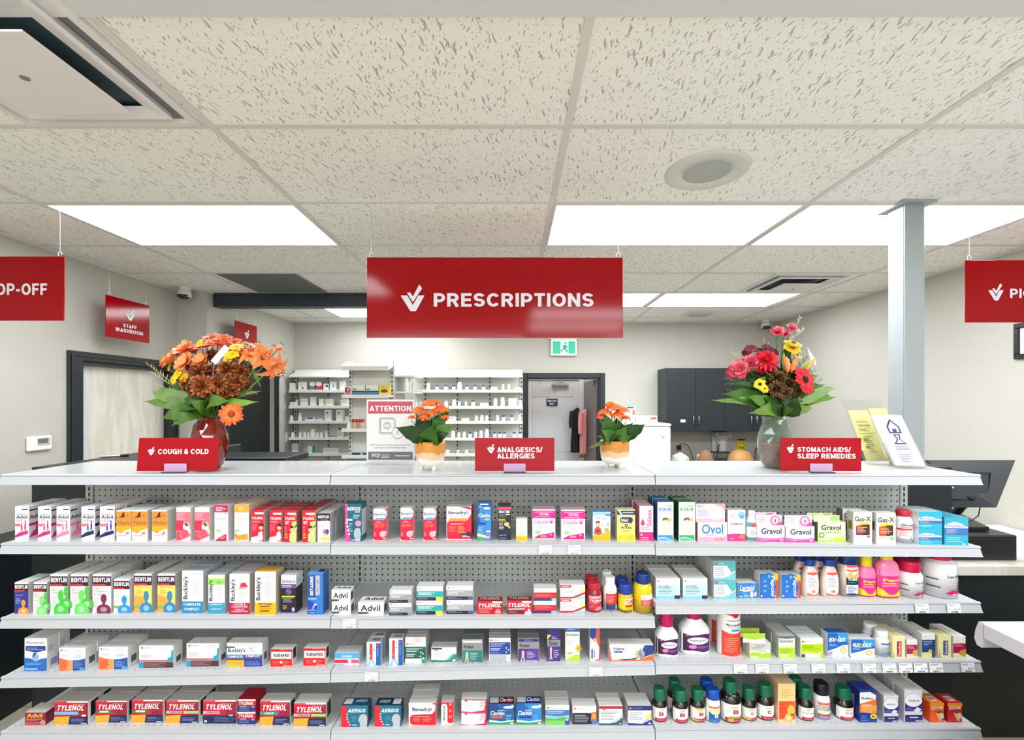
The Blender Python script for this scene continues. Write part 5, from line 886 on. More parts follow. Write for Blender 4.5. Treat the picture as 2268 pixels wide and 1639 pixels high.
B(4, 1252, 1284, 1387, 1463, 'white arnica carton with a yellow flower and lime base', 'r 0 .84 1 1 2a6cae;l .15 .88 .85 .98 2 a8cdf0;t Arnicare .06 .71 .9 .8 4c4c50;g .88 .36 .26 .14 12 f4c41c;c .9 .36 .1 .05 e08a1c;l .1 .44 .6 .6 4 lgrey;c .3 .22 .2 .04 9ac870;p .05 .0 .4 .12 .7 .18 1 .18 1 0 b8d834', 'f3f2ee', 'cfcdc8', d=.035)
B(4, 1307, 1328, 1388, 1463, 'slim orange and navy carton standing on end', 'r 0 0 1 1 f2f0f2;p .1 .02 0 .7 0 1 .7 1 .75 .6 .95 .3 .9 .05 f2f0f2;p 0 .7 .3 .6 .7 .64 .65 1 0 1 1c3c8c;p .65 1 .72 .7 .6 .6 .95 .4 .9 .05 .4 .0 1 0 1 1 e8503c;c .5 .62 .24 .05 f0a070;p .4 .66 .5 .72 .8 .76 .5 .68 c8404c;r .12 .06 .3 .34 4a5a9c;r .4 .1 .5 .3 6a78b0', 'f2f0f2', ('e8e8ee', 'd8483c'), d=.035)
B(4, 1350, 1447, 1427, 1464, 'long white gel box with navy and orange corner', 'p .06 .02 0 .9 0 0 .3 0 ec6a3c;p .1 .05 .25 .04 .5 .06 .7 .1 1 .4 1 0 .05 0 ec6a3c;p .7 .1 .72 .5 .8 .95 1 .95 1 .42 .85 .3 1c3c8c;p .15 .1 .35 .04 .6 .1 .66 .25 .5 .14 1c3c8c;c .7 .42 .1 .26 f0a05c;c .67 .44 .04 .14 f6c86a;p .64 .4 .68 .6 .73 .85 .71 .55 .76 .4 .72 .1 .7 .3 4a8ac0;t Voltaren .08 .66 .34 .84 3a4a88 b;r .12 .5 .3 .6 4a5a9c;c .1 .55 .02 .05 8a94b8', 'f4f3f4', 'dcd8d8', top='e0dedd', d=.045)
# ======================= third shelf, right bay
rl = 'p 0 .02 .3 .1 .7 0 1 .04 1 .96 .7 .98 .3 .9 0 .98 4a1a58;p 0 .02 .3 .1 .3 .9 0 .98 36123e;c .52 .62 .36 .2 e6d8e4;c .52 .62 .3 .15 f2eef0;t RestoraLAX .26 .58 .8 .7 4a3c50 b;c .34 .3 .13 .11 e07cb4;l .5 .2 .9 .34 3 9a78a8;c .16 .88 .06 .04 9a6aa4;l .1 .06 .4 .1 1 b89ac0'
PJ = [(.9, 0), (.98, .02), (1, .06), (1, .64), (.98, .72), (.84, .82), (.6, .93), (.5, .98), (.5, 1)]
bottle(4, 1452, 1502, 1358, 1457, 'smaller purple-labelled white jug with a raspberry cap', rl, 'f0eef2', 'b8105c', 1386, .58, dep=.75, shoulder=.3, lz=(.08, .645), profile=PJ, e=3, labcol=None, name='powder_jug', cat='jug')
bottle(4, 1505, 1571, 1350, 1452, 'larger purple-labelled white jug with a raspberry cap', rl, 'f0eef2', 'b8105c', 1370, .46, dep=.7, shoulder=.3, lz=(.1, .645), profile=PJ, e=3, labcol=None, name='powder_jug', cat='jug')
bottle(4, 1590, 1640, 1345, 1456, 'tall white and orange fibre canister', 'r .08 0 1 .5 e84030;p .08 .5 .08 .54 .5 .48 1 .54 1 .5 e84030;p .08 .92 .08 1 1 1 1 .92 .8 .9 .6 .84 .4 .9 d02c34;c .6 .9 .13 .06 c8303c;t western_family .24 .765 .94 .8 2a2a34 b;t fibre_laxative .22 .665 .95 .715 2a2a34 b;l .25 .62 .9 .65 1 f0a090;r .42 .55 .78 .6 3f96cc;l .16 .08 .8 .42 8 f28a70;c .88 .12 .08 .06 e8a040;r 0 0 .08 1 e8e6e4;l 0 .2 .07 .9 14 lgrey', 'ecebea', 'ecebea', None, shoulder=.02, profile=[(.95, 0), (1, .01), (1, .98), (.98, 1)], lz=(.02, .99), labcol='f1f0ee', n=1, name='powder_canister', cat='canister')
B(4, 1660, 1707, 1424, 1457, 'low silver and green laxative box', 'r 0 0 1 1 c9c8c0;p 0 0 0 .4 .3 .48 .6 .3 1 .4 1 0 a9cf38;p 0 .3 .0 .44 .3 .5 .6 .34 1 .42 1 .36 .6 .26 .3 .4 dcecb0;t Dulcolax .26 .78 .74 .9 7a8070;l .08 .56 .9 .74 2 a4a49c;c .86 .5 .08 .1 f0f0ec;r .05 .02 .4 .12 dfeab8', 'd4d4cc', 'bfc4b4', top='ebeae4', d=.04, n=1, header=(1404, 'r 0 0 1 .5 f0f0ec;p 0 .5 0 1 1 1 1 .5 .5 .3 a9cf38', 'c4d890', 1647, 1696))
B(4, 1724, 1761, 1408, 1457, 'tall silver and lime laxative box with black lettering', 'r 0 0 1 .52 b2d83c;p 0 .46 0 .56 .5 .5 1 .56 1 .46 d4e890;t Dulcolax .07 .7 .88 .83 5a6064;p 0 .9 0 1 1 1 1 .9 .5 .86 6a7478;l .1 .2 .8 .42 4 93b82c;r .1 .03 .6 .18 d8e8a0', 'dcdedc', 'b4b4b0', top='c2c4c2', d=.045, n=2)
B(4, 1773, 1823, 1414, 1456, 'white box with a bright lime panel', 'r .03 .2 1 .7 b2d61c;r .88 0 1 .2 b2d61c;p .03 .22 .3 .3 .7 .22 1 .34 1 .26 .7 .16 .3 .24 d8ec7a;l .08 .4 .85 .64 3 8fb016;r .03 .02 .2 .18 4a4a44;r .22 .04 .84 .16 e6e6ea;c .1 .84 .05 .05 d04a58;r .17 .81 .5 .87 lgrey', 'f2f2ee', 'cfcfca', d=.05, n=1)
ex = lambda o: 'r 0 0 1 1 2468b8;p .45 1 .6 .7 1 .6 1 1 3f9cd8;p 0 0 0 .22 .4 .34 .7 .46 1 .5 1 0 f2f1f0;' + o + 't ex-lax .06 .62 .9 .88 f6f6fa bi;l .06 .42 .5 .54 2 8cb4e4;c .76 .26 .15 .16 dcc48c;c .76 .26 .08 .09 f0dca8'
B(4, 1833, 1878, 1402, 1453, 'first blue and white chocolate laxative box', ex('p 0 .02 .02 .2 .25 .2 .2 .02 b09ab0;'), 'f2f1f0', 'e8e8ea', top='2468b8', d=.04)
B(4, 1885, 1937, 1416, 1456, 'second blue and white chocolate laxative box with yellow line', ex('r .12 .56 .85 .61 e8e49a;'), 'f2f1f0', 'e8e8ea', top='e6e8ec', d=.045)
bottle(4, 1938, 1968, 1396, 1456, 'small white tablet bottle with a blue-striped label', 'r .2 .84 .95 .96 4a70a8;r .2 .04 .95 .16 5a94cc;c .85 .72 .08 .06 a890a8;l .25 .3 .85 .7 4 b0bcd0', 'f0f0f0', 'f3f3f3', 1411, .88, shoulder=.12, lz=(.06, .8), labcol=None, n=1, neck=.8)
B(4, 1977, 2005, 1409, 1457, 'cream senna box with vertical red stripe', 'r .34 .06 .7 .76 b8283a;t Senokot .42 .1 .64 .72 f0d8d8 vb;p 0 .0 .1 .3 .2 0 c9b560', 'eee6b0', 'ddd49c', d=.05, n=1)
B(4, 2008, 2032, 1417, 1456, 'magenta and white senna box beside the cream one', 'r 0 .2 1 .72 b4285a;r 0 .04 .72 .17 f0e8a8;p .5 .2 .6 .4 1 .45 1 .1 .8 .06 d8a848;l .08 .46 .8 .68 3 e090b0', 'f0efe8', 'd8d6cc', d=.05, n=1)
B(4, 2042, 2071, 1404, 1456, 'tall white and navy senna box near the third shelf end', 'r 0 .22 1 .75 26477c;r 0 0 .68 .2 e8de80;p .4 .22 .6 .36 .8 .3 .7 .2 d8b850;r .74 0 1 .22 3a4a78;l .1 .5 .8 .72 3 a0b4d4;l .1 .84 .6 .9 1 lgrey', 'f0f0ee', 'd0d0cc', d=.05, n=1)
B(4, 2078, 2107, 1408, 1457, 'cream senna box with vertical navy stripe', 'r .38 .12 .76 .78 4a5470;t Senokot .46 .16 .7 .74 dcdce4 vb;p 0 .0 .1 .34 .22 0 c9b560', 'eee6b0', 'ddd49c', d=.05)
B(4, 2111, 2139, 1409, 1456, 'magenta and white senna box last on the third shelf', 'r 0 .2 1 .66 b4184c;r 0 .02 .7 .17 f0e8b8;p .4 .2 .6 .34 1 .4 1 .04 .75 .04 c8a030;l .08 .5 .85 .64 2 e090b0;l .1 .76 .6 .8 1 lgrey', 'f1f0ea', 'd8d6cc', d=.05, n=1)
# ======================= lowest visible shelf, left bay
B(5, 55, 101, 1578, 1606, 'low dark red pain-relief box at the lowest shelf end', 't Advil .1 .6 .85 .92 f2c84a b;r .0 .0 1 .3 b4485a;l .05 .35 .9 .52 2 e8a070;c .88 .22 .12 .2 d08a90@R:l .3 .2 .9 .7 3 a05060', '8c1a2c', '7a1c30', top='d8d4ce', d=.06)
def tc(band, low='navy'): return f'r 0 0 1 .94 c81432;p .6 0 .7 .94 1 .94 1 0 9c1434;r 0 .94 1 1 f1eeee;p 0 .9 0 1 .36 1 .4 .9 d83850;t TYLENOL .1 .6 .88 .84 white bi;r .55 .85 .92 .89 e0707e;{band}r .0 0 1 .34 {low};p 0 0 0 .33 .46 .36 .42 0 f2a72c;l .5 .08 .95 .26 3 6a78b0;r .8 .02 .97 .07 b8bccc@R:r .2 .25 .8 .9 1a1a24'
B(5, 121, 195, 1553, 1604, 'red cold-relief box with a light blue band', tc('r 0 .42 .72 .55 7cb8e8;c .88 .38 .07 .05 white;'), 'f0eeee', 'e0dedc', top='ccc8c2', d=.055, n=1)
B(5, 212, 281, 1552, 1600, 'red cold-relief box with green band, left of the pair', tc('p 0 .44 0 .56 .5 .56 .6 .44 3a7a4c;p .12 .46 .14 .55 .44 .55 .42 .46 c8e4c8;'), 'f0eeee', 'd2d0cc', top='ccc8c2', d=.055, n=1)
B(5, 292, 361, 1550, 1600, 'red cold-relief box with green band, right of the pair', tc('p 0 .44 0 .56 .5 .56 .6 .44 3a7a4c;p .12 .46 .14 .55 .44 .55 .42 .46 c8e4c8;'), 'f0eeee', ('d2d0cc', 'e6e4e0'), top='ccc8c2', d=.055, n=1)
cpl = 'r 0 .42 .5 .54 c0b4b8;t COMPLETE .12 .44 .46 .52 8a4a60 b;p .54 .42 .54 .54 1 .54 1 .42 9cd070;'
B(5, 368, 440, 1551, 1601, 'red complete-relief box with lime band near the lettered pair', tc(cpl), 'f0eeee', 'dedcd8', top='ccc8c2', d=.055, n=1)
B(5, 450, 523, 1551, 1602, 'red complete-relief box without an orange panel', tc('r 0 .42 .5 .54 c0b4b8;t COMPLETE .12 .44 .46 .52 8a4a60 b;').split('p 0 0 0 .33')[0] + 'l .35 .08 .95 .28 4 5a68a8;r .04 .06 .12 .14 white;c .85 .36 .07 .04 7cb8e8', 'f0eeee', 'dedcd8', top='ccc8c2', d=.055)
B(5, 526, 566, 1549, 1604, 'of two stacked small red boxes with long red sides', 'r 0 .0 1 .86 c81432;r 0 .86 1 1 f0dce0;t TYLENOL .1 .56 .88 .8 white bi;r 0 0 1 .44 28306c;l .1 .08 .8 .36 3 6a78b4;c .86 .38 .08 .06 7cb8e8;r .15 .4 .5 .46 8ab8dc', 'c81432', 'a4102c', top='b01430', d=.075, stack=2)
B(5, 576, 642, 1552, 1605, 'red box with a teal COLD band', tc('p 0 .42 0 .55 .58 .55 .62 .48 .58 .42 2a98a4;t COLD .16 .44 .46 .53 white bi;'), 'f0eeee', 'dedcd8', top='d6d2cc', d=.05)
B(5, 651, 722, 1557, 1608, 'red complete-relief box with lime band, last before the seam', tc(cpl), 'f0eeee', 'c9c8c6', top='dcdad6', d=.06)
# ======================= lowest visible shelf, middle bay
ae = 'r 0 0 1 1 0f6c8c;p 0 0 0 1 .22 1 .2 .7 .24 .4 .34 0 e01c34;t AERIUS .24 .68 .92 .86 white bi;c .22 .6 .03 .03 white;c .22 .48 .03 .03 white;c .23 .36 .03 .03 white;c .27 .24 .03 .03 white;c .32 .12 .03 .03 white;p .7 0 .7 .2 .64 .3 .68 .5 .78 .62 .92 .6 .98 .45 .96 0 b4bcc2;l .4 .3 .62 .5 3 5aa0b8;l .4 .06 .65 .14 1 c8dce4@T:'
B(5, 756, 815, 1563, 1610, 'first teal and red allergy box with a grey profile head', ae + 'r .05 .2 .35 .85 d8d8dc;t AERIUS .45 .4 .9 .75 b8d0dc bi', '0f6c8c', '0b4c66', top='0e4a66', d=.05, group='teal and red allergy boxes')
B(5, 830, 888, 1563, 1609, 'second teal and red allergy box, lettering upside down on top', ae + 'r .65 .2 .95 .85 d8d8dc;t AERIUS .12 .35 .55 .7 b8d0dc xbi', '0f6c8c', '0b4c66', top='0c3450', d=.05, group='teal and red allergy boxes')
B(5, 905, 965, 1557, 1606, 'white and red allergy box with a large rounded red panel', 'p .05 .22 .05 .36 .14 .46 .86 .5 .97 .65 1 1 1 0 .12 .02 .06 .1 d8162e;p .84 1 1 .9 1 1 d8162e;t Benadryl .14 .58 .84 .8 navy b;l .3 .49 .68 .53 1 grey;l .16 .16 .45 .36 3 f07a60;l .52 .16 .9 .36 3 f07a60;r .18 .38 .8 .41 f4a8ac;r 0 .95 .8 1 f3f0f1', 'f4f1f2', 'c9c8c6', top='dad8d4', d=.04, n=2)
B(5, 977, 1004, 1555, 1604, 'slim white and red allergy tube box beside the larger one', 'p .02 0 .02 1 .98 1 .98 0 f4f1f2;p .0 .8 0 1 1 1 1 0.1 .8 .04 .6 .06 .52 .14 .52 .8 .4 .92 .1 .92 d8162e;t Benadryl .14 .18 .38 .82 3a2f5c vb;r .66 .84 .84 .96 f2a03a;l .64 .2 .9 .75 2 f07a60', 'f4f1f2', 'dcdad8', top='c9c8c6', d=.045)
B(5, 1022, 1078, 1549, 1606, 'of two stacked white and raspberry boxes', 'p 0 .94 0 1 1 1 1 0 0 0 0 .06 .4 .0 .9 .14 .94 .86 cc1850;p .05 .12 .4 .06 .75 .16 .92 .4 .95 .9 .0 .9 0 .12 f2eef0;p .7 .3 .95 .5 .95 .86 .75 .86 f3b8c8;c .18 .87 .06 .07 c84058;l .06 .35 .55 .72 4 lgrey', 'f2eef0', 'd8d4d6', top='dcdada', d=.045, stack=2)
cl = lambda a, b, ops: f'r 0 0 1 1 {a};p 0 .5 0 1 .3 1 .5 .7 {b};p 0 .0 0 .14 .3 .18 .6 .12 1 .2 1 0 3c9c5c;p 0 .14 0 .24 .5 .16 1 .24 1 .18 .5 .1 dcecf4;c .78 .84 .2 .06 f4f6fa;c .94 .9 .06 .05 f4f6fa;t Claritin .06 .46 .62 .66 white b;r .34 .68 .64 .71 b8d8f0;l .68 .2 .95 .5 4 7ab0d8;{ops}'
B(5, 1083, 1138, 1559, 1605, 'dark blue allergy box with maroon top and white lettering', cl('1c5ca4', '1a3f86', 'r .1 .32 .55 .44 d0603c;c .92 .08 .07 .04 white;') + '@T:r .03 .15 .38 .9 c8ccd4;t Claritin .42 .3 .95 .8 white bi', '1c5ca4', '3c1430', top='4a1224', d=.045)
B(5, 1144, 1199, 1558, 1605, 'brighter blue allergy box with navy top and white cloud', cl('2a86cc', '1c5cae', 'r .1 .32 .6 .42 1c3c9c;c .92 .08 .07 .04 white;') + '@T:r .03 .15 .38 .9 c8ccd4;t Claritin .42 .3 .95 .8 white bi', '2a86cc', '1a2f7c', top='1a2a78', d=.045)
L2 = 'c .1 .87 .045 .05 d04a58;r .16 .845 .45 .895 c8c4c6;'
B(5, 1208, 1261, 1562, 1605, 'white box with blue sky and green field panel', L2 + 'r 0 0 1 .76 3a78b8;p 0 .3 0 .5 .5 .44 1 .5 1 .3 8cc0dc;p 0 0 0 .36 .4 .3 .7 .4 1 .34 1 0 5cb050;r 0 0 1 .22 7cc85a;r .82 0 1 .26 28509c;l .05 .56 .9 .72 2 a8c8e8;c .9 .26 .04 .05 white', 'f2f1f1', 'd8d8d8', top='d2d2d0', d=.045, n=1)
B(5, 1268, 1321, 1564, 1604, 'white box with a black panel and orange glow', L2 + 'r 0 .0 1 .62 1c2030;p .76 .2 .8 .66 1 .7 1 .2 e0702c;c .9 .45 .1 .15 f09a4a;r .8 0 1 .24 4a78c0;l .08 .1 .74 .54 5 9aa0ac', 'f2f1f1', 'd8d8d8', top='dededc', d=.05)
B(5, 1327, 1379, 1563, 1606, 'white box with a dark red top stripe', 'r 0 .84 1 .98 b41c34;c .22 .83 .06 .07 d04a58;p 0 0 0 .1 .5 .1 .8 .3 1 .5 1 0 3a5a64;p .5 .12 .8 .34 1 .56 1 .4 .7 .14 b8c8cc;c .9 .08 .03 .04 white;l .06 .25 .9 .72 6 a8a8ae', 'f3f2f1', 'd4d4d2', top='dcdcda', d=.04, n=1)
B(5, 1391, 1443, 1563, 1606, 'white box with navy top stripe and yellow gleam', 'r 0 .76 1 1 1c2f6c;c .1 .87 .06 .07 c86078;r .2 .84 .6 .9 5a6a9c;p .6 .14 .8 .4 .95 .6 1 .62 1 .1 b8c0dc;c .88 .44 .1 .14 ece060;p 0 0 0 .12 .6 .08 1 .3 1 0 28347c;c .92 .1 .06 .04 white;l .06 .25 .7 .7 5 b0b0b8', 'f3f2f1', ('c9c9c9', 'd4d4d2'), top='dcdcda', d=.04, n=1)
# ======================= lowest visible shelf, right bay: amber vitamin jars
def jam(a, col='b8284a', gold=''): return f'p 0 .9 .3 1 .7 1 1 .9 1 0 0 0 efece6;r .1 0 1 .22 c0263c;{gold}p .2 .22 .6 .22 1 .3 1 .22 8a9a50;{a};c .5 .86 .2 .05 d8c8b0;l .3 .78 .75 .83 1 b0a898;l .2 .04 .9 .16 2 e08090'
JB = dict(body='1a1210', cap='0e6b4c', shoulder=.24, labcol='efece6', capw=.74, neck=.66, cape=2.6, e=2.3)
bottle(5, 1445, 1477, 1524, 1600, 'amber vitamin jar with green cap, first in the right bay', jam('t B .34 .42 .66 .7 b8284a b'), ycap=1548, lz=(.06, .70), **JB)
bottle(5, 1490, 1524, 1528, 1603, 'amber vitamin jar with another green-capped jar behind it', jam('t B .34 .42 .66 .7 b8284a b'), ycap=1550, lz=(.06, .70), n=1, **JB)
bottle(5, 1529, 1562, 1526, 1601, 'amber vitamin jar with a yellow-topped label', jam('t B .44 .42 .72 .68 b8284a b;r .2 .9 .9 .99 e0cc3a', gold='r .1 0 .45 .16 dcb838;'), ycap=1548, lz=(.06, .70), **JB)
bottle(5, 1564, 1595, 1526, 1603, 'white vitamin bottle with a bright blue cap', 'r .1 .0 1 .62 1c60b0;p .1 .62 .3 .5 .8 .5 1 .62 1 .86 .1 .86 ecdca0;r .1 .88 .95 .96 c84058;t B .45 .3 .7 .55 white b;l .2 .05 .9 .2 2 6aa4e0', 'f0f0f2', '1650b4', 1546, .86, shoulder=.16, lz=(.05, .76), labcol='f2f2f2', n=1, neck=.78, cape=2.6)
bottle(5, 1596, 1641, 1509, 1603, 'largest amber vitamin jar with a green cap', jam('t B .44 .46 .7 .7 b8284a b;p .2 .22 .3 .34 .8 .3 1 .34 1 .22 9ab040', gold='r .2 0 .46 .18 dcb838;'), ycap=1531, lz=(.06, .68), **{**JB, 'capw': .62, 'neck': .52})
bottle(5, 1643, 1675, 1523, 1598, 'smaller amber jar labelled C with a yellow tag', jam('t C .42 .44 .68 .66 b8284a b', gold='r .1 0 .45 .2 dcb838;'), ycap=1547, lz=(.06, .66), **JB)
bottle(5, 1677, 1713, 1516, 1597, 'amber jar labelled C beside the orange carton', jam('t C .42 .44 .68 .68 b8284a b'), ycap=1539, lz=(.06, .66), **JB)
B(5, 1723, 1762, 1514, 1598, 'tall orange vitamin carton with citrus slices', 'r .04 .52 .96 .98 f3d090;l .16 .62 .88 .86 5 e8a070;r .06 .06 .96 .54 ee5a2c;c .74 .3 .2 .14 f4bc4c;c .6 .1 .24 .12 f6b04a;c .6 .1 .16 .08 f8d08a;c .8 .18 .1 .04 6a7a30;l .1 .1 .45 .5 4 e84020', 'f0c890', 'dab894', top='ead0a0', d=.06, n=1)
bottle(5, 1768, 1801, 1522, 1598, 'amber folic acid jar with a green-capped jar behind', jam('t Folic_acid .14 .5 .9 .62 9a6a68'), ycap=1546, lz=(.06, .66), n=1, **JB)
bottle(5, 1803, 1838, 1513, 1596, 'white magnesium bottle with a near-black cap', 'r .1 .82 .98 .97 e0704c;t Magnesium .12 .66 .95 .78 3a3038 b;l .1 .58 .9 .62 1 grey;r .1 .3 .98 .5 e8e0b4;r .1 .02 .98 .24 9a6a9c;l .16 .06 .9 .2 2 c4a0c4', 'f0f0f0', '1c1826', 1536, .8, shoulder=.18, lz=(.05, .76), labcol=None, neck=.7, cape=2.6)
bottle(5, 1851, 1888, 1523, 1597, 'amber zinc jar with a green cap', jam('t Zinc .3 .5 .78 .66 a85058'), ycap=1546, lz=(.06, .66), **JB)
B(5, 1904, 1942, 1531, 1600, 'blue and orange supplement carton with rounded white panel', 'p 0 0 0 1 1 1 1 0 1c3f94;p .0 .32 0 .96 .6 .98 .95 .9 1 .3 .6 .3 ea7438;p .0 .6 0 .96 .6 .98 .95 .86 .9 .74 .4 .66 f0ece8;p .1 .55 1 .55 .98 .32 .7 .28 .1 .36 f2a05a;t Relax .1 .74 .8 .82 4a4a68 b;t ANDO .1 .52 .7 .59 f8d8b8 b;c .84 .34 .12 .06 c8a038;c .8 .2 .2 .08 ecd62c;c .78 .2 .1 .03 6a5a20;l .06 .04 .5 .24 3 6a8ccc@L:r .1 .35 .6 .75 8c98b8', '1c3f94', '1a2f78', top='24409a', d=.07)
vt = 'r .04 .0 1 .22 302a74;r .04 .34 1 .78 382f80;c .5 .68 .48 .2 f0eef4;t vitalux .18 .64 .82 .72 5a4a88;p .5 .36 .7 .48 .95 .4 .75 .32 e8e4f0;l .1 .38 .5 .46 2 8a80b8;l .3 .12 .8 .18 1 e8e8f0;r .6 .02 .98 .06 c8c4dc'
B(5, 1957, 1990, 1541, 1599, 'shorter silver and purple eye-vitamin box', vt, 'd9d8de', 'b4b2ba', top='dcdcda', d=.05, n=2)
B(5, 2003, 2043, 1529, 1599, 'taller silver and purple eye-vitamin box', vt, 'd9d8de', 'b8b6bc', top='efeeec', d=.05, n=2)
for x0, x1, c, s_, t_, lb in ((2060, 2091, 'f0641e', 'd84a1c', 'ee7a2a', 'bright orange immune carton near the lowest shelf end'), (2099, 2131, 'cc2030', 'a8141e', 'b81c24', 'red immune carton last on the lowest shelf')):
    B(5, x0, x1, 1557, 1600, lb, f'p 0 .82 0 1 1 1 1 .82 {"f2902c"};p .1 .66 .1 .82 .9 .82 .9 .7 e8ccb0;l .14 .7 .86 .8 2 8a5038;c .36 .28 .38 .3 {c};p .2 .56 .5 .5 .7 .2 .9 .1 1 .3 .9 .6 8a4a3c;c .78 .34 .2 .16 e8c8a0;p .4 .5 .6 .46 .8 .1 .7 .06 .5 .3 e0b890@T:r .3 .2 .75 .7 d8d8d4;s .34 .3 .7 .6', c, s_, top=t_, d=.06)
# tops of things on the next shelf down, just inside the frame
for x0, x1, c, lb in ((872, 908, '1f3a4a', 'dark carton top under the second teal allergy box'), (1184, 1218, 'c02830', 'red carton top under the bright blue allergy box'), (1236, 1302, 'e8e8e4', 'white carton top under the blue and green box'), (1452, 1476, 'dcdcdc', 'pale carton top under the first amber vitamin jar'), (1600, 1632, '2a1418', 'dark carton top under the largest amber jar'),
    (1888, 1912, '0e7a44', 'green carton top under the zinc jar'), (1916, 1990, '26264a', 'navy carton top under the purple eye-vitamin boxes'), (2052, 2112, 'd8861c', 'orange carton top under the orange immune carton')):
    B(6, x0, x1, 1640, 1727, lb, 'l .1 .5 .9 .9 3 lgrey;r .1 .1 .9 .4 grey', c, c, d=.05)
# ---------------------------------------------------------------- doors, far room and its furniture
# washroom door in the left wall
def side_frame(x, d0, d1, ztop, wd, name):
    mb = MB()
    for a, b in (((x, d0, 0), (x + .018, d0 + wd, ztop)), ((x, d1 - wd, 0), (x + .018, d1, ztop)), ((x, d0 + wd, ztop - wd * .62), (x + .018, d1 - wd, ztop))): mb.box(a, b, M_TRIM, .004)
    for a, b in (((x + .018, d0 + .015, 0), (x + .024, d0 + .035, ztop - .015)), ((x + .018, d0 + .035, ztop - .035), (x + .024, d1 - .035, ztop - .015)), ((x + .018, d1 - .035, 0), (x + .024, d1 - .015, ztop - .015))): mb.box(a, b, M_TRIM, .002)
    return mb.build(name, kind='structure')
side_frame(XL, 2.98, 4.0 - .035, DZ, .1, 'trim_4')
mb = MB()
for a, b in (((XL - .12, 3.08, 0), (XL, 3.10, DZ - .062)), ((XL - .12, 3.90, 0), (XL, 3.92, DZ - .062)), ((XL - .12, 3.1, DZ - .082), (XL, 3.9, DZ - .062))): mb.box(a, b, M_TRIM)
mb.build('trim_5', kind='structure')
mb = MB(); mb.box((XL - .105, 3.1, .01), (XL - .065, 3.9, DZ - .084), marble('pale_streaked_door', 'e7e2d6', 'dbd3c4', (8, 5, .7))); mb.box((XL - .065, 3.1, .01), (XL - .06, 3.19, DZ - .084), mat('d8d7dc', .4)); dr_ = mb.build('door_1', kind='structure')
mb = MB(); mb.tube([(XL - .065, 3.82, 1.0), (XL - .02, 3.82, 1.0), (XL - .02, 3.73, 1.0)], .009, M_STEEL); mb.build('door_handle', dr_)
side_frame(XL2, 4.2, 5.17, 2.03, .075, 'trim_6')
mb = MB(); mb.box((XL2 - .09, 4.27, .01), (XL2 - .05, 5.1, 2.0), mat('14191b', .45)); d2_ = mb.build('door_2', kind='structure')
mb = MB(); mb.tube([(XL2 - .05, 4.36, 1.0), (XL2 - .005, 4.36, 1.0), (XL2 - .005, 4.46, 1.0)], .009, M_STEEL); mb.build('door_handle', d2_)
# thermostat, switch, picture frame, cameras
t = empty('thermostat', (XL, 2.80, ZC - .258), 'white wall thermostat with a small grey display left of the black door frame', 'thermostat')
mb = MB(); mb.box((0, -.072, -.045), (.022, .072, .045), mat('f3f1ea', .35), .008); mb.build('case', t)
mb = MB(); mb.box((.022, -.022, -.012), (.0235, .055, .032), mat('b9bbb0', .3)); mb.box((.0235, -.02, .0), (.024, .04, .028), mat('6e746a', .2)); mb.build('display', t)
mb = MB(); mb.box((0, -.036, -.058), (.006, .036, .058), mat('f2efe8', .35), .002); mb.box((.006, -.016, -.033), (.010, .016, .033), mat('f6f4ee', .3), .001); mb.build('light_switch', loc=(XL2, 5.38, ZC - .42), label='white light switch plate on the wall right of the dark door', cat='light switch')
pf = empty('picture_frame', (XR, 2.64, ZC + .365), 'black framed picture on the right wall under the hanging sign', 'picture')
mb = MB(); bf = mat('1b1c1e', .35)
for a, b in (((-.02, -.25, -.11), (0, .25, -.08)), ((-.02, -.25, .08), (0, .25, .11)), ((-.02, -.25, -.08), (0, -.22, .08)), ((-.02, .22, -.08), (0, .25, .08))): mb.box(a, b, bf, .003)
mb.build('frame', pf); mb = MB(); mb.box((-.008, -.22, -.08), (-.004, .22, .08), mat('eceae6', .4)); mb.build('print', pf)
def camera_dome(p, label):
    e = empty('security_camera', (p[0], p[1], CH), label, 'security camera'); dz = p[2] - CH
    mb = MB(); wm = mat('e6e6e2', .35); mb.lathe([(.045, -.001), (.045, -.02), (.03, -.03)], wm, 20); mb.lathe([(.018, -.02), (.018, dz + .02)], wm, 14); mb.build('mount', e)
    mb = MB(); mb.lathe([(.02, .05), (.045, .035), (.052, 0), (.05, -.02)], wm, 24, (0, 0, dz)); mb.build('housing', e)
    mb = MB(); mb.lathe([(.047, -.015), (.045, -.03), (.03, -.045), (.01, -.05)], mat('23292e', .12, coat=.5), 24, (0, -.012, dz + .012)); mb.build('lens_dome', e)
camera_dome((-2.72, 3.86, ZC + .875), 'white dome security camera at the left wall beside the black beam')
camera_dome((2.95, 5.42, ZC + .865), 'dark security camera dome in the far right ceiling corner')
# exit sign
ex_ = empty('exit_sign', (.61, YB, ZC + .635), 'green running-man exit sign over the far door', 'exit sign')
mb = MB(); mb.box((-.155, -.05, -.105), (.155, -.006, .1), mat('e4e6dc', .4), .006); mb.box((-.19, -.04, .1), (.19, -.001, .125), mat('dadbd2', .4), .004); mb.build('housing', ex_)
mb = MB(); gm = lambda c: mat(c, .4, emit=.22, name='exit_lit'); fe = lambda u, v, l: (-.132 + .264 * u, -.051 - .0003 * l, -.08 + .145 * v)
paint(mb, 'r 0 0 1 1 12b48c;r .34 0 .7 1 bfe8e4;c .56 .82 .045 .08 0f8f80;p .42 .5 .46 .68 .56 .72 .62 .6 .7 .54 .68 .48 .6 .52 .58 .44 .66 .26 .64 .08 .58 .1 .6 .26 .5 .36 .44 .22 .32 .2 .32 .28 .42 .3 .48 .52 .47 .6 .44 .46 0f8f80', fe, matf=gm); mb.build('lit_panel', ex_)
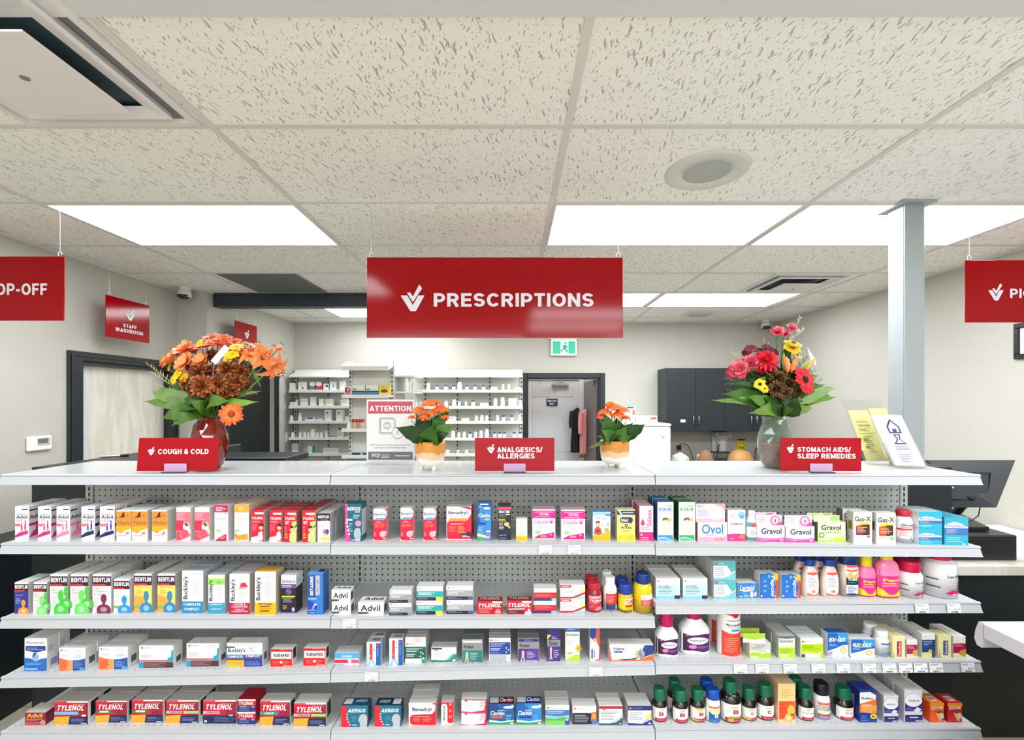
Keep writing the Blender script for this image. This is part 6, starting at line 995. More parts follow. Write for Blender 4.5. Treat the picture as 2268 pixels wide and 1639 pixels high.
# far doorway
mb = MB(); yb = YB - .016
for a, b in (((DX0 - .06, yb, 0), (DX0, YB, DT + .06)), ((DX1, yb, 0), (DX1 + .06, YB, DT + .06)), ((DX0, yb, DT), (DX1, YB, DT + .06))): mb.box(a, b, M_TRIM, .004)
for a, b in (((DX0 - .001, YB, 0), (DX0 + .012, YB + .12, DT)), ((DX1 - .012, YB, 0), (DX1 + .001, YB + .12, DT)), ((DX0, YB, DT - .012), (DX1, YB + .12, DT + .001))): mb.box(a, b, M_TRIM)
mb.build('trim_7', kind='structure')
dw = mat('dadbe0', .4, name='door_white'); yd = YB + .955
mb = MB(); mb.box((.2, yd, .01), (.93, yd + .02, ZC + .285), dw, .003)
for u0, u1 in ((.28, .53), (.6, .85)):
    for v0, v1 in ((ZC + .05, ZC + .2), (ZC - .72, ZC - .04), (.2, ZC - .85)):
        for k, (g_, y_) in enumerate(((0, -.006), (.02, -.002), (.035, -.007))): mb.box((u0 + g_, yd + y_, v0 + g_), (u1 - g_, yd + .001, v1 - g_), dw, .003)
d3 = mb.build('door_3', kind='structure')
mb = MB()
for a, b in (((.13, yd - .02, 0), (.2, yd + .02, ZC + .36)), ((.93, yd - .02, 0), (1.0, yd + .02, ZC + .36)), ((.2, yd - .02, ZC + .287), (.93, yd + .02, ZC + .36))): mb.box(a, b, mat('e6e6ea', .4), .003)
mb.build('trim_8', kind='structure')
mb = MB(); cl_ = mat('a9abad', .3, metal=.6); mb.box((.55, yd - .06, ZC + .2), (.78, yd - .005, ZC + .235), cl_, .006); mb.tube([(.7, yd - .05, ZC + .25), (.45, yd - .12, ZC + .27), (.38, yd - .02, ZC + .285)], .008, cl_); mb.build('door_closer', d3)
mb = MB(); mb.box((.475, yd - .012, ZC - .078), (.632, yd - .008, ZC + .024), mat('1c2a52', .4)); paint(mb, 't FIRE_EXIT .08 .56 .92 .84 white b;t ONLY .28 .16 .72 .44 white b', lambda u, v, l: (.475 + .157 * u, yd - .0125 - .0003 * l, ZC - .078 + .102 * v)); mb.build('wall_notice', label='small navy FIRE EXIT ONLY plate on the white panelled door', cat='notice')
lf = empty('door_4', (.995, YB + .13, 0), 'x', 'x'); del lf['label']; del lf['category']; lf['kind'] = 'structure'
mb = MB(); mb.box((-.005, 0, .01), (.035, .76, DT - .015), mat('6d6668', .4), .003); mb.build('door_leaf', lf)
mb = MB(); br_ = mat('c8a050', .25, metal=.9); mb.tube([(-.005, .70, ZC - .76), (-.04, .70, ZC - .76)], .012, br_); mb.lathe([(.0, -.03), (.024, -.02), (.028, 0), (.02, .018), (0, .022)], br_, 16, (-.055, .70, ZC - .76)); mb.build('door_knob', lf)
def coat(px0, px1, y0, y1, D, col, label, sleeve):
    a = W(px0, y0, D); b = W(px1, y0, D); w_ = b.x - a.x; zt = a.z; zb_ = .95; e = empty('hanging_coat', ((a.x + b.x) / 2, D, zb_), label, 'coat')
    m = mat(col, .85); mb = MB(); R_ = []
    for t_, s_, dx in ((0, .95, 0), (.25, .9, 0), (.5, .82, .01), (.72, .9, .0), (.86, .98, 0), (.95, .62, .02), (1, .22, .04)):
        R_.append([((dx + s_ * w_ / 2 * math.cos(k * .3142)) * (1 + .05 * math.sin(k * 2.4 + t_ * 3)), .05 * s_ * math.sin(k * .3142) * (1 + .2 * math.sin(k * 1.9)), t_ * (zt - zb_)) for k in range(20)])
    mb.rings(R_, m); mb.build('body', e)
    mb = MB(); h = zt - zb_; mb.tube([(-w_ * .3, -.03, h * .92), (-w_ * .46, -.05, h * .7), (-w_ * .44, -.055, h * sleeve)], .035, m, 10, .03); mb.build('sleeve', e)
    mb = MB(); mb.tube([(.02, 0, h * .99), (.02, 0, h + .02), (.035, .0, h + .03)], .004, M_STEEL, 6); mb.build('hanger_hook', e)
coat(1263, 1284, 903, 1020, 6.25, '17181c', 'black sleeveless coat hanging beside the open grey door', .55)
coat(1283, 1300, 906, 1020, 6.12, 'd9878a', 'salmon pink coat hanging beside the black one in the doorway', .45)
# wall shelving units
M_FS = mat('e9e9e2', .4, name='far_shelf_white')
def wall_bank(x0, x1, ups, rows, label, yf=5.30, ytop=822):
    e = empty('wall_shelving', ((x0 + x1) / 2, YB, 0), label, 'shelving'); cx = (x0 + x1) / 2; zt = zy(ytop, 5.5)
    mb = MB(); mb.box((x0 - cx, -.02, .1), (x1 - cx, -.004, zt), mat('dcdcd4', .5)); mb.build('back_panel', e)
    for px in ups:
        x = (px - CX) / F * 5.52 - cx; mb = MB(); mb.box((x - .014, -.04, .05), (x + .014, -.02, zt + .02), mat('d2d2cb', .4)); z = .9
        while z < zt - .02: mb.box((x - .006, -.0412, z), (x + .006, -.0402, z + .026), M_SLOT); z += .05
        mb.build('upright', e)
    for y in rows:
        z = zy(y, yf); mb = MB(); mb.box((x0 - cx, yf - YB, z - .018), (x1 - cx, -.02, z), M_FS, .002); mb.box((x0 - cx, yf - YB - .006, z - .03), (x1 - cx, yf - YB, z + .004), M_FS, .002); mb.build('shelf', e)
    mb = MB(); z = zy(829, yf); mb.poly([(x0 - cx, yf - YB, z - .02), (x1 - cx, yf - YB, z - .02), (x1 - cx, -.02, z + .07), (x0 - cx, -.02, z + .07)], M_FS); mb.poly([(x0 - cx, yf - YB, z - .035), (x1 - cx, yf - YB, z - .035), (x1 - cx, yf - YB, z - .02), (x0 - cx, yf - YB, z - .02)], M_FS)
    mb.poly([(x0 - cx, yf - YB, z - .035), (x0 - cx, yf - YB, z - .02), (x0 - cx, -.02, z + .07), (x0 - cx, -.02, z + .05)], M_FS); mb.build('top_tray', e)
ROWL = (864, 899, 932.5, 969, 1004); ROWR = (864, 900, 933, 970, 1005)
wall_bank((640 - CX) / F * 5.3, (778 - CX) / F * 5.3, (655, 727, 777), ROWL, 'left bank of white wall shelving stocked with small medicine packs')
wall_bank((905 - CX) / F * 5.3, (1158 - CX) / F * 5.3, (942, 1013, 1085, 1155), ROWR, 'right bank of white wall shelving stocked with white pill bottles')
eg = empty('end_shelving', (-1.42, 4.75, 0), 'taller white shelving end unit standing in front of the far shelving banks', 'shelving')
xl_, xr_ = (775 - CX) / F * 4.75 + 1.42, (872 - CX) / F * 4.75 + 1.42; zt = zy(800, 4.75)
mb = MB(); mb.box((xl_, 0, .1), (xr_, .02, zt - .02), mat('dadad2', .5)); mb.box((xl_, .02, .1), (xl_ + .02, .5, zt - .06), mat('dadad2', .5)); mb.box((xr_ - .02, .02, .1), (xr_, .5, zt - .06), mat('dadad2', .5)); mb.build('back_panel', eg)
for x in (xl_ + .01, xr_ - .012):
    mb = MB(); mb.box((x - .012, -.02, .05), (x + .02, .0, zt), mat('d2d2cb', .4)); z = .9
    while z < zt - .1: mb.box((x - .005, -.0212, z), (x + .005, -.0202, z + .024), M_SLOT); z += .044
    mb.build('upright', eg)
EZ = [zy(y, 4.55) for y in (875, 950, 1009, 1030)]
for z in EZ:
    mb = MB(); mb.box((xl_ - .01, -.2, z - .02), (xr_ + .0, 0, z), M_FS, .002); mb.box((xl_ - .01, -.206, z - .03), (xr_, -.2, z + .004), M_FS, .002); mb.build('shelf', eg)
mb = MB(); z = zy(816, 4.55); mb.poly([(xl_ - .01, -.2, z), (xr_, -.2, z), (xr_, 0, zt - .03), (xl_ - .01, 0, zt - .03)], M_FS)
for x in (xl_ - .01, xr_): mb.poly([(x, -.2, z - .02), (x, -.2, z + .03), (x, 0, zt), (x, 0, zt - .05)], M_FS)
mb.box((xl_ - .01, -.206, z - .02), (xr_, -.2, z + .025), M_FS, .002); mb.build('top_tray', eg)
for y in (829, 864, 899):
    z = zy(y, 5.0) - .02; mb = MB(); mb.box((xr_, .02, z - .018), (xr_ + .2, .5, z), M_FS, .002); mb.build('side_shelf', eg)
def pill(x, D, z, w_, h, cap, label, group, lab=None):
    o = bpy.data.objects.get('x'); mb = MB(); r = w_ / 2
    mb.lathe([(r * .92, 0), (r, .004), (r, h * .66), (r * .8, h * .74), (r * .72, h * .76)], mat('f0efe9', .35), 16); 
    if lab: mb.lathe([(r * 1.012, h * .12), (r * 1.012, h * .55)], mat(lab, .5), 16, cap=False)
    o = mb.build('pill_bottle', loc=(x, D, z), label=label, cat='bottle', group=group)
    mb = MB(); mb.lathe([(r * .8, h * .74), (r * .86, h * .76), (r * .86, h * .97), (r * .8, h)], mat(cap, .4), 16); mb.build('cap', o); return o
def far_bottle(px, ybase, ytop, w_, rows, D=5.36, cap='f4f4f0', lab=None, label='', group=''):
    z = zy(min(rows, key=lambda y: abs(y - ybase)), 5.3); a = W(px, ytop, D); pill(a.x, D, z, w_ / F * D, a.z - z, cap, label, group, lab)
def far_box(px0, px1, ytop, z, D, label, col, ops='', top=None, group=None, dep=.06):
    a = W(px0, ytop, D); b = W(px1, ytop, D); w_, h = b.x - a.x, a.z - z; mb = MB(); mb.box((-w_ / 2, 0, 0), (w_ / 2, dep, h), P(col), .001, {'T': P(top or col), **{k: P(col) for k in 'FLRKB'}})
    if ops: faces(mb, w_, dep, h, ops)
    mb.build('medicine_box', loc=((a.x + b.x) / 2, D, z), label=label, cat='medicine box', group=group)
zl = [zy(y, 5.3) for y in ROWL]; zr = [zy(y, 5.3) for y in ROWR]
for r, (x0, x1, yt, lb, c, ops) in ((0, (641, 653, 848, 'small plain white box first on the top left far shelf', 'e8e6de', '')), (0, (660, 679, 846, 'white far box with a red dot on the top left shelf', 'efeeea', 'c .55 .25 .12 .14 c84050;l .1 .5 .6 .9 3 lgrey')), (0, (684, 697, 847, 'grey-blue and white far box left of the red one', '5f7f88', 'c .6 .8 .5 .3 f0f0ee')), (0, (699, 713, 847, 'red and white far box on the top left shelf', 'd03848', 'c .5 .8 .5 .3 f0f0ee')),
    (0, (716, 727, 850, 'small white far box with a dark corner', 'ecebe4', 'r .5 .5 1 .8 3a4a4a')), (0, (731, 743, 845, 'white far box with a pale blue swirl', 'f0f0ec', 'c .6 .5 .2 .3 a8b8c4')), (0, (752, 762, 843, 'tall plain white far box near the end unit', 'efeeea', '')),
    (1, (642, 658, 885, 'white far box with a dark green band', 'ecebe6', 'r 0 .6 .8 1 2f5a48;l .1 .1 .8 .4 2 lgrey')), (1, (665, 681, 882, 'white far box with faint green lines, second row', 'ecece6', 'r .1 .5 .9 .7 c8d8c8')), (1, (687, 699, 879, 'tall white far box in the second row', 'efeeea', '')), (1, (706, 720, 883, 'white far box with a green edge, second row', 'efeeea', 'r .75 0 1 1 a8b83c')), (1, (721, 737, 883, 'white far box beside the green-edged one', 'eceae2', 'l .1 .3 .8 .7 2 lgrey')), (1, (755, 769, 884, 'white far box alone at the second row end', 'ecebe6', 'r .1 .4 .8 .7 d8e0d8')),
    (2, (675, 698, 925, 'flat white far box with a blue top, third row', 'e9eaea', 'p .1 .6 .9 .6 .7 1 .3 1 3a4a8c')), (2, (700, 716, 927, 'flat pale far pack in the third row', 'e2e4d4', '')), (2, (719, 734, 907, 'tall white far carton with a small grey emblem', 'f0efeb', 'c .4 .7 .14 .08 5a5a70')), (2, (744, 759, 907, 'tall white far carton with a small red emblem', 'f0efeb', 'c .4 .7 .14 .08 c83a4a')), (2, (764, 775, 922, 'small white far box beside the end unit', 'ecebe6', 'r .2 .2 .8 .7 d0d4dc')),
    (3, (747, 758, 948, 'white far carton with black top in the fourth row', 'e4e3de', 'r .2 .82 .8 1 22262c;r .1 .1 .9 .5 c4c6c4')),
    (4, (646, 660, 983, 'pale green see-through far pack in the fifth row', 'b8c8bc', 'r .1 .1 .9 .3 d8e0d8')), (4, (682, 699, 988, 'white and teal far box in the fifth row', 'e8eae6', 'r .55 0 1 1 2f9a80')), (4, (716, 749, 992, 'wide white far pack in the fifth row', 'e6e6e0', 'r .1 .3 .9 .7 d0d4d4'))):
    far_box(x0, x1, yt, zl[r], 5.34, lb, c, ops)
GA = 'plain white pill bottles on the left far shelves'
for px, r, yt, w_ in ((646, 2, 920, 8), (665, 2, 915, 9)): far_bottle(px, ROWL[r], yt, w_, ROWL, label='white pill bottle on the third row of the left far shelves', group=GA)
for px, yt, w_ in ((649, 957, 8), (665, 957, 7), (675, 957, 7), (683, 957, 6), (703, 957, 7), (712, 957, 8), (723, 955, 7)): far_bottle(px, 969, yt, w_, ROWL, label='small white pill bottle on the fourth row of the left far shelves', group=GA)
far_bottle(693, 969, 950, 12, ROWL, label='larger white bottle in the middle of the fourth left row', group=GA)
GB = 'pill bottles on the right far shelves'; BL = '2f4a9c'; OR = ('first', 'second', 'third', 'fourth', 'fifth')
for r, L_ in enumerate((((949, 848, 8, 0), (968, 853, 8, 1), (988, 853, 9, 1), (1005, 853, 8, 1), (1018, 846, 11, 0), (1034, 853, 8, 1), (1052, 853, 8, 1), (1071, 853, 7, 1), (1114, 851, 7, 0), (1127, 851, 7, 0)),
    ((922, 889, 7, 0), (931, 889, 7, 0), (968, 891, 8, 0), (988, 888, 9, 0), (1006, 885, 10, 0), (1017, 889, 7, 0), (1032, 889, 6, 0), (1048, 886, 9, 2), (1097, 882, 9, 0), (1113, 880, 10, 0), (1152, 886, 8, 0)),
    ((1055, 920, 8, 0), (1067, 919, 9, 0), (1078, 920, 8, 0), (1102, 919, 7, 0), (1115, 920, 8, 1), (1134, 920, 8, 1), (1151, 918, 8, 0)),
    ((1003, 954, 10, 0), (1016, 957, 7, 0), (1028, 956, 8, 0), (1041, 957, 8, 1), (1053, 956, 8, 0), (1065, 953, 9, 0), (1078, 950, 10, 0), (1096, 957, 8, 1), (1107, 957, 8, 1), (1117, 957, 8, 1), (1139, 957, 8, 1), (1152, 957, 8, 1)), ((991, 996, 9, 0), (1014, 996, 7, 0), (1033, 996, 8, 0)))):
    for px, yt, w_, k in L_: far_bottle(px, ROWR[r], yt, w_, ROWR, cap=BL if k == 1 else '4a6a5a' if k == 2 else 'f4f4f0', lab='d4d8dc' if k == 0 and px % 3 == 0 else None, label=f'white pill bottle with {"a blue" if k == 1 else "a green" if k == 2 else "a white"} cap on the {OR[r]} row of the right far shelves', group=GB)
for px0, px1, yt, r, lb in ((1087, 1102, 857, 0, 'flat white box on the first row of the right far shelves'), (1139, 1155, 858, 0, 'flat white box by the door frame, first far row'), (1063, 1082, 892, 1, 'flat white and pink box on the second right far row'), (1126, 1145, 882, 1, 'upright white box on the second right far row'), (992, 1010, 922, 2, 'white box behind the potted orange flowers, third far row'), (1022, 1039, 926, 2, 'flat white box on the third right far row')):
    far_box(px0, px1, yt, zr[r], 5.34, lb, 'ecece6', 'l .1 .3 .9 .7 2 f0b8bc' if 'pink' in lb else 'r .1 .35 .9 .65 d8dcd8')
for i in range(6): pill(-1.1 - .02 * (i % 2), 4.83 + .075 * i, zy(864, 5.0) - .02, .05 - .003 * i, (.14, .2, .15, .13, .11, .1)[i], 'f2f2ee', 'white pill bottle on the side shelf of the end unit', 'white bottles along the end unit side shelf')
e0, e1, e2 = EZ[0], EZ[1], EZ[2]
far_box(763, 779, 855, e0, 4.58, 'hair-treatment box with a purple and orange portrait', 'efe6e4', 'c .45 .5 .4 .4 6a3a8c;c .5 .62 .17 .2 e8b090;p .1 0 .3 .4 .7 .4 .95 0 e8703c;r 0 .86 1 1 f0ece8')
for x0, x1, lb in ((780, 808, 'first white, blue and black box on the end unit'), (810, 838, 'second white, blue and black box on the end unit, by the yellow one')):
    far_box(x0, x1, 853, e0, 4.58, lb, 'ecefd8', 'r 0 0 1 .42 2f5a80;r 0 .1 1 .3 4a86a8;r 0 .36 1 .44 1c2430;t Nix .06 .5 .36 .72 22242c bi')
far_box(839, 863, 853, e0, 4.58, 'yellow box with a purple oval on the end unit', 'ecd040', 'c .5 .42 .32 .16 6a3a5a;l .2 .65 .8 .9 2 c8a828;r 0 0 1 .12 f2e6a0')
for px, lb in ((786, 'first tan bottle with a red lid on the end unit'), (801, 'second tan bottle with a red lid, beside the notice stand')):
    a = W(px, 929, 4.6); o = MB(); o.lathe([(.026, 0), (.028, .01), (.028, .06), (.02, .07)], mat('cfae84', .4), 16); q_ = o.build('pill_bottle', loc=(a.x, 4.6, e1), label=lb, cat='bottle'); k = MB(); k.lathe([(.03, .066), (.031, .07), (.029, .092), (.027, .094)], mat('c8283c', .4), 16); k.build('cap', q_)
a = W(773, 936, 4.6); pill(a.x, 4.6, e1, .046, .07, 'f4f4f0', 'white bottle left of the tan bottles on the end unit', 'white bottle on the end unit')
for x0, x1, lb in ((778, 801, 'small navy and white box behind the notice stand'), (803, 822, 'navy and white box mostly hidden by the notice stand')): far_box(x0, x1, 1000, e2, 4.58, lb, 'd8dce4', 'r .05 .1 .9 .7 2a3f5c')
for x0, x1, lb in ((764, 784, 'low navy box at the deck edge, left of two'), (786, 808, 'low navy box at the deck edge, right of two')): far_box(x0, x1, 1018, EZ[3], 4.58, lb, 'c8ced8', 'r .05 .0 .95 .8 2a3f5c')
# black wall cupboards
cb = empty('wall_cabinet', (2.385, YB, ZC), 'black wall cabinet with slim steel handles above the far counter', 'cabinet')
M_CAB = mat('23292c', .4, name='charcoal_laminate', grain=.1); cx0, cx1, cz0, cz1 = -.65, .65, -.345, .366
mb = MB(); mb.box((cx0, -.31, cz0), (cx1, 0, cz1), M_CAB, .002); mb.build('carcass', cb)
for i in range(4):
    x0 = cx0 + .325 * i; mb = MB(); mb.box((x0 + .0015, -.33, cz0 + .002), (x0 + .3235, -.31, cz1 - .002), M_CAB, .002); o = mb.build('door', cb)
    hx = x0 + (.295 if i % 2 == 0 else .03); mb = MB(); mb.tube([(hx, -.33, cz0 + .08), (hx, -.352, cz0 + .085), (hx, -.352, cz0 + .165), (hx, -.33, cz0 + .17)], .005, M_STEEL, 8); mb.build('handle', o)
mb = MB(); mb.box((1.93 - 2.385 - .04, -.332, cz0 + .1), (1.93 - 2.385 + .015, -.3305, cz0 + .13), mat('f2f2f2', .4)); mb.build('sticker', cb)
# compact fridge
fr = empty('fridge', (1.41, 5.2, 0), 'white compact fridge left of the far counter, behind the right potted flowers', 'fridge'); fw = mat('edeef0', .3, coat=.3); zt = ZC - .245
mb = MB(); mb.box((-.265, -.22, .02), (.265, .26, zt - .03), fw, .006); mb.box((-.27, -.29, zt - .03), (.27, .265, zt), fw, .01); mb.build('cabinet', fr)
mb = MB(); mb.box((-.265, -.285, .05), (.265, -.225, zt - .035), fw, .012); mb.poly([(-.24, -.2855, zt - .06), (.25, -.2855, zt - .07), (.25, -.2855, zt - .075), (-.24, -.2855, zt - .066)], mat('c8cace', .4)); d = mb.build('door', fr)
mb = MB(); mb.box((.17, -.287, zt - .155), (.19, -.285, zt - .13), mat('6ab0dc', .4)); mb.build('energy_sticker', fr)
for x0, x1, y0, y1, c, ops, lb in ((1383, 1408, 901, 936, 'f0f0ee', 'r .2 .9 .8 1 2f4a9c;r .7 .5 .95 .8 c86a60;l .1 .2 .6 .7 3 lgrey', 'white machine box standing on the fridge behind the orange flowers'), (1410, 1440, 921, 935, 'efeeec', 'l .1 .3 .8 .8 2 lgrey', 'long white carton lying on the fridge'), (1442, 1456, 921, 935, 'efeeec', 'r 0 .5 .9 .8 d84a4a', 'small white carton with red line on the fridge')):
    a = W(x0, y0, 5.05); b = W(x1, y1, 5.05); w_ = b.x - a.x; h = a.z - zt; mb = MB(); mb.box((-w_ / 2, 0, 0), (w_ / 2, .12, h), P(c), .002); faces(mb, w_, .12, h, ops); mb.build('storage_box', loc=((a.x + b.x) / 2, 5.05, zt), label=lb, cat='box')
# far counter and kitchen things
fc = empty('kitchen_counter', (2.42, 5.26, 0), 'black base counter under the wall cabinet at the far wall', 'counter'); CT = .92
mb = MB(); mb.box((-.7, -.3, .1), (.69, .29, CT - .03), M_CAB, .003); mb.build('carcass', fc); mb = MB(); mb.box((-.71, -.32, CT - .03), (.69, .29, CT), mat('3a3a3c', .25), .004); mb.build('worktop', fc)
a = W(1604, 960, 5.42); pt_ = empty('towel_dispenser', (a.x, 5.48, ZC - .53), 'clear paper-towel holder on the wall under the cabinet', 'dispenser')
mb = MB(); mb.box((-.09, -.06, -.16), (.09, -.055, .16), M_ACR); mb.box((-.09, -.055, .1), (.09, .06, .16), mat('d8dad8', .4), .004); mb.box((-.07, -.062, .12), (.07, -.06, .15), mat('8a8c90', .4)); mb.box((-.09, .06, -.16), (.09, .065, .16), mat('e6e6e2', .5)); mb.build('case', pt_)
mb = MB(); mb.lathe([(.045, -.14), (.048, -.13), (.048, .05), (.045, .06)], mat('f2f1ee', .8), 20); mb.build('paper_roll', pt_)
a = W(1642, 984, YB - .01); mb = MB(); mb.box((-.045, 0, -.07), (.045, .004, .065), mat('f0dc20', .4)); paint(mb, 'r 0 .84 1 1 2c2a18;r 0 0 1 .1 2c2a18;c .3 .62 .1 .05 3a3418;c .72 .62 .1 .05 3a3418;p .2 .4 .28 .28 .5 .22 .72 .28 .8 .4 .84 .38 .76 .22 .5 .15 .24 .22 .16 .38 3a3418', lambda u, v, l: (-.045 + .09 * u, -.0006 - .0004 * l, -.07 + .135 * v)); mb.build('wall_notice', loc=(a.x, YB - .006, a.z), label='yellow smiling-face notice on the wall above the wooden bowl', cat='notice')
wd = mat('b98a52', .5, name='bowl_wood', grain=.25)
def dome(name, px, D, w_, h, m, label, cat):
    a = W(px, 1000, D); mb = MB(); r = w_ / 2; mb.lathe([(r, 0), (r * 1.0, .02), (r * .92, h * .5), (r * .66, h * .85), (r * .3, h), (.01, h * 1.01)], m, 28); return mb.build(name, loc=(a.x, D, CT), label=label, cat=cat)
dome('wooden_bowl', 1640, 5.11, .28, .185, wd, 'upturned light wooden bowl on the far counter', 'bowl')
dome('bread_loaf', 1563, 5.1, .18, .18, mat('8a6a4a', .8, grain=.3), 'round brown bundle left of the dish rack', 'bundle')
bagm = mat('ece9e2', .6); a = W(1500, 1005, 5.2); mb = MB(); rb_ = random.Random(4); R_ = []
for q, z in ((.06, 0), (.095, .02), (.1, .06), (.085, .1), (.05, .125), (.015, .14)): R_.append([(q * math.cos(k * .449) * rb_.uniform(.82, 1.12), q * .75 * math.sin(k * .449) * rb_.uniform(.82, 1.12), max(0, z + rb_.uniform(-.008, .008) * (z > 0))) for k in range(14)])
mb.rings(R_, bagm, True, False); mb.build('paper_bag', loc=(a.x + .035, 5.2, CT), label='crumpled white bag beside the fridge on the far counter', cat='bag')
a = W(1596, 1000, 5.34); rk = empty('dish_rack', (a.x, 5.34, CT), 'black wire dish rack on the far counter', 'dish rack'); wm = mat('1c1c1e', .4); mb = MB()
for i in range(9):
    x = -.104 + .026 * i; mb.tube([(x, -.07, .0), (x, -.07, .13), (x, .07, .13), (x, .07, 0)], .003, wm, 5)
for z in (.03, .13):
    mb.tube([(-.11, -.07, z), (.11, -.07, z), (.11, .07, z), (-.11, .07, z), (-.11, -.07, z)], .004, wm, 6)
mb.build('wire_frame', rk); mb = MB(); mb.tube([(-.02, .02, .13), (-.02, .02, .2), (.0, .02, .215)], .008, wm, 8); mb.build('hook', rk)
a = W(1554, 1010, 5.12); far_box(1548, 1560, 1007, CT, 5.1, 'small red and white packet on the far counter', 'f0e8e8', 'r 0 .5 1 1 d84a5a')
a = W(1504, 992, YB - .03); pg = empty('power_plug', (a.x, YB, a.z), 'black plug and cable in the wall outlet under the cabinet', 'plug'); mb = MB(); mb.box((-.022, -.05, -.022), (.022, -.004, .03), mat('1a1a1c', .4), .004); mb.build('plug_body', pg)
mb = MB(); mb.tube([(.0, -.04, .02), (.01, -.05, .05), (.05, -.05, .055), (.1, -.05, .03), (.13, -.06, -.04), (.14, -.08, -.1), (.15, -.1, -.15)], .004, mat('2a2a2c', .5), 6); mb.build('cable', pg)
a = W(1675, 1000, 5.4); mb = MB(); mb.tube([(0, 0, 0), (0, 0, .14), (0, -.03, .18), (0, -.1, .17)], .011, M_STEEL, 10); mb.lathe([(.03, 0), (.028, .012)], M_STEEL, 16); mb.build('tap', loc=(a.x, 5.42, CT), label='chrome tap on the far counter right of the wooden bowl', cat='tap')
# things behind the deck on the right: chair back and folded papers on the black ledge
a = W(1914, 1010, 3.6); ch = empty('office_chair', (a.x, 3.6, 0), 'black chair backrest glimpsed behind the stomach aids sign', 'chair'); bk3 = mat('17181a', .6); mb = MB()
mb.box((-.2, -.03, ZC - .75), (.07, .03, ZC - .39), bk3, .025); mb.build('backrest', ch); mb = MB(); mb.box((-.22, -.48, .46), (.2, -.02, .53), bk3, .02); mb.build('seat', ch)
mb = MB(); mb.lathe([(.025, .09), (.025, .46)], M_STEEL, 12, (0, -.25, 0)); mb.build('column', ch)
mb = MB()
for k in range(5): mb.tube([(0, -.25, .1), (.28 * math.cos(k * 1.257), -.25 + .28 * math.sin(k * 1.257), .05)], .018, bk3, 8); mb.lathe([(.03, 0), (.03, .05)], bk3, 10, (.28 * math.cos(k * 1.257), -.25 + .28 * math.sin(k * 1.257), 0))
mb.build('wheel_base', ch); mb = MB(); mb.box((-.03, -.0, .5), (.03, .03, ZC - .7), bk3, .004); mb.build('back_bar', ch)
# ---------------------------------------------------------------- flowers
def leafmat(h):
    h = ''.join('%02x' % int(int(h[i:i + 2], 16) * (.74, .76, .66)[i // 2]) for i in (0, 2, 4)); return mat(h, .5, spec=.3, name='leaf_green', grain=.22)
FR = random.Random(21)
def strip(mb, pts, wid, side, m, crease=0.0, nrm=None):
    """ribbon along pts with half widths wid, creased along the middle"""
    L_, M_, R_ = [], [], []
    for p, w_ in zip(pts, wid):
        p = Vector(p); n = nrm or Vector((0, 0, 1)); L_.append(p - side * w_ + n * crease * w_); M_.append(p); R_.append(p + side * w_ + n * crease * w_)
    n_ = len(pts); vs = L_ + M_ + R_; fs = []
    for i in range(n_ - 1): fs += [(i, n_ + i, n_ + i + 1, i + 1), (n_ + i, 2 * n_ + i, 2 * n_ + i + 1, n_ + i + 1)]
    mb.mesh(vs, fs, m, True)
def bloom(parent, c, n, r, col, petals=14, layers=2, lift=.35, curl=-.1, wid=.32, core=None, corer=.22, tip=.25, name='flower', col2=None, jit=.12):
    c = Vector(c); n = Vector(n).normalized(); u = n.orthogonal().normalized(); v = n.cross(u); mb = MB()
    for l in range(layers):
        s_ = 1 - .27 * l; m = mat(col if l % 2 == 0 or not col2 else col2, .55)
        for k in range(petals):
            a = 2 * math.pi * (k + .5 * l) / petals + FR.uniform(-.08, .08); d = u * math.cos(a) + v * math.sin(a); sd = n.cross(d).normalized(); Ls = r * s_ * (1 + FR.uniform(-jit, jit)); lf = lift * (1 + .8 * l)
            pts = [c + d * Ls * t + n * Ls * (lf * t + curl * t * t) for t in (.08, .35, .62, .85, 1)]
            ww = Ls * wid; strip(mb, pts, (ww * .35, ww * .8, ww, ww * .78, ww * tip), sd, m, .25, n)
    if core:
        R_ = []; rr = r * corer
        for q, h in ((1, .02), (.95, .3), (.6, .55), (.1, .62)): R_.append([c + u * rr * q * math.cos(k * .5236) + v * rr * q * math.sin(k * .5236) + n * (rr * h + r * .05) for k in range(12)])
        mb.rings(R_, mat(core, .8))
    return mb.build(name, parent)
def mum(parent, c, n, r, col, cols):
    """chrysanthemum head: petals all over a dome, the inner ones shorter and upright"""
    c = Vector(c); n = Vector(n).normalized(); u = n.orthogonal().normalized(); v = n.cross(u); mb = MB(); ms = [mat(x, .65) for x in (col, *cols)]
    for ring, (el, cnt, ln) in enumerate(((-.1, 15, 1), (.15, 14, .98), (.42, 13, .9), (.72, 11, .8), (1.02, 8, .66), (1.3, 5, .55))):
        for k in range(cnt):
            a = 2 * math.pi * (k + .5 * (ring % 2)) / cnt + FR.uniform(-.12, .12); e2 = el + FR.uniform(-.12, .12); d = u * math.cos(a) + v * math.sin(a); sd = n.cross(d).normalized(); Ls = r * ln * FR.uniform(.85, 1.1)
            pts = [c + (d * math.cos(e2 * (.6 + .5 * t)) + n * math.sin(e2 * (.6 + .5 * t))) * Ls * t for t in (.12, .5, .8, 1)]; ww = r * .12
            strip(mb, pts, (ww * .4, ww, ww * 1.05, ww * .4), sd, FR.choice(ms), .35, n)
    return mb.build('flower', parent)
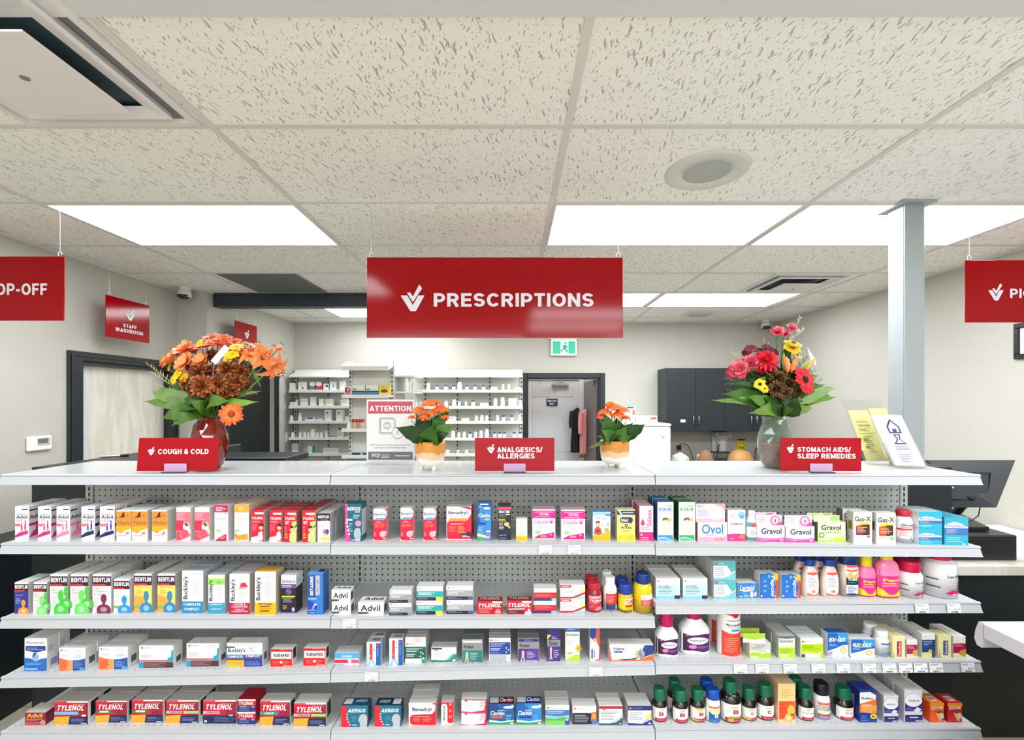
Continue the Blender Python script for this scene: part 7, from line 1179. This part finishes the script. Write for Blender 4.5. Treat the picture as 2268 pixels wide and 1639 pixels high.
def lily(parent, c, n, r, col):
    c = Vector(c); n = Vector(n).normalized(); u = n.orthogonal().normalized(); v = n.cross(u); mb = MB(); m = mat(col, .5)
    for k in range(6):
        a = k * math.pi / 3 + FR.uniform(-.1, .1); d = u * math.cos(a) + v * math.sin(a); sd = n.cross(d).normalized(); s_ = 1 if k % 2 else .9
        pts = [c + n * r * (t * 1.1 - .9 * max(0, t - .5) ** 2 * 2.4) * .9 + d * r * (.06 + .28 * t + 1.3 * max(0, t - .35) ** 1.6) * s_ for t in (0, .25, .5, .75, 1, 1.15)]
        w_ = r * .3; strip(mb, pts, (w_ * .3, w_ * .7, w_, w_ * .95, w_ * .5, w_ * .08), sd, m, .3, n)
    o = mb.build('flower', parent); st = MB()
    for k in range(6):
        a = k * 1.05; d = u * math.cos(a) + v * math.sin(a); p0 = c + n * r * .3; p1 = c + n * r * 1.25 + d * r * .22; st.tube([p0, (p0 + p1) / 2 + d * .002, p1], r * .018, mat('f0b890', .5), 5); st.tube([p1 - d * r * .07, p1 + d * r * .07], r * .04, mat('4a2014', .7), 5)
    st.build('stamen', o); return o
def leaf(parent, p0, p1, w_, col, droop=.15, name='leaf', wav=.0, face=None):
    p0, p1 = Vector(p0), Vector(p1); d = p1 - p0; L_ = d.length; f = Vector(face or (0, -.95, .42)); sd = d.cross(f).normalized(); n = sd.cross(d).normalized(); mb = MB(); N = 14; m = leafmat(col); ph = FR.uniform(0, 6); g = lin(PAL.get(col, col))
    pts, ws = [], []
    for i in range(N):
        t = i / (N - 1); pts.append(p0 + d * t + n * L_ * (droop * math.sin(t * math.pi) + .025 * math.sin(t * 11 + ph)) + sd * L_ * .03 * math.sin(t * 6 + ph) * t); ws.append(max(.0005, w_ * math.sin(min(1, t * 1.06) ** .8 * math.pi) ** .75 * (1 + .07 * math.sin(t * 23 + ph))))
    strip(mb, pts, ws, sd, m, .22, n); return mb.build(name, parent)
def stalk(parent, p0, p1, r=.0022, col='4f7a34', bend=.0):
    p0, p1 = Vector(p0), Vector(p1); mb = MB(); mid = (p0 + p1) / 2 + Vector((bend, 0, .0)); mb.tube([p0, (p0 * .6 + mid * .4), mid, (mid * .4 + p1 * .6), p1], r, mat(col, .6), 6); return mb.build('stem', parent)
def fern(parent, p0, p1, n, ll, col, name='fern_sprig'):
    p0, p1 = Vector(p0), Vector(p1); mb = MB(); d = (p1 - p0); mb.tube([p0, p0 + d * .5 + Vector((0, 0, .006)), p1], .0011, mat(col, .6), 5); m = mat(col, .6); side = d.cross(Vector((0, 1, 0))).normalized()
    for i in range(n):
        t = .25 + .75 * i / n; b = p0 + d * t + Vector((0, 0, .006 * math.sin(t * 3.14)))
        for s_ in (-1, 1):
            q = b + side * s_ * ll * (1.1 - .7 * t) + d.normalized() * ll * .6 + Vector((0, FR.uniform(-.01, .01), 0)); strip(mb, [b, (b + q) / 2, q], (.0006, .0018, .0004), Vector((0, 0, 1)).cross(q - b).normalized() if abs((q - b).normalized().z) < .95 else Vector((1, 0, 0)), m)
    return mb.build(name, parent)
def faceted_vase(parent, prof, m, n=10):
    mb = MB(); R_ = []
    for i, (r, z) in enumerate(prof): R_.append([Vector((r * math.cos(2 * math.pi * (k + .5 * (i % 2)) / n), r * math.sin(2 * math.pi * (k + .5 * (i % 2)) / n), z)) for k in range(n)])
    for i in range(len(R_) - 1):                       # diamond facets
        for k in range(n):
            a, b = R_[i], R_[i + 1]; k1 = (k + 1) % n
            if i % 2 == 0: mb.poly([a[k], a[k1], b[k]], m); mb.poly([a[k1], b[k1], b[k]], m)
            else: mb.poly([a[k], b[k1], b[k]], m); mb.poly([a[k], a[k1], b[k1]], m)
    mb.poly(R_[0][::-1], m); return mb.build('vase_glass', parent)
# ---- orange bouquet, left
DV = 1.90; vp = W(463, 1040, DV); vz = TOPZ
bq = empty('flower_vase', (vp.x, DV, vz), 'big orange and yellow bouquet in a dark red faceted glass vase', 'flower arrangement')
def Q(px, py, dy=0.0):
    p = W(px, py, DV + dy); return Vector((p.x - vp.x, dy, p.z - vz))
hv = W(463, 925, DV).z - vz
faceted_vase(bq, [(.040, 0), (.052, hv * .10), (.064, hv * .3), (.071, hv * .5), (.068, hv * .68), (.054, hv * .86), (.043, hv * .95), (.047, hv)], mat('7c1e10', .05, coat=.8, alpha=.84, name='red_glass'), 9)
mb = MB(); mb.lathe([(.03, .006), (.046, hv * .12), (.056, hv * .3), (.058, hv * .42)], mat('7a2418', .15, name='tinted_water'), 20); mb.build('water', bq)
for k in range(9): stalk(bq, (.02 * math.cos(k * 2.1), .02 * math.sin(k * 2.1), .02), (.026 * math.cos(k * .7), .026 * math.sin(k * .7), hv + .03), .003, '5a4a24')
N0 = Vector((0, -1, .35)); base = Vector((0, 0, hv))
O1, O2, O3 = 'f0703a', 'f58a4e', 'e85a26'
fl = [('b', 480, 758, -.02, 25, O1, (0, -.6, 1)), ('b', 505, 768, -.01, 20, 'ea5f30', (.3, -.5, 1)), ('b', 455, 770, -.05, 24, O1, (-.1, -.35, 1)), ('a', 412, 780, -.02, 22, O2, (-.3, -.7, .8)), ('a', 432, 783, .01, 20, 'e8602c', (-.1, -.6, .8)), ('a', 388, 800, -.02, 22, O2, (-.6, -.7, .6)), ('a', 415, 806, -.05, 20, O2, (-.3, -1, .5)), ('a', 372, 803, .0, 15, O2, (-1, -.4, .3)),
      ('y', 442, 761, -.03, 10, 'f4cc18', (-.4, -1, .4)), ('y', 524, 768, -.03, 15, 'f2c814', (.2, -.6, .9)), ('y', 514, 785, -.05, 15, 'f4cf22', (.1, -.8, .7)), ('y', 505, 795, -.05, 10, 'e8c020', (0, -1, .3)), ('y', 393, 828, -.06, 15, 'f2cc18', (-.5, -.9, .4)), ('y', 375, 812, -.03, 11, 'e8b820', (-.7, -.8, .2)), ('y', 407, 835, -.07, 12, 'd8a020', (-.2, -1, .2)),
      ('m', 440, 822, -.06, 26, '8f5230', (-.1, -1, .5)), ('m', 505, 818, -.05, 26, '7c4428', (.2, -1, .5)), ('m', 446, 853, -.09, 27, 'a8582e', (0, -1, .15)), ('m', 484, 850, -.09, 24, 'a85a24', (.1, -1, .2)), ('m', 410, 846, -.06, 18, 'a4683c', (-.5, -1, .2)), ('m', 524, 846, -.05, 22, '9a5628', (.5, -1, .2)), ('m', 515, 865, -.06, 16, '7e4626', (.4, -1, 0)), ('m', 470, 790, .0, 22, 'b06a34', (0, -.8, .8)), ('m', 545, 855, -.02, 16, '6a5a2c', (.9, -.7, .1)),
      ('m', 425, 812, -.02, 18, 'a0582c', (-.2, -1, .4)), ('m', 470, 822, -.03, 20, '84462a', (0, -1, .4)), ('m', 535, 822, -.03, 18, '8a5028', (.4, -1, .4)), ('m', 465, 870, -.07, 18, '6e4428', (0, -1, -.1)), ('m', 425, 866, -.05, 15, '7a4a2a', (-.4, -1, 0)), ('m', 545, 835, -.01, 16, '70562c', (.6, -1, .2)), ('m', 495, 868, -.06, 16, '8a4a24', (.2, -1, 0)),
      ('b', 430, 772, -.01, 20, O1, (-.2, -.5, 1)), ('b', 470, 748, .01, 20, 'e8602e', (0, -.6, 1)), ('b', 495, 752, -.01, 20, O3, (.1, -.7, 1)), ('a', 448, 800, -.04, 16, O2, (0, -1, .5)), ('a', 400, 790, .02, 20, O1, (-.4, -.6, .8)), ('b', 520, 760, .02, 18, 'ee6a38', (.2, -.6, .9)), ('a', 535, 790, .0, 18, O2, (.2, -.9, .6)), ('y', 455, 762, -.02, 9, 'f4cc18', (0, -1, .6)), ('y', 385, 840, -.05, 12, 'e4b820', (-.5, -.9, .2))]
for k, x, y, dy, r, c, n in fl:
    p = Q(x, y, dy); rm = r * DV / F; stalk(bq, base + Vector((p.x * .15, p.y * .15, -.02)), p - Vector(n).normalized() * .012, .002, '4f7030')
    if k == 'b': bloom(bq, p, n, rm, c, 16, 3, .25, -.15, .2, '8a4a20', .2, .3)
    elif k == 'a': bloom(bq, p, n, rm * 1.05, c, 6, 2, .75, -.25, .42, 'f2b85a', .15, .45, col2='f7a060')
    elif k == 'y': bloom(bq, p, n, rm, c, 13, 2, .12, -.15, .26, 'd8a010', .28, .5)
    else: mum(bq, p, n, rm * .92, c, ('b86a34', '7a3e22'))
p = Q(513, 917, -.10); stalk(bq, base, p + Vector((0, .02, 0)), .0025, '5a7a34'); bloom(bq, p, (.15, -1, .1), 24 * DV / F, 'e8581e', 17, 2, .08, -.08, .17, 'a03812', .3, .35, col2='f07a2c')
for x, y, dy, n, r in ((556, 785, -.02, (.1, -.8, .7), 29), (584, 792, -.04, (.75, -.6, .2), 27), (608, 815, -.05, (.8, -.3, -.75), 31), (616, 772, .02, (.55, .2, .9), 18), (548, 772, .0, (-.2, -.5, 1), 24), (570, 770, .0, (.3, -.5, .8), 20)):
    p = Q(x, y, dy); stalk(bq, base + Vector((.02, 0, .0)), p - Vector(n).normalized() * .01, .0026, '5a8a3c', .01); lily(bq, p - Vector(n).normalized() * r * .5 * DV / F, n, r * DV / F, 'f58545')
for x0, y0, x1, y1, w_, c, dy, dr in ((455, 905, 316, 893, 14, '7fa05a', -.05, .12), (450, 900, 334, 868, 17, '8fb070', -.02, .15), (455, 915, 358, 925, 22, '5f8a34', -.07, .2), (452, 918, 381, 946, 20, '5c8838', -.10, .25), (440, 905, 395, 912, 15, '4f7a2c', -.09, .2), (470, 912, 420, 888, 17, '66902f', -.10, .2), (475, 915, 450, 885, 16, '5a8430', -.11, .15), (470, 908, 512, 886, 18, '6a9036', -.10, .25), (490, 905, 575, 892, 11, '9ccf48', -.04, .18), (500, 890, 540, 905, 9, '9ccf48', -.05, .1), (495, 895, 577, 864, 6, 'b8d08a', -.01, .05), (460, 880, 430, 860, 20, '3f6428', -.05, .1), (480, 880, 520, 865, 22, '35582a', -.03, .1), (470, 885, 400, 870, 24, '3f6a2a', -.02, .1), (480, 880, 540, 880, 18, '2f5226', .0, .1), (470, 870, 470, 830, 26, '3a5c28', .0, .05), (430, 880, 380, 850, 20, '4f7a34', .0, .1), (500, 870, 560, 840, 14, '5a6f30', .0, .1), (560, 815, 580, 860, 4, '6a8a4a', -.02, .1), (540, 800, 520, 830, 8, '4f7a34', -.02, .1)):
    leaf(bq, Q(x0, y0, -.02), Q(x1, y1, dy), w_ * DV / F, c, dr)
for x1, y1, n in ((322, 803, 12), (330, 822, 10), (328, 846, 8), (560, 838, 12), (552, 870, 10), (570, 820, 8)): fern(bq, Q(430 if x1 < 460 else 500, 890, 0), Q(x1, y1, -.01), n, .02, 'a3a86a' if x1 < 460 else '6a6a38')
for k in range(18):
    a_ = math.pi * (.0 + 1.0 * k / 17); t_ = FR.uniform(.6, 1.0); leaf(bq, Q(464, 905, .02), Q(462 + 112 * t_ * math.cos(a_), 893 - 70 * t_ * math.sin(a_), FR.uniform(-.02, .04)), FR.uniform(9, 16) * DV / F, FR.choice(('4a6a2c', '3f6428', '5a7a34', '6a7a30', '55602a')), .12)
for k in range(12):
    a_ = math.pi * (.03 + .94 * k / 11); fern(bq, Q(464, 885, 0), Q(464 + 108 * math.cos(a_), 880 - 100 * math.sin(a_), FR.uniform(-.01, .04)), 12, .02, FR.choice(('5a7a3c', '6f7a3c', '7a6a3c', '8a7a44')))
mb = MB(); a, b = Q(472, 803, -.12), Q(503, 768, -.12); d = (b - a).normalized(); s_ = Vector((-d.z, 0, d.x)) * .012
mb.poly([a - s_, b - s_, b + s_, a + s_], mat('f1efec', .5)); q_ = [a - s_, b - s_, b + s_, a + s_]; mb.poly([x + Vector((0, .0012, 0)) for x in q_][::-1], mat('f1efec', .5)); paint(mb, 'l .2 .2 .85 .8 4 c4c6cc', lambda u, v, l: a - s_ + d * (b - a).length * u + s_ * 2 * v + Vector((0, -.0005, 0)))
c_ = mb.build('gift_card', bq); mb = MB(); mb.tube([Q(474, 802, -.118), Q(472, 830, -.1), Q(470, 880, -.05)], .0022, mat('dfe6e0', .1, trans=.8), 6); mb.build('card_pick', bq)
# ---- red bouquet, right
DV = 1.93; vp = W(1717, 1036, DV); vz = TOPZ
bq = empty('flower_vase', (vp.x, DV, vz), 'mixed red, yellow and burgundy bouquet in a clear faceted glass vase', 'flower arrangement')
hv = W(1717, 922, DV).z - vz
faceted_vase(bq, [(.046, 0), (.056, hv * .10), (.066, hv * .3), (.069, hv * .48), (.064, hv * .66), (.052, hv * .84), (.047, hv * .94), (.054, hv)], mat('7f8c80', .03, coat=1, alpha=.42, name='clear_glass'), 9)
mb = MB(); mb.lathe([(.04, .005), (.05, hv * .1), (.058, hv * .3), (.06, hv * .46)], mat('a87468', .2, alpha=.9, name='pink_water', grain=.3), 20); mb.build('water', bq)
for k in range(10): stalk(bq, (.026 * math.cos(k * 2.1), .026 * math.sin(k * 2.1), .02), (.03 * math.cos(k * .7), .03 * math.sin(k * .7), hv + .03), .003, '4a6a38')
base = Vector((0, 0, hv))
fl = [('a', 1722, 738, .0, 15, 'd84a62', (-.3, -.8, .7)), ('a', 1751, 731, .0, 15, 'e0566a', (.3, -.7, .8)), ('y', 1757, 760, -.03, 18, 'f2c818', (.1, -.5, .9)), ('y', 1755, 772, -.04, 17, 'f0c61c', (0, -.7, .8)), ('y', 1766, 787, -.03, 11, 'e8b81c', (.3, -.6, .7)), ('y', 1683, 851, -.09, 12, 'f2cc14', (-.2, -1, .2)), ('y', 1692, 860, -.09, 11, 'e8bc18', (.1, -.9, .5)),
      ('w', 1663, 773, -.01, 13, '7a1c3c', (-.3, -.8, .7)), ('w', 1683, 778, .0, 11, '6f1834', (0, -.8, .7)), ('w', 1700, 774, -.01, 14, '6a1a38', (.1, -.9, .6)), ('w', 1708, 788, -.02, 12, '5f1a34', (.2, -.9, .5)), ('w', 1682, 790, -.02, 10, '6a1834', (0, -1, .5)), ('m', 1697, 799, -.06, 28, 'e8283a', (-.1, -.8, .7)), ('a', 1638, 820, -.05, 23, 'd0485c', (-.5, -.9, .4)), ('a', 1660, 806, -.04, 19, 'c83e56', (-.2, -.9, .6)), ('g', 1782, 841, -.08, 30, 'cf1d28', (.45, -.9, .25)),
      ('r', 1722, 838, -.06, 22, '6a4a26', (0, -1, .4)), ('r', 1745, 852, -.07, 20, '5f4424', (.1, -1, .3)), ('r', 1718, 862, -.08, 20, '6f4f2a', (0, -1, .1)), ('r', 1738, 870, -.08, 17, '7a5a30', (0, -1, 0)), ('r', 1752, 830, -.04, 16, '5a3a20', (.2, -1, .4)), ('r', 1706, 822, -.03, 14, '5a3c24', (0, -1, .4)), ('a', 1625, 828, -.02, 16, 'b83a50', (-.6, -.8, .4)), ('r', 1690, 835, -.03, 16, '5f4426', (-.1, -1, .4)), ('a', 1737, 742, .01, 13, 'd04a60', (0, -.8, .7)), ('w', 1652, 782, .01, 10, '6a1834', (-.4, -.9, .5)), ('w', 1715, 780, .01, 11, '5f1a34', (.2, -.9, .5)), ('m', 1690, 812, -.03, 20, 'd82436', (-.1, -1, .3)), ('y', 1748, 768, -.02, 12, 'eec21c', (-.2, -.8, .7)), ('r', 1765, 865, -.04, 15, '6a4a2a', (.3, -1, .1)), ('r', 1700, 850, -.04, 15, '4f3c22', (0, -1, .2))]
for k, x, y, dy, r, c, n in fl:
    p = Q(x, y, dy); rm = r * DV / F; stalk(bq, base + Vector((p.x * .15, p.y * .15, -.02)), p - Vector(n).normalized() * .012, .002, '4a6a34')
    if k == 'a': bloom(bq, p, n, rm, c, 6, 3, .7, -.25, .42, 'f0c070', .13, .5, col2='e87a86')
    elif k == 'y': bloom(bq, p, n, rm, c, 15, 2, .1, -.15, .24, '7a5a14' if r > 12 else '2a1a0c', .3, .5)
    elif k == 'w': bloom(bq, p, n, rm, c, 12, 2, .2, -.1, .24, '4a3a24', .25, .5)
    elif k == 'm': mum(bq, p, n, rm * .95, c, ('f23c48', 'd01c30'))
    elif k == 'g': bloom(bq, p, n, rm, c, 20, 3, .08, -.1, .17, '2a0c0c', .27, .4, col2='e0303a')
    else: mum(bq, p, n, rm * .95, c, ('7a5a30', '3f3018'))
def bud(x0, y0, x1, y1, r, c, dy):
    a, b = Q(x0, y0, dy), Q(x1, y1, dy); stalk(bq, base, a, .0024, '5a8a3c'); mb = MB(); d = b - a; u = d.orthogonal().normalized(); v = d.normalized().cross(u)
    mb.rings([[a + d * t + (u * math.cos(k * .785) + v * math.sin(k * .785)) * r * q for k in range(8)] for t, q in ((0, .3), (.2, .8), (.5, 1), (.8, .7), (1, .12))], mat(c, .5)); mb.build('flower_bud', bq)
bud(1744, 825, 1742, 790, .014, 'f09a58', -.05); bud(1752, 825, 1764, 792, .010, 'f08a44', -.05); bud(1737, 822, 1736, 780, .008, 'a9b85a', -.03); bud(1780, 822, 1806, 793, .011, 'd8a85a', -.02); bud(1773, 822, 1792, 800, .008, '8aa83c', -.03)
for x0, y0, x1, y1, w_, c, dy, dr in ((1690, 905, 1574, 889, 9, '9cc07a', -.03, .2), (1700, 910, 1597, 870, 20, '4f8a2c', -.05, .15), (1705, 915, 1655, 880, 20, '6a9a34', -.10, .15), (1712, 920, 1660, 915, 17, '7fa83c', -.11, .25), (1722, 918, 1690, 880, 22, '3c6426', -.09, .1), (1735, 918, 1770, 880, 22, '33591f', -.07, .1), (1740, 915, 1802, 906, 11, '8fae5a', -.05, .2), (1730, 920, 1760, 905, 13, '5f8a34', -.09, .2), (1745, 900, 1855, 860, 12, 'a8c890', -.02, .15), (1750, 905, 1852, 876, 10, '7fae4a', -.03, .1), (1745, 880, 1825, 850, 14, '5f8a3c', -.02, .1), (1755, 860, 1812, 830, 12, '6a9a44', .0, .1), (1700, 860, 1640, 845, 14, '3f6a2a', -.02, .1), (1690, 860, 1616, 850, 7, '4f7a3c', -.03, .1), (1700, 850, 1680, 838, 9, '7aa83c', -.06, .15), (1715, 850, 1700, 800, 20, '2f5022', .01, .05), (1735, 840, 1740, 760, 12, '3f6a34', .02, .05), (1725, 860, 1740, 900, 22, '2c4c1e', -.07, .05), (1700, 880, 1720, 915, 24, '2f5220', -.07, .1), (1650, 835, 1700, 850, 16, '35592a', .0, .1)):
    leaf(bq, Q(x0, y0, -.02), Q(x1, y1, dy), w_ * DV / F, c, dr)
for x1, y1, n, c in ((1604, 792, 14, 'a8ab80'), (1615, 778, 12, 'b0b38a'), (1632, 782, 10, 'b4b890'), (1774, 702, 12, 'c0c4a8'), (1782, 728, 10, 'c8ccb4'), (1690, 750, 12, 'a8805c'), (1700, 752, 12, '9a7450'), (1602, 838, 12, '4f7a3c'), (1604, 850, 12, '4a7438'), (1815, 872, 12, '3f6a34'), (1790, 790, 9, '4a3a28'), (1798, 820, 9, '4a3a28'), (1610, 815, 9, '9a6a58')): fern(bq, Q(1700 if x1 < 1717 else 1740, 850 if y1 > 730 else 770, 0), Q(x1, y1, -.01), n, .02, c)
for k in range(20):
    a_ = math.pi * (.02 + .96 * k / 19); t_ = FR.uniform(.62, 1.0); leaf(bq, Q(1718, 905, .01), Q(1722 + 118 * t_ * math.cos(a_), 880 - 72 * t_ * math.sin(a_), FR.uniform(-.03, .03)), FR.uniform(9, 16) * DV / F, FR.choice(('3f6a2a', '4a7a34', '35592a', '56843a', '6a9a44')), .12)
for k in range(12):
    a_ = math.pi * (.05 + .9 * k / 11); fern(bq, Q(1718, 890, 0), Q(1720 + 112 * math.cos(a_), 878 - 95 * math.sin(a_), FR.uniform(-.02, .03)), 12, .02, FR.choice(('4f7a3c', '3f6a34', '7a6a3c', '5a7a40')))
mb = MB(); mb.poly([Q(1788, 768, .03), Q(1808, 800, .03), Q(1807, 810, .032), Q(1795, 796, .03)], mat('f2f2f2', .5)); mb.poly([Q(1788, 768, .033), Q(1808, 800, .033), Q(1807, 810, .035), Q(1795, 796, .033)][::-1], mat('f2f2f2', .5)); mb.build('gift_card', bq)
# ---- two potted plants with small orange flower heads
def potted(px, ytop, ybot, wpx, fy, D, label, seed, leaves):
    global DV, vp, vz
    rr = random.Random(seed); DV = D; vp = W(px, ybot, D); vz = TOPZ; e = empty('potted_plant', (vp.x, D, TOPZ), label, 'potted plant', 'potted orange flowering plants')
    h = W(px, ytop, D).z - TOPZ; r = wpx / 2 / F * D; m, nt, b = newmat('glazed_pot'); Lk = nt.links.new
    tc = nt.nodes.new('ShaderNodeTexCoord'); sp_ = nt.nodes.new('ShaderNodeSeparateXYZ'); Lk(tc.outputs['Object'], sp_.inputs[0]); nz = nt.nodes.new('ShaderNodeTexNoise'); nz.inputs['Scale'].default_value = 22; mp_ = nt.nodes.new('ShaderNodeMapping'); mp_.inputs['Location'].default_value = (seed, seed, 0); Lk(tc.outputs['Object'], mp_.inputs[0]); Lk(mp_.outputs[0], nz.inputs['Vector'])
    ad = nt.nodes.new('ShaderNodeMath'); ad.operation = 'MULTIPLY_ADD'; ad.inputs[1].default_value = .035; Lk(nz.outputs['Fac'], ad.inputs[0]); Lk(sp_.outputs[2], ad.inputs[2])
    mr = nt.nodes.new('ShaderNodeMapRange'); mr.inputs['From Min'].default_value = .0175; mr.inputs['From Max'].default_value = h + .0175; Lk(ad.outputs[0], mr.inputs[0]); cr = nt.nodes.new('ShaderNodeValToRGB'); cr.color_ramp.interpolation = 'LINEAR'; E_ = cr.color_ramp.elements
    for i, (ps, c) in enumerate(((.0, 'f0ebe2'), (.36, 'f2ece2'), (.40, 'e2c2a0'), (.58, 'dcb48c'), (.62, 'c98a3c'), (1, 'd0862a'))):
        el = E_[i] if i < 2 else E_.new(ps); el.position = ps; el.color = lin(c)
    Lk(mr.outputs[0], cr.inputs[0]); Lk(cr.outputs[0], b.inputs['Base Color']); b.inputs['Roughness'].default_value = .22
    mb = MB(); mb.lathe([(r * .6, .014), (r * .78, .02), (r * .93, h * .35), (r * .98, h * .6), (r, h * .9), (r * .98, h), (r * .9, h), (r * .88, h * .85)], m, 40, cap=False); mb.lathe([(r * .0, .014), (r * .6, .014)], m, 40, cap=False); mb.build('pot', e)
    for k in range(3): f_ = MB(); a = -math.pi / 2 + k * 2.094 + .6; f_.lathe([(.007, 0), (.009, .006), (.01, .022)], m, 10, (r * .55 * math.cos(a), r * .55 * math.sin(a), 0)); f_.build('pot_foot', e)
    mb = MB(); mb.lathe([(.001, h * .9), (r * .9, h * .88)], mat('3a2a1c', .9), 20, cap=False); mb.build('soil', e)
    for x0, y0, x1, y1, w_, c, dy, dr in leaves: leaf(e, Q(px + x0, ytop + y0, dy * .3), Q(px + x1, ytop + y1, dy), w_ * D / F, c, dr, face=(0, -1, .45))
    # flower heads: each cluster its own part, made of four-petalled florets
    for cx, cy, cr_, n in fy:
        cc = Q(px + cx, ytop + cy, -.02); stalk(e, (0, 0, h * .9), cc - Vector((0, 0, .008)), .0018, '6a8a3c'); mb = MB(); R = cr_ * D / F; n = int(n * 1.7)
        for i in range(n):
            th = 2.4 * i; q = math.sqrt((i + .5) / n); dirv = Vector((q * math.cos(th), q * math.sin(th) * .8 - .15, math.sqrt(max(0, 1 - q * q)) * .8)); p = cc + dirv * R; nn = (dirv + Vector((0, -.35, .35))).normalized(); u = nn.orthogonal().normalized(); v = nn.cross(u); s_ = .0088 * rr.uniform(.8, 1.15)
            cm_ = mat(rr.choice(('f0641c', 'e8551a', 'f47a2c')), .5)
            for k in range(4):
                a = k * 1.571 + i; d = u * math.cos(a) + v * math.sin(a); sd = nn.cross(d); strip(mb, [p, p + d * s_ * .6 + nn * .001, p + d * s_ + nn * .0005], (s_ * .15, s_ * .42, s_ * .15), sd, cm_)
            mb.poly([p + nn * .0012 + (u * math.cos(k * 1.26) + v * math.sin(k * 1.26)) * s_ * .2 for k in range(5)], mat('e8a020', .6))
        mb.build('flower_head', e)
    return e
G1, G2, G3, G4 = '356424', '2a5220', '46802e', '6c9a50'
potted(953, 977, 1040, 66, ((-2, -75, 18, 34), (-26, -62, 15, 26), (24, -64, 16, 28), (6, -58, 14, 22), (-14, -48, 13, 22), (32, -50, 8, 10), (-42, -50, 6, 8), (14, -80, 10, 14)), 1.88, 'potted orange flowers in a two-tone glazed pot beside the attention notice', 3,
 ((-8, 2, -75, -32, 18, G2, -.05, .12), (-6, 4, -40, -26, 16, '24461c', -.02, .1), (-4, 4, -30, -62, 17, '2a4c1e', -.03, .05), (4, 2, 18, -60, 22, G2, .02, .05), (8, 2, 40, -78, 14, G3, -.01, .1), (8, 2, 52, -40, 17, G4, -.04, .1), (6, 4, 42, -18, 14, '3d6332', -.06, .1), (0, 6, 6, -36, 22, G3, -.09, .1), (-4, 6, -30, -8, 12, G2, -.06, .1), (4, 4, 20, -8, 12, G2, -.07, .1), (0, 0, -6, -48, 20, '264a1c', .0, .05)))
potted(1361, 975, 1035, 64, ((0, -66, 17, 32), (-22, -56, 14, 24), (18, -60, 15, 26), (8, -50, 14, 22), (-8, -74, 12, 18), (-32, -48, 7, 10), (26, -46, 8, 12)), 1.95, 'potted orange flowers in a two-tone glazed pot before the white fridge', 8,
 ((-6, 2, -22, -58, 18, G3, -.02, .06), (-6, 4, -28, -24, 16, G4, -.08, .1), (-4, 4, -40, -10, 9, G4, -.06, .1), (-6, 4, -60, 18, 5, '8a9a70', -.04, .2), (4, 2, 6, -50, 20, G2, .0, .05), (8, 2, 68, -36, 17, G2, -.03, .12), (6, 4, 40, -40, 14, '24461c', .02, .05), (4, 4, 28, -30, 15, G4, -.08, .1), (6, 4, 40, -10, 9, G4, -.06, .1), (0, 4, 2, -16, 18, '3f6434', -.07, .1), (0, 2, -10, -30, 18, '264a1c', .0, .05)))
# pen left on the black counter edge
pe_ = empty('pen', (-2.18, 2.52, LZ), 'silver and black pen lying on the left black counter edge', 'pen'); mb = MB(); mb.tube([(-.04, -.02, .006), (.03, .03, .006)], .005, M_STEEL, 8); mb.build('barrel', pe_); mb = MB(); mb.tube([(.03, .03, .006), (.06, .05, .007)], .007, mat('1a1a1c', .4), 8); mb.build('cap', pe_)
